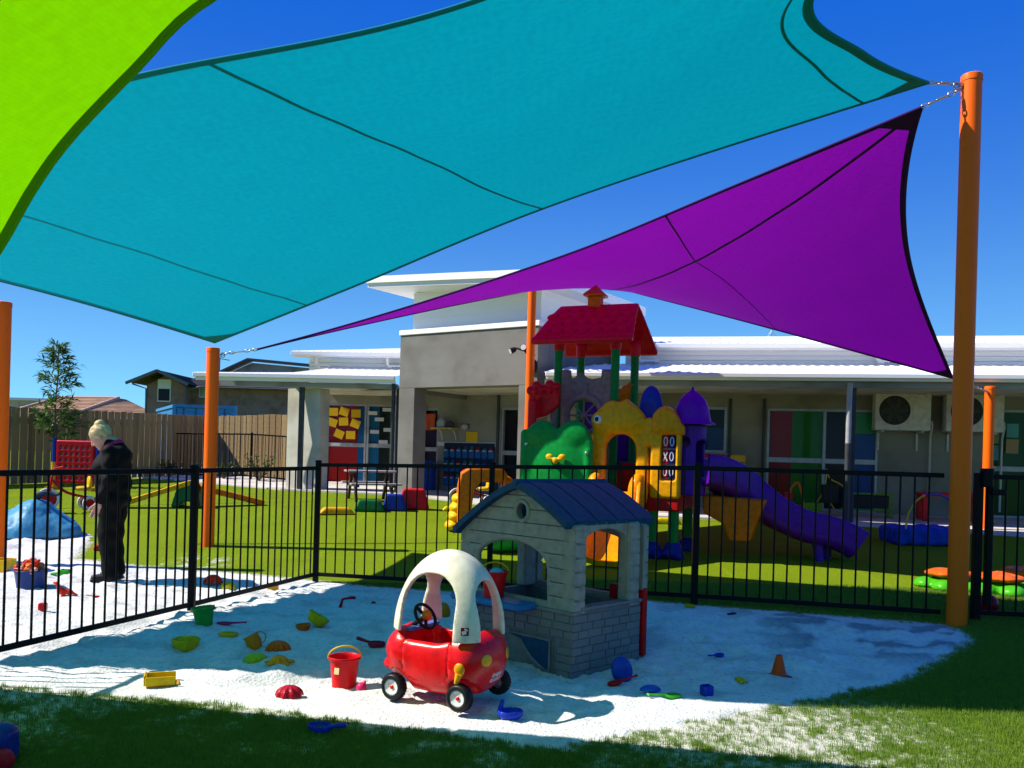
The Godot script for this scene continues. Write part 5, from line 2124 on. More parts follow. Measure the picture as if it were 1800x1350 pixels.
# ---------------------------------------------------------------- the person
func person() -> void:
	var o := thing("person", "person with fair hair in a bun, black jacket and trousers, looking down at the sand", "person", Vector3(-4.05, sand_top(-4.05, -8.69) - 0.008, -8.69), 0.10)
	var cloth := MB.new()
	cloth.use_c = true
	var black := Color(0.006, 0.006, 0.007)
	var skin := Color(0.56, 0.30, 0.22)
	var f := func(p: Vector3) -> float:
		var az := absf(p.z)
		var s := Vector3(p.x, p.y, az)
		var d := ell(p, Vector3(0.0, 0.93, 0), Vector3(0.165, 0.17, 0.185))
		d = smin(d, ell(p, Vector3(0.0, 1.13, 0), Vector3(0.16, 0.22, 0.185)), 0.10)
		d = smin(d, ell(p, Vector3(-0.09, 1.16, 0), Vector3(0.10, 0.12, 0.14)), 0.08)
		d = smin(d, ell(p, Vector3(0.035, 1.27, 0), Vector3(0.125, 0.12, 0.17)), 0.08)
		d = smin(d, cap(p, Vector3(0.0, 1.36, 0), Vector3(-0.05, 1.42, 0), 0.075, 0.062), 0.05)
		# jacket hem, a little proud of the trousers
		d = smin(d, ell(p, Vector3(0.0, 0.83, 0), Vector3(0.172, 0.07, 0.192)), 0.03)
		# trousers
		d = smin(d, cap(s, Vector3(0.01, 0.82, 0.085), Vector3(-0.012, 0.46, 0.092), 0.118, 0.086), 0.04)
		d = smin(d, cap(s, Vector3(-0.012, 0.46, 0.092), Vector3(0.03, 0.07, 0.10), 0.086, 0.074), 0.04)
		# knees and creases
		d += 0.0055 * sin(p.y * 34.0 + p.x * 22.0 + p.z * 9.0) * ss(1.2, 0.9, p.y)
		# arms: the near one hangs in front of the thigh
		d = smin(d, cap(p, Vector3(0.02, 1.30, 0.175), Vector3(0.045, 1.03, 0.235), 0.078, 0.062), 0.05)
		d = smin(d, cap(p, Vector3(0.045, 1.03, 0.235), Vector3(-0.045, 0.83, 0.225), 0.062, 0.046), 0.03)
		d = smin(d, cap(p, Vector3(0.02, 1.30, -0.175), Vector3(0.02, 1.03, -0.235), 0.078, 0.062), 0.05)
		d = smin(d, cap(p, Vector3(0.02, 1.03, -0.235), Vector3(-0.07, 0.84, -0.20), 0.062, 0.046), 0.03)
		d += 0.0055 * sin(p.y * 42.0 - p.x * 30.0 + p.z * 17.0) * ss(0.85, 0.95, p.y)
		d = smax(d, 0.045 - p.y, 0.01)
		return smax(d, p.y - 1.44, 0.02)
	cloth.col = black
	cloth.append(net(f, Vector3(-0.24, 0.02, -0.34), Vector3(0.22, 1.48, 0.34), 0.0145))
	# hands
	cloth.col = skin
	for sg: float in [1.0, -1.0]:
		var w := Vector3(-0.045, 0.83, 0.225) if sg > 0 else Vector3(-0.07, 0.84, -0.20)
		var h := func(p: Vector3) -> float:
			# hand-local: y down the fingers, x towards the thumb's side
			var d := cap(p, Vector3(0, -0.03, 0), Vector3(0, 0.02, 0), 0.028, 0.026)
			d = smin(d, rbox(p, Vector3(0, 0.055, 0), Vector3(0.036, 0.042, 0.014), 0.013), 0.02)
			for k in 4:
				var x := -0.027 + 0.018 * k
				var l: float = [0.058, 0.072, 0.078, 0.068][k]
				var a := Vector3(x, 0.09, 0)
				var b2 := Vector3(x * 1.05, 0.09 + l * 0.48, 0.012)
				var c := Vector3(x * 1.0, 0.09 + l * 0.86, 0.032)
				d = smin(d, cap(p, a, b2, 0.0092, 0.0085), 0.006)
				d = smin(d, cap(p, b2, c, 0.0085, 0.0072), 0.004)
			d = smin(d, cap(p, Vector3(0.026, 0.03, 0.006), Vector3(0.052, 0.066, 0.018), 0.013, 0.0105), 0.012)
			d = smin(d, cap(p, Vector3(0.052, 0.066, 0.018), Vector3(0.056, 0.095, 0.03), 0.0105, 0.0085), 0.004)
			return d
		var dn := (Vector3(-0.07, -0.2, -0.02 * sg)).normalized()
		var tv := (Vector3(-1, 0, 0) - dn * Vector3(-1, 0, 0).dot(dn)).normalized()
		cloth.append(net(h, Vector3(-0.05, -0.065, -0.04), Vector3(0.08, 0.185, 0.06), 0.0045), Transform3D(Basis(tv, dn, tv.cross(dn)), w + dn * 0.035))
	# head, bowed
	var tilt := Basis(Vector3.BACK, 0.62)
	var hc := Vector3(-0.135, 1.455, 0.0)
	var hd := func(p: Vector3) -> float:
		# looks along -x
		var s := Vector3(p.x, p.y, absf(p.z))
		var d := ell(p, Vector3(0.012, 0.03, 0), Vector3(0.098, 0.092, 0.076))
		d = smin(d, ell(p, Vector3(-0.035, -0.045, 0), Vector3(0.06, 0.072, 0.057)), 0.04)
		d = smin(d, ell(p, Vector3(-0.062, -0.098, 0), Vector3(0.03, 0.02, 0.026)), 0.025)
		d = smax(d, -ell(s, Vector3(-0.100, 0.012, 0.031), Vector3(0.018, 0.013, 0.017)), 0.016)
		d = smin(d, ell(s, Vector3(-0.079, 0.008, 0.030), Vector3(0.012, 0.012, 0.013)), 0.004)
		d = smin(d, cap(p, Vector3(-0.088, 0.022, 0), Vector3(-0.112, -0.026, 0), 0.009, 0.0125), 0.012)
		d = smin(d, ell(s, Vector3(-0.093, -0.030, 0.011), Vector3(0.011, 0.008, 0.009)), 0.006)
		d = smin(d, cap(s, Vector3(-0.090, 0.035, 0.012), Vector3(-0.076, 0.038, 0.045), 0.009, 0.007), 0.012)
		d = smin(d, cap(s, Vector3(-0.089, -0.058, 0.0), Vector3(-0.080, -0.060, 0.020), 0.0065, 0.004), 0.005)
		d = smin(d, cap(s, Vector3(-0.086, -0.070, 0.0), Vector3(-0.079, -0.068, 0.016), 0.007, 0.004), 0.005)
		d = smin(d, ell(s, Vector3(0.012, -0.008, 0.077), Vector3(0.018, 0.030, 0.012)), 0.008)
		d = smin(d, cap(p, Vector3(0.015, -0.04, 0), Vector3(0.075, -0.115, 0), 0.055, 0.058), 0.03)
		return d
	cloth.append(net(hd, Vector3(-0.14, -0.20, -0.10), Vector3(0.15, 0.14, 0.10), 0.0048), Transform3D(tilt, hc))
	var m := paint("person_clothes_and_skin", Color(1, 1, 1), 0.75)
	m.vertex_color_use_as_albedo = true
	m.metallic_specular = 0.25
	m.normal_enabled = true
	m.normal_texture = tex("fine")
	m.normal_scale = 0.35
	m.uv1_triplanar = true
	m.uv1_scale = Vector3(5, 5, 5)
	var body := put("body", cloth, m, o)
	# hair drawn back into a bun
	var hair := func(p: Vector3) -> float:
		var d := ell(p, Vector3(0.018, 0.034, 0), Vector3(0.108, 0.102, 0.087))
		var face := (Vector2(p.x + 0.105, p.y + 0.035)).length() - 0.078
		d = smax(d, -face, 0.018)
		d = smax(d, -(p.y + 0.062 + 0.25 * (0.03 - p.x)), 0.02)
		d = smin(d, ell(p, Vector3(0.062, 0.115, 0), Vector3(0.05, 0.045, 0.05)), 0.012)
		return d + 0.0028 * sin(p.x * 90.0 + sin(p.z * 60.0) * 2.0 + p.y * 40.0) * (1.0 if p.y < 0.1 else 0.4) + 0.0016 * sin(p.z * 210.0)
	var hb := MB.new()
	hb.append(net(hair, Vector3(-0.13, -0.10, -0.11), Vector3(0.15, 0.19, 0.11), 0.0048), Transform3D(tilt, hc))
	var hm := paint("fair_hair", Color(0.50, 0.38, 0.20), 0.5)
	put("hair", hb, hm, o)
	hb = MB.new()
	var ring := []
	for k in 16:
		var a := TAU * k / 16.0
		ring.append(hc + tilt * (Vector3(0.048, 0.088, 0) + Vector3(0.4, -0.5, 0).normalized() * cos(a) * 0.034 + Vector3(0, 0, 1) * sin(a) * 0.036))
	hb.tube(ring, 0.008, 8, false, true)
	put("hair_tie", hb, paint("hair_tie_dark", Color(0.03, 0.02, 0.02), 0.8), o)
	# pink collar turned out over the jacket
	hb = MB.new()
	var col := func(u: float, v: float) -> Vector3:
		var a := TAU * u
		var rr := lerpf(0.068, 0.100, v)
		return Vector3(-0.015 + cos(a) * rr * 1.05, 1.405 - 0.035 * v - 0.035 * cos(a + PI) * 1.0 + 0.012 * sin(v * PI), sin(a) * rr)
	hb.grid(col, 28, 5)
	put("collar", hb, paint("pink_collar", Color(0.48, 0.02, 0.12), 0.8, "cloth"), o)
	for z in [-0.10, 0.10]:
		hb = MB.new()
		hb.append(net(func(p: Vector3) -> float: return smax(smin(cap(p, Vector3(0.04, 0.045, 0), Vector3(-0.12, 0.036, 0), 0.045, 0.038), rbox(p, Vector3(-0.035, 0.012, 0), Vector3(0.125, 0.014, 0.044), 0.012), 0.02), -p.y, 0.005), Vector3(-0.2, -0.02, -0.07), Vector3(0.12, 0.11, 0.07), 0.009), Transform3D(Basis(Vector3.UP, 0.15 * signf(z)), Vector3(0.005, 0, z)))
		put("shoe", hb, paint("shoe_black", Color(0.015, 0.015, 0.016), 0.5), o)


# ---------------------------------------------------------------- sand toys
func bucket(called: String, label: String, at: Vector3, r0: float, r1: float, h: float, m: Material, handle_m: Material, tilt := Basis.IDENTITY, handle_up := 1.2, sticker := false) -> Node3D:
	var o := thing(called, label, "toy bucket", at)
	o.basis = tilt
	var b := MB.new()
	b.lathe([Vector2(0, 0.004), Vector2(r0, 0.004), Vector2(r0, 0.004), Vector2(r0 + 0.004, 0.0), Vector2(lerpf(r0, r1, 0.35), h * 0.35), Vector2(lerpf(r0, r1, 0.35) + 0.003, h * 0.36), Vector2(r1 - 0.004, h - 0.02), Vector2(r1 + 0.006, h - 0.018), Vector2(r1 + 0.007, h), Vector2(r1 - 0.002, h), Vector2(r1 - 0.008, h - 0.02), Vector2(r0 - 0.002, 0.012), Vector2(0, 0.012)], Vector3.ZERO, Basis.IDENTITY, 36)
	put("tub", b, m, o)
	b = MB.new()
	var path := []
	for k in 17:
		var a := PI * k / 16.0
		path.append(Vector3(cos(a) * (r1 + 0.008), h - 0.01, 0) + Vector3(0, cos(handle_up), sin(handle_up)) * sin(a) * r1 * 1.05)
	b.tube(path, 0.0055, 8)
	put("handle", b, handle_m, o)
	if sticker:
		b = MB.new()
		b.box(Vector3(-0.045, h * 0.62, r1 * 0.86), Vector3(0.03, 0.036, 0.003), Basis(Vector3.UP, -0.5) * Basis(Vector3.RIGHT, -0.15))
		put("sticker", b, paint("sticker_yellow", Color(0.7, 0.6, 0.3), 0.5), o)
	return o


func spade(called: String, label: String, at: Vector3, turn: float, l: float, m: Material, pitch := 0.0) -> void:
	var b := MB.new()
	var f := func(p: Vector3) -> float:
		# blade towards +x, handle towards -x
		var d := smax(ell(p, Vector3(l * 0.28, 0.012, 0), Vector3(l * 0.24, 0.022, l * 0.17)), -ell(p, Vector3(l * 0.28, 0.026, 0), Vector3(l * 0.215, 0.024, l * 0.145)), 0.006)
		d = smin(d, cap(p, Vector3(l * 0.08, 0.014, 0), Vector3(-l * 0.42, 0.022, 0), l * 0.04, l * 0.03), 0.012)
		return smin(d, cap(p, Vector3(-l * 0.43, 0.022, -l * 0.07), Vector3(-l * 0.43, 0.022, l * 0.07), l * 0.028, l * 0.028), 0.008)
	b.append(net(f, Vector3(-l * 0.52, -0.03, -l * 0.24), Vector3(l * 0.58, 0.07, l * 0.24), l / 42.0))
	var o := solo(called, b, m, label, "toy spade", "", at)
	o.basis = Basis(Vector3.UP, turn) * Basis(Vector3.BACK, pitch)


func blob(called: String, label: String, at: Vector3, f: Callable, lo: Vector3, hi: Vector3, cell: float, m: Material, category := "sand mould", turn := 0.0, tilt := 0.0) -> MeshInstance3D:
	var b := MB.new()
	b.append(net(f, lo, hi, cell))
	var o := solo(called, b, m, label, category, "", at)
	o.basis = Basis(Vector3.UP, turn) * Basis(Vector3.BACK, tilt)
	return o


func bowl_sdf(p: Vector3, r: float, h: float, lobes := 0) -> float:
	# open dish, optionally fluted
	var a := atan2(p.z, p.x)
	var rr := r * (1.0 + (0.06 * cos(a * lobes) if lobes else 0.0))
	var rad := Vector2(p.x, p.z).length()
	var out := rad - lerpf(rr * 0.68, rr, clampf(p.y / h, 0, 1))
	var d := smax(out, absf(p.y - h / 2) - h / 2, 0.01)
	return smax(d, -smax(out + 0.008, 0.008 - p.y, 0.006), 0.004)


func dome_sdf(p: Vector3, r: Vector3, ridges := 0) -> float:
	# an upturned mould lying mouth down
	var a := atan2(p.z, p.x)
	var d := ell(p, Vector3.ZERO, r)
	if ridges:
		d += 0.004 * cos(a * ridges) * ss(0.0, r.x, Vector2(p.x, p.z).length())
	d = smax(d, -p.y, 0.006)
	return smax(d, -(ell(p, Vector3(0, -0.004, 0), r - Vector3(0.006, 0.006, 0.006))), 0.004)


func sand_toys() -> void:
	var red := plastic("toy_red", 0.62, 0.006, 0.01)
	var dark_red := plastic("toy_dark_red", 0.38, 0.006, 0.02)
	var pink := plastic("toy_pink", 0.62, 0.02, 0.12)
	var yellow := plastic("toy_yellow", 0.68, 0.42, 0.006)
	var lemon := plastic("toy_lemon", 0.60, 0.52, 0.01)
	var lime := plastic("toy_lime", 0.36, 0.50, 0.01)
	var orange := plastic("toy_orange", 0.72, 0.13, 0.004)
	var ochre := plastic("toy_ochre", 0.55, 0.20, 0.006)
	var green := plastic("toy_green", 0.012, 0.30, 0.04)
	var leaf := plastic("toy_leaf_green", 0.05, 0.42, 0.03)
	var blue := plastic("toy_blue", 0.008, 0.035, 0.42)
	var sky := plastic("toy_mid_blue", 0.01, 0.10, 0.48)
	var navy := plastic("toy_navy", 0.01, 0.02, 0.14)

	bucket("sand_bucket", "red bucket with yellow handle standing on the sand left of the ride-on car", on_sand(-0.95, -5.02, -0.01), 0.066, 0.088, 0.185, red, yellow, Basis(Vector3.UP, 0.2), 0.55, true)
	bucket("sand_bucket", "green bucket with dark blue handle, beside the fence post", on_sand(-2.34, -6.60, -0.015), 0.056, 0.082, 0.145, green, navy, Basis(Vector3.BACK, 0.12), -2.0)
	var hs := Basis(Vector3.UP, -0.796)
	bucket("sand_bucket", "red bucket with yellow handle on the blue counter of the playhouse", Vector3(0.41, sand_top(0.41, -5.5) - 0.015, -5.36) + hs * Vector3(-0.62, 0.456, 0.10), 0.062, 0.088, 0.175, red, yellow, Basis.IDENTITY, -0.9)
	blob("blue_ball", "pale blue ball inside the bucket on the playhouse counter", Vector3(0.41, sand_top(0.41, -5.5) - 0.015, -5.36) + hs * Vector3(-0.60, 0.60, 0.10), func(p): return p.length() - 0.055, Vector3(-0.07, -0.07, -0.07), Vector3(0.07, 0.07, 0.07), 0.01, plastic("toy_pale_blue", 0.1, 0.42, 0.6), "ball")
	blob("sand_bowl", "lemon yellow bowl sunk in the shaded sand, farthest left in the sandpit", on_sand(-2.25, -5.99, -0.015), func(p): return bowl_sdf(p, 0.098, 0.085, 5), Vector3(-0.12, -0.02, -0.12), Vector3(0.12, 0.11, 0.12), 0.007, lemon, "toy bowl")
	blob("sand_bowl", "lemon yellow bowl tipped on its side behind an orange cup", on_sand(-1.51, -6.68, 0.02), func(p): return bowl_sdf(p, 0.095, 0.08), Vector3(-0.12, -0.02, -0.12), Vector3(0.12, 0.11, 0.12), 0.007, lemon, "toy bowl", 0.3, -0.55)
	blob("sand_cup", "small orange cup in front of the tipped lemon bowl", on_sand(-1.55, -6.5, -0.005), func(p): return bowl_sdf(p, 0.062, 0.05), Vector3(-0.08, -0.02, -0.08), Vector3(0.08, 0.07, 0.08), 0.006, orange, "toy cup", 0.0, 0.1)
	spade("sand_spade", "long dark red spade lying beside the green bucket", on_sand(-2.14, -6.65, 0.005), PI, 0.24, pink)
	blob("sand_ring", "broken yellow ring mould in front of the green bucket", on_sand(-2.04, -6.25, 0.005), func(p: Vector3) -> float:
		var q := Vector2(Vector2(p.x, p.z * 1.5).length() - 0.058, p.y)
		return smax(q.length() - 0.015, -cap(p, Vector3(0.06, 0, 0.06), Vector3(0.2, 0, 0.2), 0.03, 0.1), 0.005), Vector3(-0.09, -0.03, -0.07), Vector3(0.09, 0.03, 0.07), 0.005, yellow)
	# ochre jug, tipped, with its loop handle
	var j := thing("sand_jug", "ochre jug with a thin loop handle, tipped over beside the orange shell", "toy jug", on_sand(-1.75, -5.99, 0.0))
	j.basis = Basis(Vector3.BACK, 0.5) * Basis(Vector3.UP, 0.4)
	var b := MB.new()
	b.lathe([Vector2(0, 0), Vector2(0.04, 0), Vector2(0.04, 0), Vector2(0.056, 0.05), Vector2(0.05, 0.09), Vector2(0.056, 0.105), Vector2(0.05, 0.105), Vector2(0.044, 0.09), Vector2(0.0, 0.08)], Vector3.ZERO, Basis.IDENTITY, 24)
	put("jug", b, ochre, j)
	b = MB.new()
	var lp := []
	for k in 13:
		var a := PI * k / 12.0 - PI / 2
		lp.append(Vector3(0.05 + 0.04 * cos(a), 0.06 + 0.04 * sin(a), 0))
	b.tube(lp, 0.004, 6)
	put("handle", b, ochre, j)
	blob("shell_mould", "orange shell mould lying mouth down in the shaded sand", on_sand(-1.60, -5.98, -0.006), func(p): return dome_sdf(p, Vector3(0.088, 0.078, 0.07), 10), Vector3(-0.11, -0.02, -0.09), Vector3(0.11, 0.1, 0.09), 0.006, orange)
	blob("dome_mould", "lime green dome mould half sunk in the shaded sand", on_sand(-1.64, -5.59, -0.006), func(p): return dome_sdf(p, Vector3(0.084, 0.062, 0.075)), Vector3(-0.11, -0.02, -0.09), Vector3(0.11, 0.1, 0.09), 0.006, lime)
	var turtle := func(p: Vector3) -> float:
		var d := dome_sdf(p, Vector3(0.06, 0.052, 0.052), 6)
		d = smin(d, ell(p, Vector3(0.078, 0.012, 0), Vector3(0.026, 0.014, 0.02)), 0.01)
		d = smin(d, ell(Vector3(absf(p.x), p.y, absf(p.z)), Vector3(0.05, 0.006, 0.045), Vector3(0.028, 0.009, 0.02)), 0.01)
		return smin(d, ell(p, Vector3(-0.072, 0.008, 0), Vector3(0.02, 0.009, 0.012)), 0.01)
	blob("turtle_mould", "yellow turtle mould in the shade, nearest the sunlit strip", on_sand(-1.45, -5.44, -0.002), turtle, Vector3(-0.11, -0.02, -0.09), Vector3(0.12, 0.08, 0.09), 0.006, plastic("toy_amber", 0.68, 0.30, 0.006), "sand mould", 0.1)
	blob("turtle_mould", "small yellow turtle mould right of the blue cup", on_sand(1.49, -5.43, -0.006), func(p: Vector3): return turtle.call(p * 1.7) / 1.7, Vector3(-0.07, -0.015, -0.06), Vector3(0.075, 0.05, 0.06), 0.0045, yellow, "sand mould", 2.2)
	blob("shell_mould", "dark red shell mould on the sunlit strip of sand", on_sand(-1.22, -4.82, -0.004), func(p): return dome_sdf(p, Vector3(0.078, 0.062, 0.075), 9), Vector3(-0.11, -0.02, -0.09), Vector3(0.11, 0.1, 0.09), 0.006, dark_red)
	blob("small_ball", "pink ball on the sand between the red bucket and the ride-on car", on_sand(-0.83, -4.92, 0.022), func(p: Vector3): return smin(p.length() - 0.03, cap(p, Vector3.ZERO, Vector3(0.02, 0.034, 0), 0.012, 0.008), 0.01), Vector3(-0.05, -0.05, -0.05), Vector3(0.05, 0.06, 0.05), 0.005, pink, "ball")
	var scoop := func(p: Vector3) -> float:
		var d := smax(ell(p, Vector3(0.035, 0.0, 0), Vector3(0.065, 0.045, 0.05)), p.y - 0.012, 0.006)
		d = smax(d, -ell(p, Vector3(0.035, 0.008, 0), Vector3(0.058, 0.038, 0.043)), 0.004)
		return smin(d, cap(p, Vector3(-0.025, 0.004, 0), Vector3(-0.105, 0.024, 0), 0.010, 0.014), 0.01)
	blob("sand_scoop", "maroon scoop in the shade beyond the red bucket", on_sand(-0.95, -6.02, 0.03), scoop, Vector3(-0.14, -0.06, -0.07), Vector3(0.12, 0.06, 0.07), 0.006, plastic("toy_maroon", 0.26, 0.01, 0.04), "toy scoop", -0.2)
	blob("sand_scoop", "bright blue scoop lying on the sandy turf at the front", on_ground(-0.88, -4.21, 0.035), scoop, Vector3(-0.14, -0.06, -0.07), Vector3(0.12, 0.06, 0.07), 0.006, blue, "toy scoop", PI - 0.4)
	blob("sand_scoop", "bright blue scoop with a fin handle, behind the ride-on car's rear wheel", on_sand(0.03, -4.50, 0.035), func(p: Vector3) -> float:
		var d := smax(ell(p, Vector3(0.0, 0.0, 0), Vector3(0.07, 0.045, 0.055)), p.y - 0.014, 0.006)
		d = smax(d, -ell(p, Vector3(0.0, 0.01, 0), Vector3(0.062, 0.038, 0.047)), 0.004)
		return smin(d, cap(p, Vector3(-0.05, 0.005, -0.03), Vector3(-0.03, 0.045, -0.05), 0.014, 0.012), 0.014), Vector3(-0.1, -0.06, -0.09), Vector3(0.1, 0.08, 0.08), 0.006, blue, "toy scoop", 0.3)
	# yellow tip truck
	var t := thing("toy_tray", "yellow tray of a toy truck on the sunlit strip at the left", "toy truck tray", on_sand(-2.0, -4.95, 0.0), 0.35)
	b = MB.new()
	b.bb(Vector3(-0.08, 0.012, -0.06), Vector3(0.08, 0.022, 0.06), 0.004)
	b.bar(Vector3(-0.08, 0.035, 0.062), Vector3(0.08, 0.035, 0.062), 0.008, 0.05, Vector3.UP, 0.003)
	b.bar(Vector3(-0.08, 0.035, -0.062), Vector3(0.08, 0.035, -0.062), 0.008, 0.05, Vector3.UP, 0.003)
	b.bar(Vector3(-0.085, 0.04, -0.06), Vector3(-0.085, 0.04, 0.06), 0.01, 0.06, Vector3.UP, 0.003)
	put("tray", b, yellow, t)
	b = MB.new()
	b.bb(Vector3(-0.07, -0.005, -0.05), Vector3(0.10, 0.0115, 0.05), 0.004)
	put("chassis", b, plastic("toy_amber", 0.68, 0.30, 0.006), t)
	# right of the playhouse
	blob("sand_mould_shell", "big blue oval mould leaning against the playhouse's right wall", on_sand(0.73, -5.37, 0.065), func(p: Vector3): return smax(ell(p, Vector3.ZERO, Vector3(0.075, 0.095, 0.035)), -ell(p, Vector3(0, 0, -0.02), Vector3(0.065, 0.085, 0.035)), 0.006), Vector3(-0.1, -0.11, -0.05), Vector3(0.1, 0.11, 0.05), 0.007, plastic("toy_deep_blue", 0.006, 0.05, 0.35), "sand mould", 0.5, 0.5)
	spade("sand_spade", "red spade stuck in the sand in front of the blue oval mould", on_sand(0.73, -5.27, 0.02), PI + 0.05, 0.20, red, -0.25)
	spade("sand_spade", "bright green spade in the shade in front of the playhouse corner", on_sand(0.92, -4.97, 0.0), 0.25, 0.22, leaf)
	blob("sand_mould_fish", "mid blue flat mould behind the bright green spade", on_sand(0.86, -5.07, 0.0), func(p: Vector3): return dome_sdf(p, Vector3(0.068, 0.035, 0.045)), Vector3(-0.09, -0.02, -0.07), Vector3(0.09, 0.06, 0.07), 0.006, sky, "sand mould", 0.2)
	blob("sand_cup", "dark blue square cup standing on the shaded sand", on_sand(1.20, -5.09, -0.004), func(p: Vector3): return smax(rbox(p, Vector3(0, 0.03, 0), Vector3(0.034, 0.032, 0.03), 0.01), -rbox(p, Vector3(0, 0.045, 0), Vector3(0.027, 0.03, 0.023), 0.008), 0.004), Vector3(-0.05, -0.015, -0.05), Vector3(0.05, 0.08, 0.05), 0.005, blue, "toy cup", 0.4)
	spade("sand_spade", "blue spade lying on the sand left of the orange cone", on_sand(1.47, -6.0, 0.0), 0.75, 0.17, blue)
	var c := thing("traffic_cone", "small orange cone on the shaded sand at the right", "cone", on_sand(1.79, -5.60, -0.004), 0.3)
	b = MB.new()
	b.lathe([Vector2(0.052, 0.01), Vector2(0.047, 0.03), Vector2(0.021, 0.138), Vector2(0.017, 0.144), Vector2(0.012, 0.144)], Vector3.ZERO, Basis.IDENTITY, 28)
	put("cone", b, plastic("cone_orange", 0.72, 0.07, 0.008), c)
	b = MB.new()
	b.box(Vector3(0, 0.007, 0), Vector3(0.125, 0.012, 0.125), Basis.IDENTITY, 0.003)
	put("base", b, plastic("cone_base", 0.16, 0.02, 0.03), c)
	blob("sand_dish", "yellow dish by the back fence, right of the playhouse", on_sand(1.60, -7.5, -0.004), func(p): return bowl_sdf(p, 0.055, 0.03), Vector3(-0.08, -0.02, -0.08), Vector3(0.08, 0.05, 0.08), 0.005, yellow, "toy bowl")
	blob("toy_insect", "tiny dark toy figure on the sand by the back fence", on_sand(1.90, -7.22, 0.01), func(p: Vector3): return smin(cap(p, Vector3(-0.035, 0, 0), Vector3(0.03, 0.008, 0), 0.009, 0.007), cap(Vector3(p.x, p.y, absf(p.z)), Vector3(0.0, 0.0, 0), Vector3(0.012, 0.02, 0.03), 0.006, 0.004), 0.008), Vector3(-0.06, -0.03, -0.05), Vector3(0.06, 0.04, 0.05), 0.004, navy, "toy figure")
	# by the far fence
	blob("toy_digger", "red digger handle standing in the sand near the back fence", on_sand(-1.46, -7.60, 0.0), func(p: Vector3) -> float:
		var d := cap(p, Vector3(-0.03, 0.0, 0), Vector3(-0.012, 0.07, 0), 0.016, 0.009)
		d = smin(d, cap(p, Vector3(-0.012, 0.07, 0), Vector3(0.08, 0.088, 0), 0.009, 0.013), 0.006)
		return smin(d, rbox(p, Vector3(0.075, 0.085, 0), Vector3(0.03, 0.012, 0.02), 0.006), 0.006), Vector3(-0.07, -0.03, -0.04), Vector3(0.13, 0.12, 0.04), 0.005, plastic("toy_crimson", 0.4, 0.006, 0.02), "toy digger")
	blob("small_ball", "tiny dark red ball in the sand near the back fence, right of the digger", on_sand(-1.22, -7.75, 0.006), func(p: Vector3): return p.length() - 0.022, Vector3(-0.03, -0.03, -0.03), Vector3(0.03, 0.03, 0.03), 0.006, plastic("toy_crimson", 0.4, 0.006, 0.02), "ball")
	blob("toy_drum", "ochre and red toy drum standing behind the ride-on car", on_sand(-0.53, -7.1, 0.06), func(p: Vector3): return smax(ell(p, Vector3(0, 0, 0), Vector3(0.055, 0.075, 0.055)), -(p.y + 0.062), 0.01), Vector3(-0.08, -0.1, -0.08), Vector3(0.08, 0.1, 0.08), 0.007, ochre, "toy drum", 0.0, 0.2)
	# the bed beyond the left fence
	blob("sand_mould_star", "red dish mould beyond the fence, in the person's shadow", on_sand(-2.98, -8.62, 0.0), func(p): return dome_sdf(p, Vector3(0.10, 0.095, 0.07), 5), Vector3(-0.13, -0.02, -0.11), Vector3(0.13, 0.12, 0.11), 0.008, plastic("toy_scarlet", 0.72, 0.03, 0.005))
	blob("sand_mould_round", "yellow round mould beyond the fence, in front of the red one", on_sand(-2.79, -8.50, 0.0), func(p): return dome_sdf(p, Vector3(0.085, 0.085, 0.07)), Vector3(-0.13, -0.02, -0.11), Vector3(0.13, 0.11, 0.11), 0.008, lemon)
	blob("sand_block_mould", "yellow block mould beyond the fence at the end of the person's shadow", on_sand(-2.33, -8.45, 0.03), func(p: Vector3): return smax(rbox(p, Vector3.ZERO, Vector3(0.055, 0.04, 0.04), 0.012), -rbox(p, Vector3(0, 0.02, 0), Vector3(0.045, 0.04, 0.03), 0.01), 0.004), Vector3(-0.08, -0.06, -0.06), Vector3(0.08, 0.06, 0.06), 0.006, plastic("toy_amber", 0.68, 0.30, 0.006), "sand mould", 0.3)
	blob("sand_scoop", "green scoop on the sunlit sand behind the blue tub", on_sand(-4.7, -8.95, 0.03), func(p: Vector3): return smin(smax(rbox(p, Vector3(0.05, 0.0, 0), Vector3(0.055, 0.04, 0.05), 0.02), -rbox(p, Vector3(0.07, 0.015, 0), Vector3(0.06, 0.03, 0.04), 0.02), 0.005), cap(p, Vector3(0, 0, 0), Vector3(-0.09, -0.012, 0), 0.018, 0.012), 0.01), Vector3(-0.13, -0.06, -0.07), Vector3(0.14, 0.06, 0.07), 0.007, leaf, "toy scoop", 0.1)
	blob("toy_dinosaur", "orange toy animal lying on the sunlit sand beyond the fence", on_sand(-3.99, -7.67, 0.02), func(p: Vector3) -> float:
		var d := cap(p, Vector3(-0.03, 0.02, 0), Vector3(0.05, 0.01, 0), 0.03, 0.022)
		d = smin(d, cap(p, Vector3(-0.03, 0.02, 0), Vector3(-0.06, 0.09, 0), 0.022, 0.014), 0.015)
		d = smin(d, cap(p, Vector3(-0.06, 0.09, 0), Vector3(-0.085, 0.095, 0), 0.017, 0.010), 0.01)
		d = smin(d, cap(p, Vector3(0.05, 0.01, 0), Vector3(0.12, -0.012, 0.02), 0.018, 0.005), 0.015)
		return smin(d, cap(Vector3(p.x, p.y, absf(p.z)), Vector3(0.0, 0.0, 0.02), Vector3(-0.012, -0.035, 0.032), 0.014, 0.012), 0.01), Vector3(-0.13, -0.06, -0.06), Vector3(0.15, 0.13, 0.07), 0.006, plastic("toy_scarlet", 0.72, 0.03, 0.005), "toy animal", 0.2)
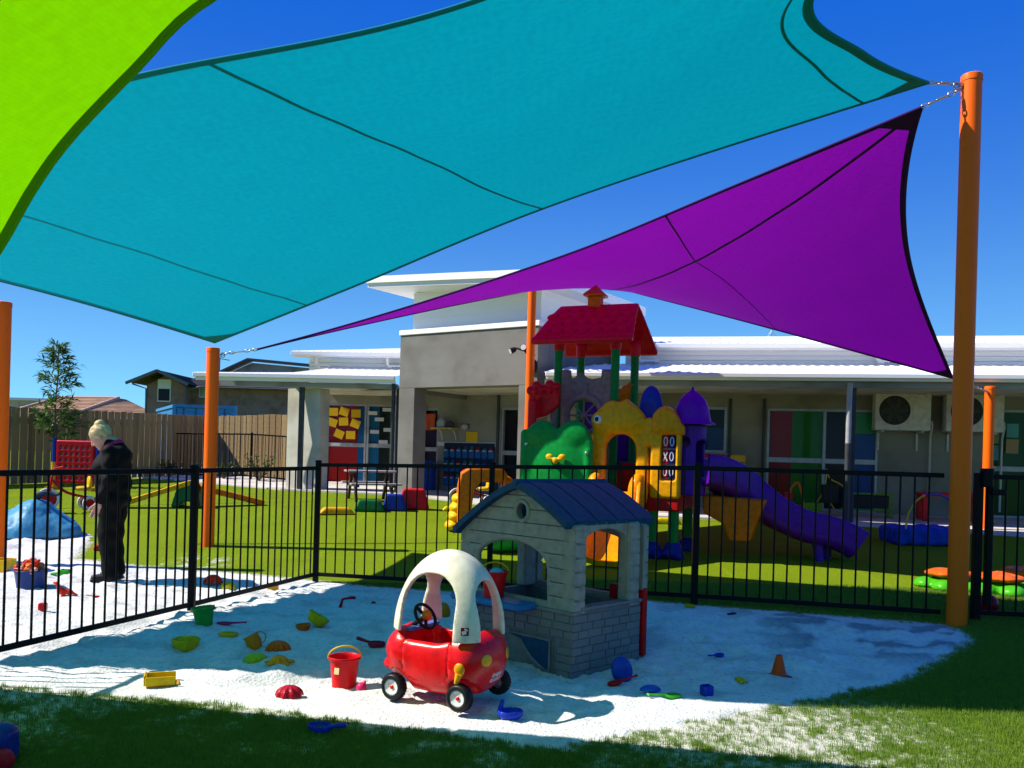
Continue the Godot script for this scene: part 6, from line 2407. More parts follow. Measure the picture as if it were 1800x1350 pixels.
	blob("red_cube", "red toy cube on the sunlit sand beyond the fence", on_sand(-3.84, -7.05, 0.025), func(p: Vector3): return rbox(p, Vector3.ZERO, Vector3(0.032, 0.032, 0.032), 0.008), Vector3(-0.045, -0.045, -0.045), Vector3(0.045, 0.045, 0.045), 0.006, red, "toy block", 0.3)
	spade("sand_spade", "thin red spade on the sunlit sand in front of the person", on_sand(-3.74, -7.68, 0.0), 0.1, 0.12, red)
	blob("small_ball", "red ball on the lawn in front of the person's shins", on_ground(-5.05, -10.45, 0.03), func(p: Vector3): return p.length() - 0.045, Vector3(-0.06, -0.06, -0.06), Vector3(0.06, 0.06, 0.06), 0.01, plastic("toy_scarlet", 0.72, 0.03, 0.005), "ball")
	# the blue tub heaped with toys
	var tub := thing("toy_tub", "dark blue tub heaped with red and orange toys on the sunlit sand", "tub", on_sand(-4.56, -8.15, -0.01))
	b = MB.new()
	b.lathe([Vector2(0, 0.0), Vector2(0.125, 0.0), Vector2(0.125, 0.0), Vector2(0.150, 0.165), Vector2(0.172, 0.172), Vector2(0.172, 0.182), Vector2(0.148, 0.182), Vector2(0.12, 0.02), Vector2(0, 0.02)], Vector3.ZERO, Basis.IDENTITY, 36, Vector2(1.0, 0.8))
	put("tub", b, plastic("tub_blue", 0.02, 0.05, 0.2), tub)
	for sg: float in [-1.0, 1.0]:
		b = MB.new()
		b.box(Vector3(0.185 * sg, 0.175, 0), Vector3(0.05, 0.012, 0.09), Basis.IDENTITY, 0.005)
		put("grip", b, mats["tub_blue"], tub)
	var r := RandomNumberGenerator.new()
	r.seed = 15
	for k in 26:
		var a := r.randf() * TAU
		var q := sqrt(r.randf())
		var h := 0.18 + 0.085 * (1.0 - q) + r.randf() * 0.012
		var mm := MB.new()
		var rr := r.randf_range(0.022, 0.04)
		var kind := k % 3
		mm.append(net(func(p: Vector3) -> float:
			if kind == 0:
				return smax(ell(p, Vector3.ZERO, Vector3(rr * 1.5, rr, rr)), -ell(p, Vector3(0, rr * 0.4, 0), Vector3(rr * 1.3, rr * 0.9, rr * 0.8)), 0.004)
			if kind == 1:
				return smin(cap(p, Vector3(-rr, 0, 0), Vector3(rr, 0.01, 0), rr * 0.6, rr * 0.4), p.length() - rr * 0.7, 0.01)
			return rbox(p, Vector3.ZERO, Vector3(rr, rr * 0.6, rr * 0.8), rr * 0.3), Vector3(-0.08, -0.06, -0.06), Vector3(0.08, 0.06, 0.06), 0.009))
		var hue := r.randi() % 4
		var toy := solo("heaped_toy", mm, [plastic("toy_scarlet", 0.72, 0.03, 0.005), plastic("toy_salmon", 0.7, 0.2, 0.14), orange, plastic("toy_peach", 0.72, 0.33, 0.2)][hue], ["small scarlet toy heaped in the dark blue tub", "small salmon pink toy heaped in the dark blue tub", "small orange toy heaped in the dark blue tub", "small pale peach toy heaped in the dark blue tub"][hue], "toy", "toys heaped in the blue tub", tub.position + Vector3(cos(a) * q * 0.125, h, sin(a) * q * 0.095))
		toy.basis = Basis.from_euler(Vector3(r.randf() * 2, r.randf() * 6, r.randf() * 2))
	var yc := thing("yellow_crate", "yellow toy crate cut by the left edge, behind the blue tub", "toy crate", on_sand(-5.42, -9.15, 0.0))
	b = MB.new()
	b.bb(Vector3(-0.15, 0.0, -0.1), Vector3(0.08, 0.02, 0.1))
	for s in [[Vector3(-0.15, 0.075, 0.1), Vector3(0.08, 0.075, 0.1)], [Vector3(-0.15, 0.075, -0.1), Vector3(0.08, 0.075, -0.1)], [Vector3(0.08, 0.0751, -0.1), Vector3(0.08, 0.0751, 0.1)], [Vector3(-0.15, 0.0751, -0.1), Vector3(-0.15, 0.0751, 0.1)]]:
		b.bar(s[0], s[1], 0.012, 0.13, Vector3.UP, 0.003)
	put("crate", b, plastic("toy_bright_yellow", 0.8, 0.5, 0.004), yc)
	# at the very front left
	var bt := thing("toddler_bike", "blue and red ride-on toy cut by the lower left corner of the photo", "ride-on toy", on_ground(-2.18, -3.70))
	b = MB.new()
	b.append(net(func(p: Vector3): return smin(rbox(p, Vector3(-0.02, 0.08, 0), Vector3(0.075, 0.075, 0.07), 0.035), ell(p, Vector3(-0.02, 0.14, 0), Vector3(0.07, 0.035, 0.06)), 0.03), Vector3(-0.15, -0.02, -0.12), Vector3(0.12, 0.24, 0.12), 0.01))
	put("body", b, plastic("ride_blue", 0.008, 0.03, 0.22), bt)
	b = MB.new()
	b.lathe([Vector2(0, -0.03), Vector2(0.04, -0.03), Vector2(0.05, -0.02), Vector2(0.05, 0.02), Vector2(0.04, 0.03), Vector2(0, 0.03)], Vector3(0.055, 0.045, 0.09), Basis(Vector3.RIGHT, PI / 2), 24)
	put("wheel", b, plastic("ride_red", 0.4, 0.008, 0.02), bt)


# ---------------------------------------------------------------- the play tower
func part_net(called: String, o: Node3D, f: Callable, lo: Vector3, hi: Vector3, cell: float, m: Material, label := "") -> MeshInstance3D:
	var b := MB.new()
	b.append(net(f, lo, hi, cell))
	return put(called, b, m, o, label)


func play_tower() -> void:
	var w := wing(Vector3(0.60, 0, -11.6), Vector3(0.92, 0, 0.38))
	var o := thing("play_tower", "tall plastic play tower with red tiled roof, yellow fish arch and purple slide", "play tower")
	o.transform = w
	var green := plastic("tower_green", 0.003, 0.20, 0.035, 0.45)
	var red := plastic("tower_red", 0.72, 0.004, 0.035, 0.45)
	var orange := plastic("tower_orange", 0.72, 0.19, 0.004, 0.4)
	var yellow := plastic("tower_yellow", 0.86, 0.37, 0.002, 0.42)
	var pink := plastic("tower_pink", 0.26, 0.165, 0.165, 0.55)
	var violet := plastic("tower_violet", 0.085, 0.006, 0.30, 0.4)
	var blue := plastic("tower_blue", 0.008, 0.02, 0.26, 0.45)
	var b: MB
	for q in [[-0.02, -0.05], [0.78, -0.05], [0.04, -0.85], [0.84, -0.85]]:
		b = MB.new()
		b.tube([Vector3(q[0], 0.15, q[1]), Vector3(q[0], 2.96, q[1])], 0.058, 20)
		put("roof_post", b, green, o)
		b = MB.new()
		b.lathe([Vector2(0.065, 2.84), Vector2(0.07, 2.84), Vector2(0.078, 2.98), Vector2(0.095, 3.06), Vector2(0.0, 3.06)], Vector3(q[0], 0, q[1]), Basis.IDENTITY, 20)
		put("roof_socket", b, red, o)
	# roof: thick curved shell, hipped in a little towards the ridge
	var prof := PackedVector2Array()
	for k in 9:
		var t := k / 8.0
		prof.append(Vector2(lerpf(-0.45, 0.27, t), 3.49 - 0.56 * pow(t, 1.15)))
	var fr := func(p: Vector3) -> float:
		var q := Vector2(-0.45 + absf(p.z + 0.45), p.y)
		var d := 9.0
		for k in 8:
			var a := prof[k]
			var e := prof[k + 1] - a
			d = minf(d, (q - a - e * clampf((q - a).dot(e) / e.length_squared(), 0, 1)).length())
		d -= 0.034
		d = smin(d, Vector2(q.x - 0.255, q.y - 2.95).length() - 0.052, 0.03)
		var h := clampf((p.y - 2.95) / 0.54, 0, 1)
		var x0 := lerpf(-0.31, -0.17, h)
		var x1 := lerpf(1.09, 0.98, h)
		return smax(d, absf(p.x - (x0 + x1) / 2) - (x1 - x0) / 2, 0.04)
	var roof := part_net("roof", o, fr, Vector3(-0.46, 2.84, -1.27), Vector3(1.24, 3.58, 0.37), 0.021, red)
	var tile := MB.new()
	tile.append(net(func(p: Vector3): return smax(ell(p, Vector3.ZERO, Vector3(0.088, 0.082, 0.022)), -p.z - 0.004, 0.004), Vector3(-0.1, -0.1, -0.02), Vector3(0.1, 0.1, 0.04), 0.011))
	var tm := tile.mesh()
	for row in 4:
		for k in 7:
			var t := 0.2 + row * 0.2
			var z := lerpf(-0.45, 0.27, t)
			var y := 3.49 - 0.56 * pow(t, 1.15)
			var h := (y - 2.95) / 0.54
			var x := lerpf(-0.24, 1.02, (k + (0.5 if row % 2 else 0.15)) / 7.0)
			if x < lerpf(-0.25, -0.1, h) or x > lerpf(1.02, 0.9, h):
				continue
			var q := put("roof_tile", tm, red, roof)
			var sl := atan2(0.72, 0.56 * 1.15)
			q.transform = Transform3D(Basis(Vector3.RIGHT, -sl), Vector3(x, y + 0.026, z + 0.02))
	b = MB.new()
	b.bb(Vector3(0.27, 3.44, -0.53), Vector3(0.45, 3.63, -0.36), 0.012)
	put("chimney", b, orange, o)
	b = MB.new()
	b.lathe([Vector2(0.0, 3.63), Vector2(0.19, 3.63), Vector2(0.19, 3.63), Vector2(0.20, 3.645), Vector2(0.19, 3.665), Vector2(0.015, 3.79), Vector2(0, 3.795)], Vector3(0.36, 0, -0.445), Basis(Vector3.UP, PI / 4), 4)
	put("chimney_cap", b, orange, o)
	# castle panel with a ship's wheel
	var castle := PackedVector2Array([Vector2(0.03, 1.3), Vector2(0.75, 1.3), Vector2(0.75, 2.58), Vector2(0.60, 2.58), Vector2(0.59, 2.47), Vector2(0.47, 2.45), Vector2(0.39, 2.47), Vector2(0.31, 2.55), Vector2(0.22, 2.47), Vector2(0.17, 2.47), Vector2(0.155, 2.58), Vector2(0.03, 2.58)])
	var wc := Vector2(0.37, 1.96)
	part_net("castle_panel", o, func(p: Vector3) -> float:
		var q := Vector2(p.x, p.y)
		var d := poly2(q, castle)
		var r := (q - wc).length()
		d = smax(d, 0.215 - r, 0.01)
		d = smax(d, absf(p.z + 0.06) - 0.05, 0.03)
		d = smin(d, Vector2(r - 0.255, p.z).length() - 0.045, 0.02)
		return smin(d, cap(p, Vector3(0.385, 2.22, 0.0), Vector3(0.40, 2.36, 0.005), 0.045, 0.028), 0.03), Vector3(-0.02, 1.26, -0.14), Vector3(0.80, 2.63, 0.08), 0.019, pink)
	b = MB.new()
	for k in 8:
		var a := TAU * k / 8.0
		b.tube([Vector3(wc.x, wc.y, -0.02), Vector3(wc.x + cos(a) * 0.235, wc.y + sin(a) * 0.235, -0.02)], 0.014, 8)
	b.ball(Vector3(wc.x, wc.y, -0.015), Vector3(0.045, 0.045, 0.03), 14)
	put("wheel_spokes", b, pink, o)
	b = MB.new()
	b.bb(Vector3(-0.02, 1.28, -0.95), Vector3(0.86, 1.36, -0.10), 0.015)
	put("upper_deck", b, plastic("deck_brown", 0.05, 0.03, 0.035), o)
	b = MB.new()
	b.bb(Vector3(0.06, 1.36, -0.93), Vector3(0.80, 2.2, -0.88), 0.015)
	put("rear_panel", b, violet, o)
	# green frog panel
	var frog := PackedVector2Array([Vector2(-0.22, 0.55), Vector2(0.72, 0.55), Vector2(0.72, 1.60), Vector2(0.66, 1.72), Vector2(0.60, 1.80), Vector2(0.48, 1.85), Vector2(0.37, 1.82), Vector2(0.28, 1.76), Vector2(0.22, 1.76), Vector2(0.15, 1.82), Vector2(0.06, 1.84), Vector2(-0.03, 1.81), Vector2(-0.10, 1.76), Vector2(-0.22, 1.72)])
	part_net("frog_panel", o, func(p: Vector3) -> float:
		var q := Vector2(p.x, p.y)
		var d := smax(poly2(q, frog), absf(p.z - 0.66) - 0.06, 0.05)
		d = smin(d, ell(p, Vector3(0.04, 1.70, 0.69), Vector3(0.16, 0.14, 0.06)), 0.08)
		d = smin(d, ell(p, Vector3(0.47, 1.70, 0.69), Vector3(0.16, 0.14, 0.06)), 0.08)
		d = smin(d, ell(p, Vector3(0.27, 1.28, 0.67), Vector3(0.30, 0.32, 0.10)), 0.08)
		d = smin(d, cap(p, Vector3(-0.19, 0.56, 0.68), Vector3(-0.19, 1.68, 0.68), 0.06, 0.06), 0.02)
		return smin(d, cap(p, Vector3(0.67, 0.56, 0.68), Vector3(0.67, 1.47, 0.68), 0.055, 0.055), 0.02), Vector3(-0.30, 0.50, 0.56), Vector3(0.78, 1.90, 0.86), 0.021, plastic("frog_green", 0.004, 0.26, 0.04, 0.4))
	part_net("bow_tie", o, func(p: Vector3) -> float:
		var s := Vector3(absf(p.x - 0.28), p.y, p.z)
		var d := ell(s, Vector3(0.085, 1.395, 0.81), Vector3(0.05, 0.038, 0.03))
		d = smin(d, ell(s, Vector3(0.06, 1.365, 0.815), Vector3(0.05, 0.02, 0.025)), 0.02)
		return smin(d, ell(s, Vector3(0.0, 1.345, 0.82), Vector3(0.035, 0.045, 0.03)), 0.02), Vector3(0.12, 1.28, 0.76), Vector3(0.44, 1.46, 0.87), 0.011, plastic("bow_yellow", 0.72, 0.40, 0.004, 0.4))
	for q in [[-0.15, 0.75, 0.74], [-0.15, 1.55, 0.74], [0.66, 0.75, 0.74], [0.66, 1.45, 0.74]]:
		b = MB.new()
		b.lathe([Vector2(0.022, 0.0), Vector2(0.020, 0.008), Vector2(0, 0.011)], Vector3(q[0], q[1], q[2]), Basis(Vector3.RIGHT, PI / 2), 12)
		put("bolt", b, paint("galvanised_steel", Color(0.55, 0.55, 0.56), 0.35, "metal", 0.9), o)
	# red flower rail at the left
	part_net("flower_panel", o, func(p: Vector3) -> float:
		var d := smax(poly2(Vector2(p.x, p.y), PackedVector2Array([Vector2(-0.22, 1.88), Vector2(-0.06, 1.92), Vector2(0.14, 2.06), Vector2(0.14, 2.22), Vector2(-0.2, 2.2)])), absf(p.z - 0.32) - 0.05, 0.03)
		for c: Vector3 in [Vector3(-0.18, 2.25, 0.34), Vector3(0.02, 2.27, 0.32)]:
			for k in 5:
				var a := TAU * k / 5.0 + 0.6 + c.x
				d = smin(d, ell(p, c + Vector3(cos(a), sin(a), 0) * 0.085, Vector3(0.062, 0.062, 0.055)), 0.02)
			d = smin(d, ell(p, c + Vector3(0, 0, 0.03), Vector3(0.05, 0.05, 0.05)), 0.01)
		return smin(d, rbox(p, Vector3(-0.17, 1.93, 0.50), Vector3(0.055, 0.22, 0.055), 0.04), 0.02), Vector3(-0.36, 1.66, 0.22), Vector3(0.22, 2.48, 0.60), 0.018, plastic("flower_red", 0.72, 0.004, 0.012, 0.4))
	b = MB.new()
	b.tube([Vector3(0.02, 0.9, 0.25), Vector3(0.02, 2.05, 0.2)], 0.05, 14)
	put("pink_pillar", b, pink, o)
	# yellow fish arch
	var fish := PackedVector2Array([Vector2(0.74, 0.80), Vector2(1.54, 0.80), Vector2(1.53, 1.5), Vector2(1.49, 1.86), Vector2(1.43, 1.97), Vector2(1.34, 2.05), Vector2(1.29, 2.10), Vector2(1.22, 2.15), Vector2(1.15, 2.105), Vector2(1.10, 2.11), Vector2(1.04, 2.13), Vector2(0.95, 2.10), Vector2(0.92, 2.05), Vector2(0.85, 1.98), Vector2(0.81, 1.88), Vector2(0.79, 1.70), Vector2(0.74, 1.5)])
	part_net("fish_arch", o, func(p: Vector3) -> float:
		var q := Vector2(p.x, p.y)
		var d := smax(poly2(q, fish), absf(p.z - 0.97) - 0.085, 0.06)
		d = smin(d, ell(p, Vector3(1.14, 1.86, 1.0), Vector3(0.33, 0.22, 0.13)), 0.06)
		var oy := rbox2(q - Vector2(1.165, 1.18), Vector2(0.205, 0.52), 0.19)
		d = smax(d, -oy, 0.035)
		d = smin(d, rbox(p, Vector3(0.75, 1.60, 0.99), Vector3(0.065, 0.10, 0.085), 0.02), 0.012)
		d = smin(d, rbox(p, Vector3(1.545, 1.73, 0.99), Vector3(0.065, 0.18, 0.085), 0.03), 0.012)
		for k in 2:
			d = smin(d, Vector2((q - Vector2(0.905, 1.875)).length() - 0.062 - 0.035 * k, p.z - 1.085 + 0.012 * k).length() - 0.016, 0.012)
		return d, Vector3(0.66, 0.75, 0.84), Vector3(1.64, 2.22, 1.18), 0.02, yellow)
	b = MB.new()
	b.ball(Vector3(0.885, 1.88, 1.10), Vector3(0.052, 0.056, 0.03), 18)
	var eye := put("eye", b, plastic("eye_white", 0.75, 0.75, 0.74, 0.3), o)
	b = MB.new()
	b.ball(Vector3(0.878, 1.882, 1.126), Vector3(0.026, 0.03, 0.012), 14)
	put("pupil", b, plastic("pupil_dark", 0.01, 0.02, 0.05, 0.2), eye)
	# panel with the noughts and crosses
	part_net("game_frame", o, func(p: Vector3) -> float:
		var d := rbox(p, Vector3(1.745, 1.34, 1.0), Vector3(0.185, 0.42, 0.08), 0.03)
		return smax(d, -rbox2(Vector2(p.x - 1.785, p.y - 1.42), Vector2(0.09, 0.28), 0.02), 0.01), Vector3(1.52, 0.88, 0.88), Vector3(1.98, 1.80, 1.12), 0.02, yellow)
	part_net("gable_cap", o, func(p: Vector3) -> float:
		var d := smax(poly2(Vector2(p.x, p.y), PackedVector2Array([Vector2(1.57, 1.72), Vector2(1.97, 1.70), Vector2(1.97, 1.80), Vector2(1.84, 2.0), Vector2(1.75, 2.06), Vector2(1.66, 2.04), Vector2(1.58, 1.95)])), absf(p.z - 1.0) - 0.13, 0.07)
		return d, Vector3(1.5, 1.66, 0.82), Vector3(2.05, 2.12, 1.18), 0.02, plastic("cap_amber", 0.86, 0.30, 0.002, 0.42))
	for row in 3:
		for k in 2:
			var c := Vector3(1.745 + k * 0.078, 1.62 - row * 0.185, 1.0)
			b = MB.new()
			b.box(c, Vector3(0.072, 0.165, 0.10), Basis.IDENTITY, 0.012)
			var bl := put("game_block", b, blue if k else red, o)
			b = MB.new()
			if (row == 1 and k == 0):
				b.bar(c + Vector3(-0.025, -0.055, 0.053), c + Vector3(0.025, 0.055, 0.053), 0.014, 0.008, Vector3.BACK)
				b.bar(c + Vector3(-0.025, 0.055, 0.056), c + Vector3(0.025, -0.055, 0.056), 0.014, 0.008, Vector3.BACK)
			else:
				var ring := []
				for q in 18:
					ring.append(c + Vector3(cos(TAU * q / 18.0) * 0.022, sin(TAU * q / 18.0) * 0.052, 0.052))
				b.tube(ring, 0.0065, 6, false, true)
			put("mark", b, plastic("mark_white", 0.7, 0.7, 0.7), bl)
	# lower deck and legs
	b = MB.new()
	b.bb(Vector3(0.70, 0.76, 0.05), Vector3(1.93, 0.97, 1.05), 0.03)
	put("lower_deck", b, plastic("deck_red", 0.50, 0.008, 0.008, 0.45), o)
	b = MB.new()
	b.bb(Vector3(0.92, 0.971, 0.02), Vector3(1.42, 1.33, 0.30), 0.03)
	put("step", b, mats["deck_red"], o)
	b = MB.new()
	b.bb(Vector3(1.13, 1.331, 0.05), Vector3(1.28, 1.50, 0.2), 0.02)
	put("inner_block", b, green, o)
	for q in [[0.78, 0.9], [1.58, 0.95], [1.84, 0.92], [0.8, 0.12], [1.86, 0.12]]:
		b = MB.new()
		b.tube([Vector3(q[0], 0.12, q[1]), Vector3(q[0], 0.758, q[1])], 0.066, 18)
		var leg := put("leg", b, green, o)
		b = MB.new()
		b.append(net(func(p: Vector3) -> float:
			var d := ell(p, Vector3(0, 0.06, 0), Vector3(0.12, 0.12, 0.11))
			d = smin(d, ell(p, Vector3(0.08, 0.0, 0.05), Vector3(0.08, 0.07, 0.08)), 0.04)
			return smin(d, ell(p, Vector3(-0.06, 0.02, 0.08), Vector3(0.08, 0.06, 0.07)), 0.03), Vector3(-0.18, -0.1, -0.15), Vector3(0.2, 0.22, 0.2), 0.02), Transform3D(Basis.IDENTITY, Vector3(q[0], 0.22, q[1])))
		put("foot", b, blue, leg)
	# hood over the slide's start
	b = MB.new()
	b.lathe([Vector2(0.29, 1.84), Vector2(0.29, 1.855), Vector2(0.235, 1.885), Vector2(0.222, 1.96), Vector2(0.20, 2.06), Vector2(0.16, 2.15), Vector2(0.10, 2.215), Vector2(0.045, 2.25), Vector2(0.025, 2.27), Vector2(0.012, 2.31), Vector2(0, 2.315)], Vector3(1.88, 0, 0.30), Basis.IDENTITY, 32)
	b.lathe([Vector2(0.0, 1.845), Vector2(0.29, 1.845)], Vector3(1.88, 0, 0.30), Basis.IDENTITY, 32)
	put("hood", b, plastic("hood_violet", 0.17, 0.006, 0.42, 0.4), o)
	part_net("slide_drum", o, func(p: Vector3) -> float:
		var rad := Vector2(p.x - 1.88, p.z - 0.30).length()
		var d := smax(absf(rad - 0.165) - 0.022, absf(p.y - 1.40) - 0.44, 0.02)
		d = smax(d, -rbox(p, Vector3(2.08, 1.42, 0.34), Vector3(0.13, 0.22, 0.12), 0.05), 0.02)
		return smax(d, -cap(p, Vector3(1.84, 1.62, 0.4), Vector3(1.84, 1.62, 0.7), 0.06, 0.06), 0.01), Vector3(1.62, 0.92, 0.04), Vector3(2.14, 1.90, 0.56), 0.02, violet)
	# the long violet slide: a trough swept along its curve
	var path := spline([Vector3(1.95, 1.13, 0.27), Vector3(2.15, 1.08, 0.08), Vector3(2.45, 0.84, -0.24), Vector3(2.82, 0.60, -0.42), Vector3(3.15, 0.46, -0.52), Vector3(3.50, 0.38, -0.62), Vector3(3.72, 0.27, -0.67)], 10)
	trough(o, "slide", path, 0.25, 0.33, violet, 0.05)
	for s: float in [-0.12, 0.12]:
		b = MB.new()
		b.tube([Vector3(3.40 - s * 0.3, 0.40, -0.58 + s), Vector3(3.42 - s * 0.3, 0.12, -0.57 + s)], [0.075, 0.06], 14)
		put("slide_foot", b, violet, o)
	# the short orange slide that drops from the fish's mouth
	path = spline([Vector3(1.17, 0.98, 1.02), Vector3(1.19, 0.95, 1.18), Vector3(1.23, 0.68, 1.42), Vector3(1.26, 0.42, 1.64), Vector3(1.28, 0.26, 1.82), Vector3(1.29, 0.21, 1.95)], 10)
	trough(o, "short_slide", path, 0.25, 0.20, plastic("slide_orange", 0.88, 0.28, 0.002, 0.35), 0.06)
	for x: float in [0.90, 1.44]:
		part_net("slide_shoulder", o, func(p: Vector3) -> float:
			return smax(ell(p, Vector3(x, 0.98, 1.16), Vector3(0.12, 0.24, 0.17)), 0.74 - p.y, 0.03), Vector3(x - 0.18, 0.68, 0.94), Vector3(x + 0.18, 1.28, 1.38), 0.022, mats["slide_orange"])
	for c in o.get_children():
		for key in ["fish_arch", "eye", "game_", "gable_cap", "lower_deck", "step", "inner_block", "leg", "short_slide", "slide_shoulder"]:
			if c.name.begins_with(key):
				c.position += Vector3(-0.13, 0.0, -0.5)
	# behind: a blue shell climber, an orange crest, an orange chute
	part_net("shell_panel", o, func(p: Vector3) -> float:
		var d := ell(p, Vector3(1.36, 2.02, 0.30), Vector3(0.15, 0.31, 0.10))
		return smax(d, -ell(p, Vector3(1.36, 1.95, 0.42), Vector3(0.10, 0.2, 0.05)), 0.03), Vector3(1.16, 1.66, 0.16), Vector3(1.56, 2.38, 0.44), 0.02, plastic("shell_blue", 0.015, 0.03, 0.36, 0.4))
	part_net("crest_panel", o, func(p: Vector3) -> float:
		var d := smax(ell(p, Vector3(0.75, 2.28, -0.87), Vector3(0.12, 0.17, 0.06)), -p.y + 2.0, 0.02)
		for k in 4:
			d = smin(d, ell(p, Vector3(0.63 + 0.07 * k, 2.30 + 0.045 * k, -0.84), Vector3(0.045, 0.09, 0.05)), 0.02)
		return d, Vector3(0.52, 1.98, -1.0), Vector3(0.98, 2.60, -0.72), 0.02, orange)
	b = MB.new()
	var ch := PackedVector2Array([Vector2(2.0, 0.98), Vector2(2.78, 0.94), Vector2(2.66, 0.64), Vector2(2.60, 0.42), Vector2(2.34, 0.42), Vector2(2.26, 0.62), Vector2(2.02, 0.74)])
	part_net("rear_chute", o, func(p: Vector3): return smax(poly2(Vector2(p.x, p.y), ch), absf(p.z + 0.05) - 0.20, 0.04), Vector3(1.9, 0.36, -0.34), Vector3(2.86, 1.04, 0.24), 0.022, plastic("chute_orange", 0.62, 0.13, 0.004, 0.45))


func trough(o: Node3D, called: String, path: Array, half: float, wall: float, m: Material, thick: float) -> void:
	# U-shaped section with rounded rims, swept along path
	var n := path.size()
	var sec := []
	for k in 7:
		var a := lerpf(0.0, PI / 2, k / 6.0)
		sec.append(Vector2(-half, wall) + Vector2(0, -wall * 0.72 * k / 6.0) if k < 6 else Vector2(-half + 0.02, wall * 0.16))
	sec.append(Vector2(-half + 0.07, 0.02))
	sec.append(Vector2(-half + 0.14, 0.0))
	var inner := sec.duplicate()
	for k in range(sec.size() - 1, -1, -1):
		inner.append(Vector2(-sec[k].x, sec[k].y))
	var outer := []
	for p in inner:
		outer.append(Vector2(p.x + signf(p.x) * thick * (1.0 if absf(p.x) > half - 0.05 else 0.4), p.y - (0.0 if p.y > wall * 0.9 else thick)))
	var loop := inner.duplicate()
	loop.append(Vector2(half + thick * 0.5, wall + thick * 0.35))
	outer.reverse()
	loop.append_array(outer)
	loop.append(Vector2(-half - thick * 0.5, wall + thick * 0.35))
	var b := MB.new()
	var at := func(u: float, v: float) -> Vector3:
		var i := clampi(int(u * (n - 1)), 0, n - 1)
		var fw: Vector3 = (path[mini(i + 1, n - 1)] - path[maxi(i - 1, 0)]).normalized()
		var side := fw.cross(Vector3.UP).normalized()
		var up := side.cross(fw)
		var c: Vector2 = loop[int(round(v * loop.size())) % loop.size()]
		return path[i] + side * c.x + up * c.y
	b.grid(at, n - 1, loop.size())
	for e in [0, n - 1]:
		var fw: Vector3 = (path[mini(e + 1, n - 1)] - path[maxi(e - 1, 0)]).normalized()
		var side := fw.cross(Vector3.UP).normalized()
		var up := side.cross(fw)
		var cap_m := inner.size()
		for k in cap_m - 1:
			var p0: Vector2 = inner[k]
			var p1: Vector2 = inner[k + 1]
			var q0: Vector2 = outer[cap_m - 1 - k]
			var q1: Vector2 = outer[cap_m - 2 - k]
			var pts := [p0, p1, q1, q0].map(func(c): return path[e] + side * c.x + up * c.y)
			b.quad(pts[0], pts[1], pts[2], pts[3], path[clampi(e, 2, n - 3)])
	put(called, b, m, o)


# ---------------------------------------------------------------- things on the lawn and verandah
func step_block(label: String, at: Vector3, turn: float, size: Vector3, m: Material) -> void:
	var b := MB.new()
	b.append(net(func(p: Vector3) -> float:
		var k := p.y / size.y
		return rbox2(Vector2(p.x, p.z), Vector2(size.x, size.z) * 0.5 * lerpf(1.0, 0.66, k), 0.02) if false else smax(smax(absf(p.x) - size.x * 0.5 * lerpf(1.0, 0.66, k), absf(p.z) - size.z * 0.5 * lerpf(1.0, 0.8, k), 0.03), absf(p.y - size.y / 2) - size.y / 2, 0.03), Vector3(-size.x * 0.58, -0.04, -size.z * 0.58), Vector3(size.x * 0.58, size.y + 0.04, size.z * 0.58), 0.024))
	solo("stepping_block", b, m, label, "stepping block", "", at, turn)


func trike(label: String, at: Vector3, turn: float) -> void:
	var o := thing("tricycle", label, "tricycle", at, turn)
	var red := plastic("trike_red", 0.5, 0.01, 0.012, 0.35)
	var white := plastic("trike_white", 0.7, 0.7, 0.68, 0.4)
	for q in [[Vector3(-0.28, 0.2, 0), 0.17], [Vector3(0.28, 0.14, 0.16), 0.11], [Vector3(0.28, 0.14, -0.16), 0.11]]:
		var b := MB.new()
		var rr: float = q[1]
		b.lathe([Vector2(rr - 0.045, -0.02), Vector2(rr - 0.01, -0.022), Vector2(rr, -0.01), Vector2(rr, 0.01), Vector2(rr - 0.01, 0.022), Vector2(rr - 0.045, 0.02), Vector2(rr - 0.045, -0.02)], q[0], Basis(Vector3.RIGHT, PI / 2), 28)
		var ty := put("tyre", b, white, o)
		b = MB.new()
		b.lathe([Vector2(0, -0.012), Vector2(rr - 0.046, -0.012), Vector2(rr - 0.046, 0.012), Vector2(0, 0.012)], q[0], Basis(Vector3.RIGHT, PI / 2), 28)
		put("hub", b, red, ty)
	var b := MB.new()
	b.tube(spline([Vector3(-0.22, 0.50, 0), Vector3(-0.05, 0.32, 0), Vector3(0.28, 0.22, 0)], 6), 0.022, 10)
	b.tube([Vector3(-0.28, 0.2, 0.04), Vector3(-0.24, 0.5, 0.03), Vector3(-0.20, 0.66, 0)], 0.018, 10)
	b.tube([Vector3(0.28, 0.14, -0.16), Vector3(0.28, 0.14, 0.16)], 0.014, 8)
	put("frame", b, red, o)
	b = MB.new()
	b.tube(spline([Vector3(-0.12, 0.70, -0.22), Vector3(-0.18, 0.68, -0.1), Vector3(-0.20, 0.66, 0), Vector3(-0.18, 0.68, 0.1), Vector3(-0.12, 0.70, 0.22)], 5), 0.014, 8)
	put("handlebar", b, red, o)
	b = MB.new()
	b.append(net(func(p: Vector3): return smin(ell(p, Vector3(0.2, 0.36, 0), Vector3(0.13, 0.04, 0.12)), ell(p, Vector3(0.30, 0.45, 0), Vector3(0.035, 0.11, 0.11)), 0.05), Vector3(0.02, 0.28, -0.16), Vector3(0.4, 0.6, 0.16), 0.018))
	put("seat", b, plastic("trike_yellow", 0.7, 0.42, 0.004, 0.4), o)


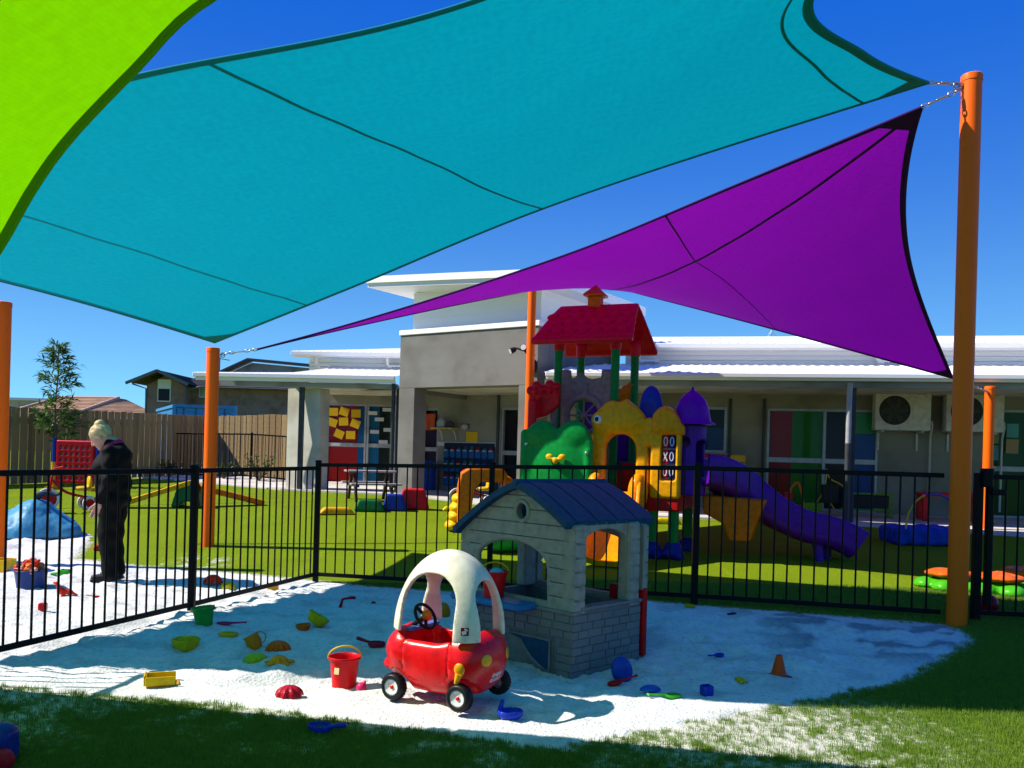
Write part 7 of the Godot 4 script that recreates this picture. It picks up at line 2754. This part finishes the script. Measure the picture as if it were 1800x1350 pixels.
func small_frame(label: String, category: String, called: String, at: Vector3, turn: float, tubes: Array, r: float, m: Material, extras: Array = []) -> void:
	# a thing made of bent tubes: each tube a part
	var o := thing(called, label, category, at, turn)
	for t in tubes:
		var b := MB.new()
		b.tube(spline(t, 6) if t.size() > 2 else t, r, 8)
		put("tube", b, m, o)
	for e in extras:
		var b := MB.new()
		b.box(e[0], e[1], Basis.IDENTITY, 0.012)
		put(e[2], b, e[3], o)


func yard_things() -> void:
	var red := plastic("yard_red", 0.55, 0.008, 0.012, 0.42)
	var blue := plastic("yard_blue", 0.01, 0.035, 0.28, 0.42)
	var green := plastic("yard_green", 0.008, 0.13, 0.03, 0.42)
	var yellow := plastic("yard_yellow", 0.72, 0.38, 0.004, 0.42)
	var orange := plastic("yard_orange", 0.75, 0.18, 0.003, 0.42)
	step_block("green trapezoid stepping block, lowest and leftmost of the soft blocks", on_ground(-2.36, -14.3), 0.12, Vector3(0.52, 0.19, 0.42), green)
	step_block("blue trapezoid stepping block between the green and the red one", on_ground(-1.98, -14.55), 0.12, Vector3(0.42, 0.28, 0.42), blue)
	step_block("red trapezoid stepping block, tallest, in front of the portal pillar", on_ground(-1.70, -14.95), 0.12, Vector3(0.56, 0.36, 0.44), red)
	step_block("low yellow wedge lying on the lawn left of the green block", on_ground(-2.80, -13.75), 0.3, Vector3(0.60, 0.11, 0.28), yellow)
	step_block("flat yellow beam on the lawn in front of the tricycle", on_ground(-1.0, -14.9), 0.05, Vector3(0.42, 0.09, 0.2), plastic("yard_lemon", 0.7, 0.55, 0.005))
	step_block("flat yellow beam seen under the play tower's slide", on_ground(2.55, -13.9), 0.1, Vector3(0.5, 0.10, 0.2), plastic("yard_lemon", 0.7, 0.55, 0.005))
	# balance beams on a green trestle
	var trestle := thing("beam_trestle", "green trestle holding the ends of the two balance beams", "trestle", on_ground(-5.32, -14.1), 0.12)
	part_net("trestle", trestle, func(p: Vector3) -> float:
		var d := smax(smax(absf(p.x) - lerpf(0.24, 0.13, p.y / 0.44), absf(p.z) - lerpf(0.2, 0.15, p.y / 0.44), 0.03), absf(p.y - 0.2) - 0.2, 0.03)
		return smax(d, -rbox(p, Vector3(0, 0.0, 0), Vector3(0.09, 0.1, 0.4), 0.06), 0.02), Vector3(-0.3, -0.05, -0.26), Vector3(0.3, 0.46, 0.26), 0.024, green)
	var b := MB.new()
	b.bar(Vector3(-6.35, 0.405, -13.75), Vector3(-5.28, 0.80, -14.05), 0.24, 0.085, Vector3.UP, 0.015)
	solo("balance_beam", b, yellow, "yellow balance beam sloping up to the green trestle behind the person", "balance beam", "", Vector3.ZERO)
	b = MB.new()
	b.bar(Vector3(-5.20, 0.72, -14.25), Vector3(-4.28, 0.45, -14.75), 0.24, 0.10, Vector3.UP, 0.015)
	solo("balance_beam", b, orange, "orange balance beam sloping down to the lawn right of the left orange post", "balance beam", "", Vector3.ZERO)
	# giant game frame
	var g := thing("giant_game_frame", "tall red game frame full of round holes, near the timber fence", "garden game", on_ground(-8.68, -17.0), -0.08)
	part_net("grid", g, func(p: Vector3) -> float:
		var d := rbox(p, Vector3(0, 0.56, 0), Vector3(0.40, 0.43, 0.045), 0.03)
		if absf(p.x) < 0.34 and p.y > 0.18 and p.y < 0.90:
			var q := Vector2(fposmod(p.x + 0.34, 0.1133) - 0.0567, fposmod(p.y - 0.18, 0.12) - 0.06)
			d = smax(d, 0.038 - q.length(), 0.01)
		return d, Vector3(-0.45, 0.08, -0.08), Vector3(0.45, 1.04, 0.08), 0.0135, plastic("game_red", 0.52, 0.006, 0.016, 0.4))
	for s: float in [-1.0, 1.0]:
		b = MB.new()
		b.tube([Vector3(0.45 * s, 0.55, 0), Vector3(0.45 * s, 1.02, 0)], 0.042, 12)
		put("upright", b, blue, g)
		b = MB.new()
		b.tube([Vector3(0.45 * s, 0.02, 0), Vector3(0.45 * s, 0.548, 0)], 0.055, 12)
		b.tube([Vector3(0.45 * s, 0.03, -0.25), Vector3(0.45 * s, 0.03, 0.25)], 0.04, 10)
		put("leg", b, yellow, g)
	trike("tricycle with a red hub and yellow seat on the lawn beyond the blue tarpaulin", on_ground(-6.85, -13.2), 0.7)
	trike("red tricycle with white tyres on the lawn in front of the portal", on_ground(-0.72, -15.9), 0.25)
	# tarpaulin heap
	var tp := thing("blue_tarpaulin", "heap of pale blue tarpaulin at the edge of the left sandy bed", "tarpaulin", on_ground(-6.40, -11.35))
	var lump := FastNoiseLite.new()
	lump.seed = 8
	lump.frequency = 2.6
	part_net("sheet", tp, func(p: Vector3) -> float:
		var d := ell(p, Vector3(0.05, 0.0, 0), Vector3(0.62, 0.36, 0.42))
		d = smin(d, ell(p, Vector3(0.10, 0.26, 0), Vector3(0.20, 0.22, 0.24)), 0.12)
		d = smin(d, ell(p, Vector3(-0.55, 0.05, 0.1), Vector3(0.5, 0.22, 0.36)), 0.14)
		d = smin(d, ell(p, Vector3(0.48, 0.05, 0.05), Vector3(0.24, 0.12, 0.2)), 0.1)
		d += lump.get_noise_3d(p.x * 0.8, p.y * 0.5, p.z * 0.8) * 0.05 + 0.004 * sin(p.x * 17.0 + p.y * 9.0 + lump.get_noise_2d(p.y, p.x) * 4.0)
		return smax(d, -p.y - 0.02, 0.02), Vector3(-1.15, -0.06, -0.5), Vector3(0.85, 0.58, 0.55), 0.03, paint("tarpaulin_blue", Color(0.06, 0.28, 0.45), 0.45, "cloth"))
	b = MB.new()
	b.tube(spline([Vector3(0.1, 0.5, 0), Vector3(0.2, 0.56, 0.02), Vector3(0.36, 0.54, 0.0), Vector3(0.42, 0.57, 0.02)], 5), [0.05, 0.05, 0.045, 0.045, 0.04, 0.04, 0.035, 0.03, 0.03, 0.025, 0.025, 0.02, 0.02, 0.02, 0.02, 0.01], 8)
	put("knotted_end", b, paint("tarpaulin_dark", Color(0.015, 0.03, 0.05), 0.6), tp)
	# green tub and the orange slide behind the playhouse
	blob("green_tub", "green boat shaped rocking tub on the lawn behind the playhouse window", on_ground(-0.06, -10.9, 0.0), func(p: Vector3) -> float:
		var d := smax(ell(p, Vector3(0, 0.2, 0), Vector3(0.36, 0.2, 0.26)), p.y - 0.22, 0.03)
		return smax(d, -ell(p, Vector3(0, 0.24, 0), Vector3(0.29, 0.15, 0.2)), 0.02), Vector3(-0.42, -0.05, -0.32), Vector3(0.42, 0.28, 0.32), 0.022, plastic("rocker_green", 0.01, 0.34, 0.06, 0.35), "rocking tub", 0.2)
	var sl := thing("toddler_slide", "orange toddler slide with bulging yellow steps, left of the play tower", "toddler slide", on_ground(-0.55, -12.5), 0.1)
	var panel := PackedVector2Array([Vector2(-0.24, 0.05), Vector2(-0.06, 0.05), Vector2(0.0, 0.62), Vector2(0.10, 0.74), Vector2(0.46, 0.76), Vector2(0.48, 0.84), Vector2(0.40, 0.94), Vector2(-0.08, 0.92), Vector2(-0.20, 0.84), Vector2(-0.24, 0.6)])
	for z: float in [-0.22, 0.22]:
		part_net("side_panel", sl, func(p: Vector3): return smax(poly2(Vector2(p.x, p.y), panel), absf(p.z - z) - 0.035, 0.03), Vector3(-0.32, 0.0, z - 0.08), Vector3(0.56, 1.0, z + 0.08), 0.022, orange)
	b = MB.new()
	b.bb(Vector3(0.0, 0.72, -0.18), Vector3(0.46, 0.77, 0.18), 0.01)
	put("platform", b, orange, sl)
	part_net("steps", sl, func(p: Vector3) -> float:
		var d := 9.0
		for k in 4:
			d = smin(d, ell(p, Vector3(-0.20 - 0.03 * (3 - k), 0.08 + 0.13 * k, 0), Vector3(0.12, 0.085, 0.2)), 0.03)
		return smax(d, -p.y - 0.02, 0.01), Vector3(-0.46, -0.04, -0.24), Vector3(0.0, 0.62, 0.24), 0.022, plastic("steps_yellow", 0.82, 0.48, 0.003, 0.4))
	part_net("chute", sl, func(p: Vector3) -> float:
		var a := Vector3(0.46, 0.70, 0)
		var e := Vector3(1.05, 0.10, 0)
		var t := clampf((p.x - a.x) / (e.x - a.x), 0, 1)
		var y := lerpf(a.y, e.y, t * t * (3 - 2 * t))
		var d := rbox(Vector3(p.x, p.y - y, p.z), Vector3(0.75, 0.03, 0), Vector3(0.34, 0.10, 0.2), 0.04)
		return smax(d, -rbox(Vector3(p.x, p.y - y, p.z), Vector3(0.75, 0.11, 0), Vector3(0.5, 0.10, 0.15), 0.04), 0.02), Vector3(0.36, 0.0, -0.26), Vector3(1.14, 0.9, 0.26), 0.024, orange)
	# picnic table
	var pt := thing("picnic_table", "small grey and brown picnic table at the edge of the left verandah", "picnic table", on_ground(-2.70, -16.4, 0.0), 0.35)
	var slat := paint("table_slat", Color(0.36, 0.33, 0.33), 0.7, "wall")
	var leg_m := paint("table_leg", Color(0.05, 0.03, 0.025), 0.6)
	for k in 4:
		b = MB.new()
		b.box(Vector3(0, 0.56, -0.2 + k * 0.135), Vector3(0.95, 0.035, 0.125), Basis.IDENTITY, 0.005)
		put("plank", b, slat, pt)
	for z: float in [-0.52, 0.52]:
		b = MB.new()
		b.box(Vector3(0, 0.33, z), Vector3(0.95, 0.035, 0.2), Basis.IDENTITY, 0.005)
		put("seat_plank", b, slat, pt)
	for x: float in [-0.34, 0.34]:
		b = MB.new()
		b.box(Vector3(x, 0.30, 0), Vector3(0.05, 0.06, 1.14))
		b.box(Vector3(x, 0.52, 0), Vector3(0.05, 0.05, 0.5))
		put("bearer", b, leg_m, pt)
		for z: float in [-1.0, 1.0]:
			b = MB.new()
			b.bar(Vector3(x * 1.01, 0.54, 0.14 * z), Vector3(x * 1.01, 0.0, 0.46 * z), 0.045, 0.08)
			put("leg", b, leg_m, pt)
	portal_things()
	right_side_things()


func at_wing(w: Transform3D, x: float, y: float, z: float) -> Vector3:
	return w * Vector3(x, y, z)


func portal_things() -> void:
	var turn := atan2(-PW.basis.x.z, PW.basis.x.x)
	var b := MB.new()
	b.lathe([Vector2(0, 0), Vector2(0.20, 0), Vector2(0.22, 0.02), Vector2(0.235, 0.5), Vector2(0.245, 0.51), Vector2(0.245, 0.54), Vector2(0.24, 0.56), Vector2(0.22, 0.66), Vector2(0.15, 0.73), Vector2(0, 0.75)], Vector3.ZERO, Basis.IDENTITY, 28)
	solo("rubbish_bin", b, plastic("bin_blue", 0.008, 0.07, 0.36, 0.4), "blue round topped bin standing under the portal at the left", "bin", "", at_wing(PW, -0.72, 0.47, -1.9))
	# pocket organiser on the rail
	var o := thing("pocket_organiser", "blue cloth organiser with rows of stuffed pockets hanging on the portal's back wall", "pocket organiser", at_wing(PW, 0.36, 1.16, -2.16), turn)
	var cloth := paint("pocket_blue", Color(0.02, 0.11, 0.30), 0.9, "cloth")
	b = MB.new()
	b.bb(Vector3(-0.76, -0.50, -0.012), Vector3(0.74, 0.50, 0.0))
	put("backing", b, paint("pocket_backing", Color(0.015, 0.03, 0.06), 0.9), o)
	var r := RandomNumberGenerator.new()
	r.seed = 4
	for row in 3:
		for k in 8:
			var c := Vector3(-0.66 + k * 0.19, 0.24 - row * 0.33, 0.03)
			b = MB.new()
			b.append(net(func(p: Vector3): return rbox(p, Vector3.ZERO, Vector3(0.085, 0.115, 0.035), 0.03), Vector3(-0.11, -0.14, -0.06), Vector3(0.11, 0.14, 0.06), 0.028))
			var q := put("pocket", b, cloth, o)
			q.position = c
			b = MB.new()
			b.ball(Vector3(r.randf_range(-0.02, 0.02), 0.12, 0.0), Vector3(0.06, r.randf_range(0.03, 0.07), 0.03), 10)
			put("hat", b, [paint("hat_green", Color(0.03, 0.12, 0.09), 0.9), paint("hat_red", Color(0.22, 0.01, 0.02), 0.9), paint("hat_navy", Color(0.02, 0.03, 0.1), 0.9), paint("hat_teal", Color(0.01, 0.1, 0.2), 0.9)][r.randi() % 4], q)
			b = MB.new()
			b.box(Vector3(0, 0.075, 0.037), Vector3(0.09, 0.028, 0.004))
			put("name_tag", b, paint("tag_cream", Color(0.5, 0.45, 0.25), 0.8), q)
	# shelf with its load
	o = thing("wall_shelf", "yellow edged wall shelf on two white brackets under the portal", "shelf", at_wing(PW, -0.30, 1.99, -2.198), turn)
	b = MB.new()
	b.bb(Vector3(-0.36, 0, 0), Vector3(0.30, 0.03, 0.28), 0.006)
	put("board", b, paint("shelf_yellow", Color(0.5, 0.42, 0.12), 0.6), o)
	for x: float in [-0.18, 0.24]:
		b = MB.new()
		b.tube(spline([Vector3(x, -0.003, 0.26), Vector3(x, -0.05, 0.12), Vector3(x, -0.27, 0.012)], 6), 0.012, 8)
		put("bracket", b, paint("bracket_white", Color(0.6, 0.58, 0.52), 0.5), o)
	blob("radio", "pale grey radio on the wall shelf", at_wing(PW, -0.40, 2.11, -2.03), func(p: Vector3): return smin(rbox(p, Vector3.ZERO, Vector3(0.12, 0.09, 0.06), 0.03), ell(p, Vector3(0.0, 0.07, 0), Vector3(0.09, 0.08, 0.05)), 0.03), Vector3(-0.15, -0.11, -0.08), Vector3(0.15, 0.18, 0.08), 0.02, paint("radio_grey", Color(0.35, 0.37, 0.38), 0.4), "radio", turn)
	blob("dark_box", "dark round topped box on the right of the wall shelf", at_wing(PW, -0.13, 2.10, -2.03), func(p: Vector3): return ell(p, Vector3.ZERO, Vector3(0.12, 0.085, 0.07)), Vector3(-0.14, -0.1, -0.08), Vector3(0.14, 0.1, 0.08), 0.02, paint("box_dark", Color(0.06, 0.05, 0.07), 0.6), "box", turn)
	b = MB.new()
	b.bb(Vector3(-0.17, -0.13, 0), Vector3(0.17, 0.13, 0.006))
	solo("yellow_notice", b, paint("yellow_paper", Color(0.66, 0.40, 0.01), 0.8), "yellow notice on the wall above the pocket organiser", "notice", "", at_wing(PW, 0.41, 1.80, -2.19), turn)
	o = thing("wall_light", "small round bulkhead light on the wall above the yellow notice", "light fitting", at_wing(PW, 0.20, 2.05, -2.198), turn)
	b = MB.new()
	b.ball(Vector3(0, 0, 0.03), Vector3(0.11, 0.07, 0.06), 16)
	put("diffuser", b, paint("diffuser_grey", Color(0.4, 0.4, 0.38), 0.3), o)
	b = MB.new()
	b.box(Vector3(0, 0.01, 0.006), Vector3(0.24, 0.13, 0.012), Basis.IDENTITY, 0.003)
	put("backplate", b, paint("dark_grey_steel", Color(0.055, 0.06, 0.065), 0.45, "metal"), o)
	# hanging cloths on the narrow door
	b = MB.new()
	b.grid(func(u, v): return Vector3(lerpf(-0.15, 0.15, u), -0.40 * v, 0.02 + 0.02 * sin(u * 9.0) * v), 10, 6)
	solo("orange_bag", b, paint("bag_orange", Color(0.55, 0.09, 0.03), 0.8, "cloth"), "orange cloth bag hanging on the dark door under the portal", "bag", "", at_wing(PW, -0.84, 2.36, -2.16), turn)
	blob("orange_hat", "orange hat hanging left of the orange bag", at_wing(PW, -1.12, 2.42, -2.12), func(p: Vector3): return ell(p, Vector3.ZERO, Vector3(0.08, 0.13, 0.06)), Vector3(-0.1, -0.15, -0.08), Vector3(0.1, 0.15, 0.08), 0.02, paint("hat_orange", Color(0.5, 0.12, 0.02), 0.8), "hat")


func right_side_things() -> void:
	var turn := atan2(-RW.basis.x.z, RW.basis.x.x)
	var red := plastic("yard_red", 0.55, 0.008, 0.012, 0.42)
	var yellow := plastic("yard_yellow", 0.72, 0.38, 0.004, 0.42)
	var green := plastic("trolley_green", 0.12, 0.30, 0.015, 0.45)
	var b := MB.new()
	# fabric tunnel and its hoop
	var o := thing("play_tunnel", "blue fabric play tunnel lying on the shaded lawn left of the tall orange post", "play tunnel", on_ground(5.98, -12.4), 0.04)
	var lump := FastNoiseLite.new()
	lump.seed = 18
	lump.frequency = 4.0
	part_net("fabric", o, func(p: Vector3) -> float:
		var d := rbox(p, Vector3(0, 0.12, 0), Vector3(0.50, 0.13, 0.30), 0.06)
		return d + lump.get_noise_3d(p.x, p.y, p.z) * 0.03 + 0.01 * sin(p.x * 30.0 + p.y * 10.0), Vector3(-0.6, -0.06, -0.4), Vector3(0.6, 0.34, 0.4), 0.026, paint("tunnel_blue", Color(0.008, 0.05, 0.36), 0.6, "cloth"))
	for q in [["yellow_hoop", 0.0, 0.36, paint("hoop_yellow", Color(0.5, 0.42, 0.05), 0.5)], ["blue_hoop", 0.36, 0.64, paint("hoop_blue", Color(0.01, 0.08, 0.4), 0.5)], ["yellow_hoop", 0.64, 0.80, paint("hoop_yellow", Color(0.5, 0.42, 0.05), 0.5)], ["blue_hoop", 0.80, 0.94, paint("hoop_blue", Color(0.01, 0.08, 0.4), 0.5)], ["yellow_hoop", 0.94, 1.0, paint("hoop_yellow", Color(0.5, 0.42, 0.05), 0.5)]]:
		b = MB.new()
		var pts := []
		for k in 13:
			var t: float = lerpf(q[1], q[2], k / 12.0)
			var a: float = PI * (1.0 - t)
			pts.append(Vector3(0.04 + 0.42 * cos(a) + 0.06 * t, 0.16 + 0.62 * pow(sin(a), 0.8) - 0.22 * t * t, 0.28))
		b.tube(pts, 0.013, 8)
		put(q[0], b, q[3], o)
	# flower shaped stepping pads
	for q in [[4.72, -9.15, "green petal stepping pad with orange top, mostly behind the tall orange post", 0.3], [5.15, -8.95, "green petal stepping pad with orange top, just right of the gate post", 1.0], [5.72, -9.45, "green petal stepping pad with orange top, cut by the right edge", 0.6]]:
		o = thing("stepping_pad", q[2], "stepping pad", on_ground(q[0], q[1]), q[3])
		part_net("petals", o, func(p: Vector3) -> float:
			var d := ell(p, Vector3(0, 0.02, 0), Vector3(0.22, 0.12, 0.22))
			for k in 5:
				var a := TAU * k / 5.0
				d = smin(d, ell(p, Vector3(cos(a) * 0.22, 0.02, sin(a) * 0.22), Vector3(0.13, 0.09, 0.13)), 0.03)
			return smax(d, -p.y, 0.01), Vector3(-0.4, -0.03, -0.4), Vector3(0.4, 0.18, 0.4), 0.024, plastic("pad_green", 0.06, 0.40, 0.01, 0.35))
		part_net("top", o, func(p: Vector3) -> float:
			var a := atan2(p.z, p.x)
			var d := ell(p, Vector3(0, 0.155, 0), Vector3(0.24, 0.05, 0.24))
			return smin(d, ell(p, Vector3(0.06, 0.19, 0.0), Vector3(0.07, 0.03, 0.05)), 0.02) + 0.006 * cos(a * 6.0), Vector3(-0.3, 0.08, -0.3), Vector3(0.3, 0.24, 0.3), 0.02, plastic("pad_orange", 0.75, 0.12, 0.004, 0.35))
	b = MB.new()
	b.ball(Vector3(0, 0.085, 0), Vector3(0.09, 0.09, 0.09), 20)
	solo("play_ball", b, plastic("ball_red", 0.32, 0.006, 0.02, 0.4), "dark red ball on the turf behind the gate post", "ball", "", on_ground(4.30, -7.65))
	# red table by the wall
	o = thing("red_table", "low red plastic table under the air conditioners", "table", at_wing(RW, 7.35, 0.40, -1.6), turn)
	b = MB.new()
	b.bb(Vector3(-0.45, 0.46, -0.3), Vector3(0.6, 0.52, 0.3), 0.015)
	put("tabletop", b, red, o)
	for q in [[-0.36, -0.22], [0.5, -0.22], [-0.36, 0.22], [0.5, 0.22]]:
		b = MB.new()
		b.bb(Vector3(q[0] - 0.05, 0, q[1] - 0.05), Vector3(q[0] + 0.05, 0.459, q[1] + 0.05), 0.015)
		put("leg", b, red, o)
	# craft trolley under the small window
	o = thing("craft_trolley", "low trolley with red and yellow trays under the small window", "trolley", at_wing(RW, 3.35, 0.40, -2.9), turn)
	for q in [[-0.55, 0.05, red, "red_tray"], [0.16, 0.48, plastic("tray_yellow", 0.6, 0.40, 0.02, 0.5), "yellow_tray"]]:
		b = MB.new()
		b.bb(Vector3(q[0], 0.98, -0.2), Vector3(q[1], 1.14, 0.2), 0.03)
		put(q[3], b, q[2], o)
	b = MB.new()
	b.bb(Vector3(-0.2, 1.141, -0.15), Vector3(0.12, 1.16, 0.18), 0.01)
	put("lid", b, paint("lid_grey", Color(0.3, 0.3, 0.27), 0.6), o)
	for q in [[-0.5, -0.18], [0.45, -0.18], [-0.5, 0.18], [0.45, 0.18]]:
		b = MB.new()
		b.tube([Vector3(q[0], 0, q[1]), Vector3(q[0], 0.979, q[1])], 0.016, 8)
		put("leg", b, paint("leg_grey", Color(0.3, 0.31, 0.32), 0.4, "metal"), o)
	# toys parked at the coloured door
	var dark := paint("toy_frame_dark", Color(0.015, 0.02, 0.015), 0.5)
	small_frame("red and orange push along toys crowded at the left of the coloured door", "push toy", "push_toy", at_wing(RW, 4.62, 0.40, -1.9), turn, [[Vector3(0, 0.05, 0), Vector3(0.05, 0.5, 0), Vector3(0.16, 0.62, 0)], [Vector3(0.3, 0.1, 0), Vector3(0.22, 0.5, 0), Vector3(0.16, 0.62, 0)]], 0.02, plastic("yard_orange", 0.75, 0.18, 0.003, 0.42), [[Vector3(0.0, 0.22, 0.0), Vector3(0.14, 0.4, 0.14), "body", red], [Vector3(0.18, 0.12, 0.05), Vector3(0.3, 0.14, 0.2), "base", red]])
	small_frame("green doll's pram frame with a yellow hoop handle in front of the coloured door", "toy pram", "toy_pram", at_wing(RW, 5.25, 0.40, -1.8), turn, [[Vector3(-0.25, 0.08, 0), Vector3(0.0, 0.45, 0), Vector3(0.05, 0.9, 0)], [Vector3(0.05, 0.9, 0), Vector3(0.12, 0.72, 0), Vector3(0.3, 0.62, 0), Vector3(0.45, 0.5, 0)], [Vector3(0.25, 0.08, 0), Vector3(0.0, 0.45, 0)]], 0.014, paint("hoop_yellow", Color(0.5, 0.42, 0.05), 0.5), [[Vector3(0.12, 0.42, 0), Vector3(0.3, 0.36, 0.22), "seat", dark], [Vector3(-0.2, 0.16, 0), Vector3(0.36, 0.16, 0.25), "tray", green]])
	small_frame("green tubular toy trolley beside the verandah post", "toy trolley", "toy_trolley", at_wing(RW, 6.05, 0.40, -1.8), turn, [[Vector3(-0.38, 0.0, 0.15), Vector3(-0.38, 0.6, 0.15)], [Vector3(0.42, 0.0, 0.15), Vector3(0.42, 0.48, 0.15)], [Vector3(-0.38, 0.45, 0.15), Vector3(0.42, 0.45, 0.15)], [Vector3(-0.5, 0.14, 0.15), Vector3(0.42, 0.14, 0.15)], [Vector3(-0.38, 0.0, -0.15), Vector3(-0.38, 0.6, -0.15)], [Vector3(0.42, 0.0, -0.15), Vector3(0.42, 0.48, -0.15)]], 0.018, green, [[Vector3(0.02, 0.30, 0), Vector3(0.7, 0.24, 0.26), "bin", dark]])
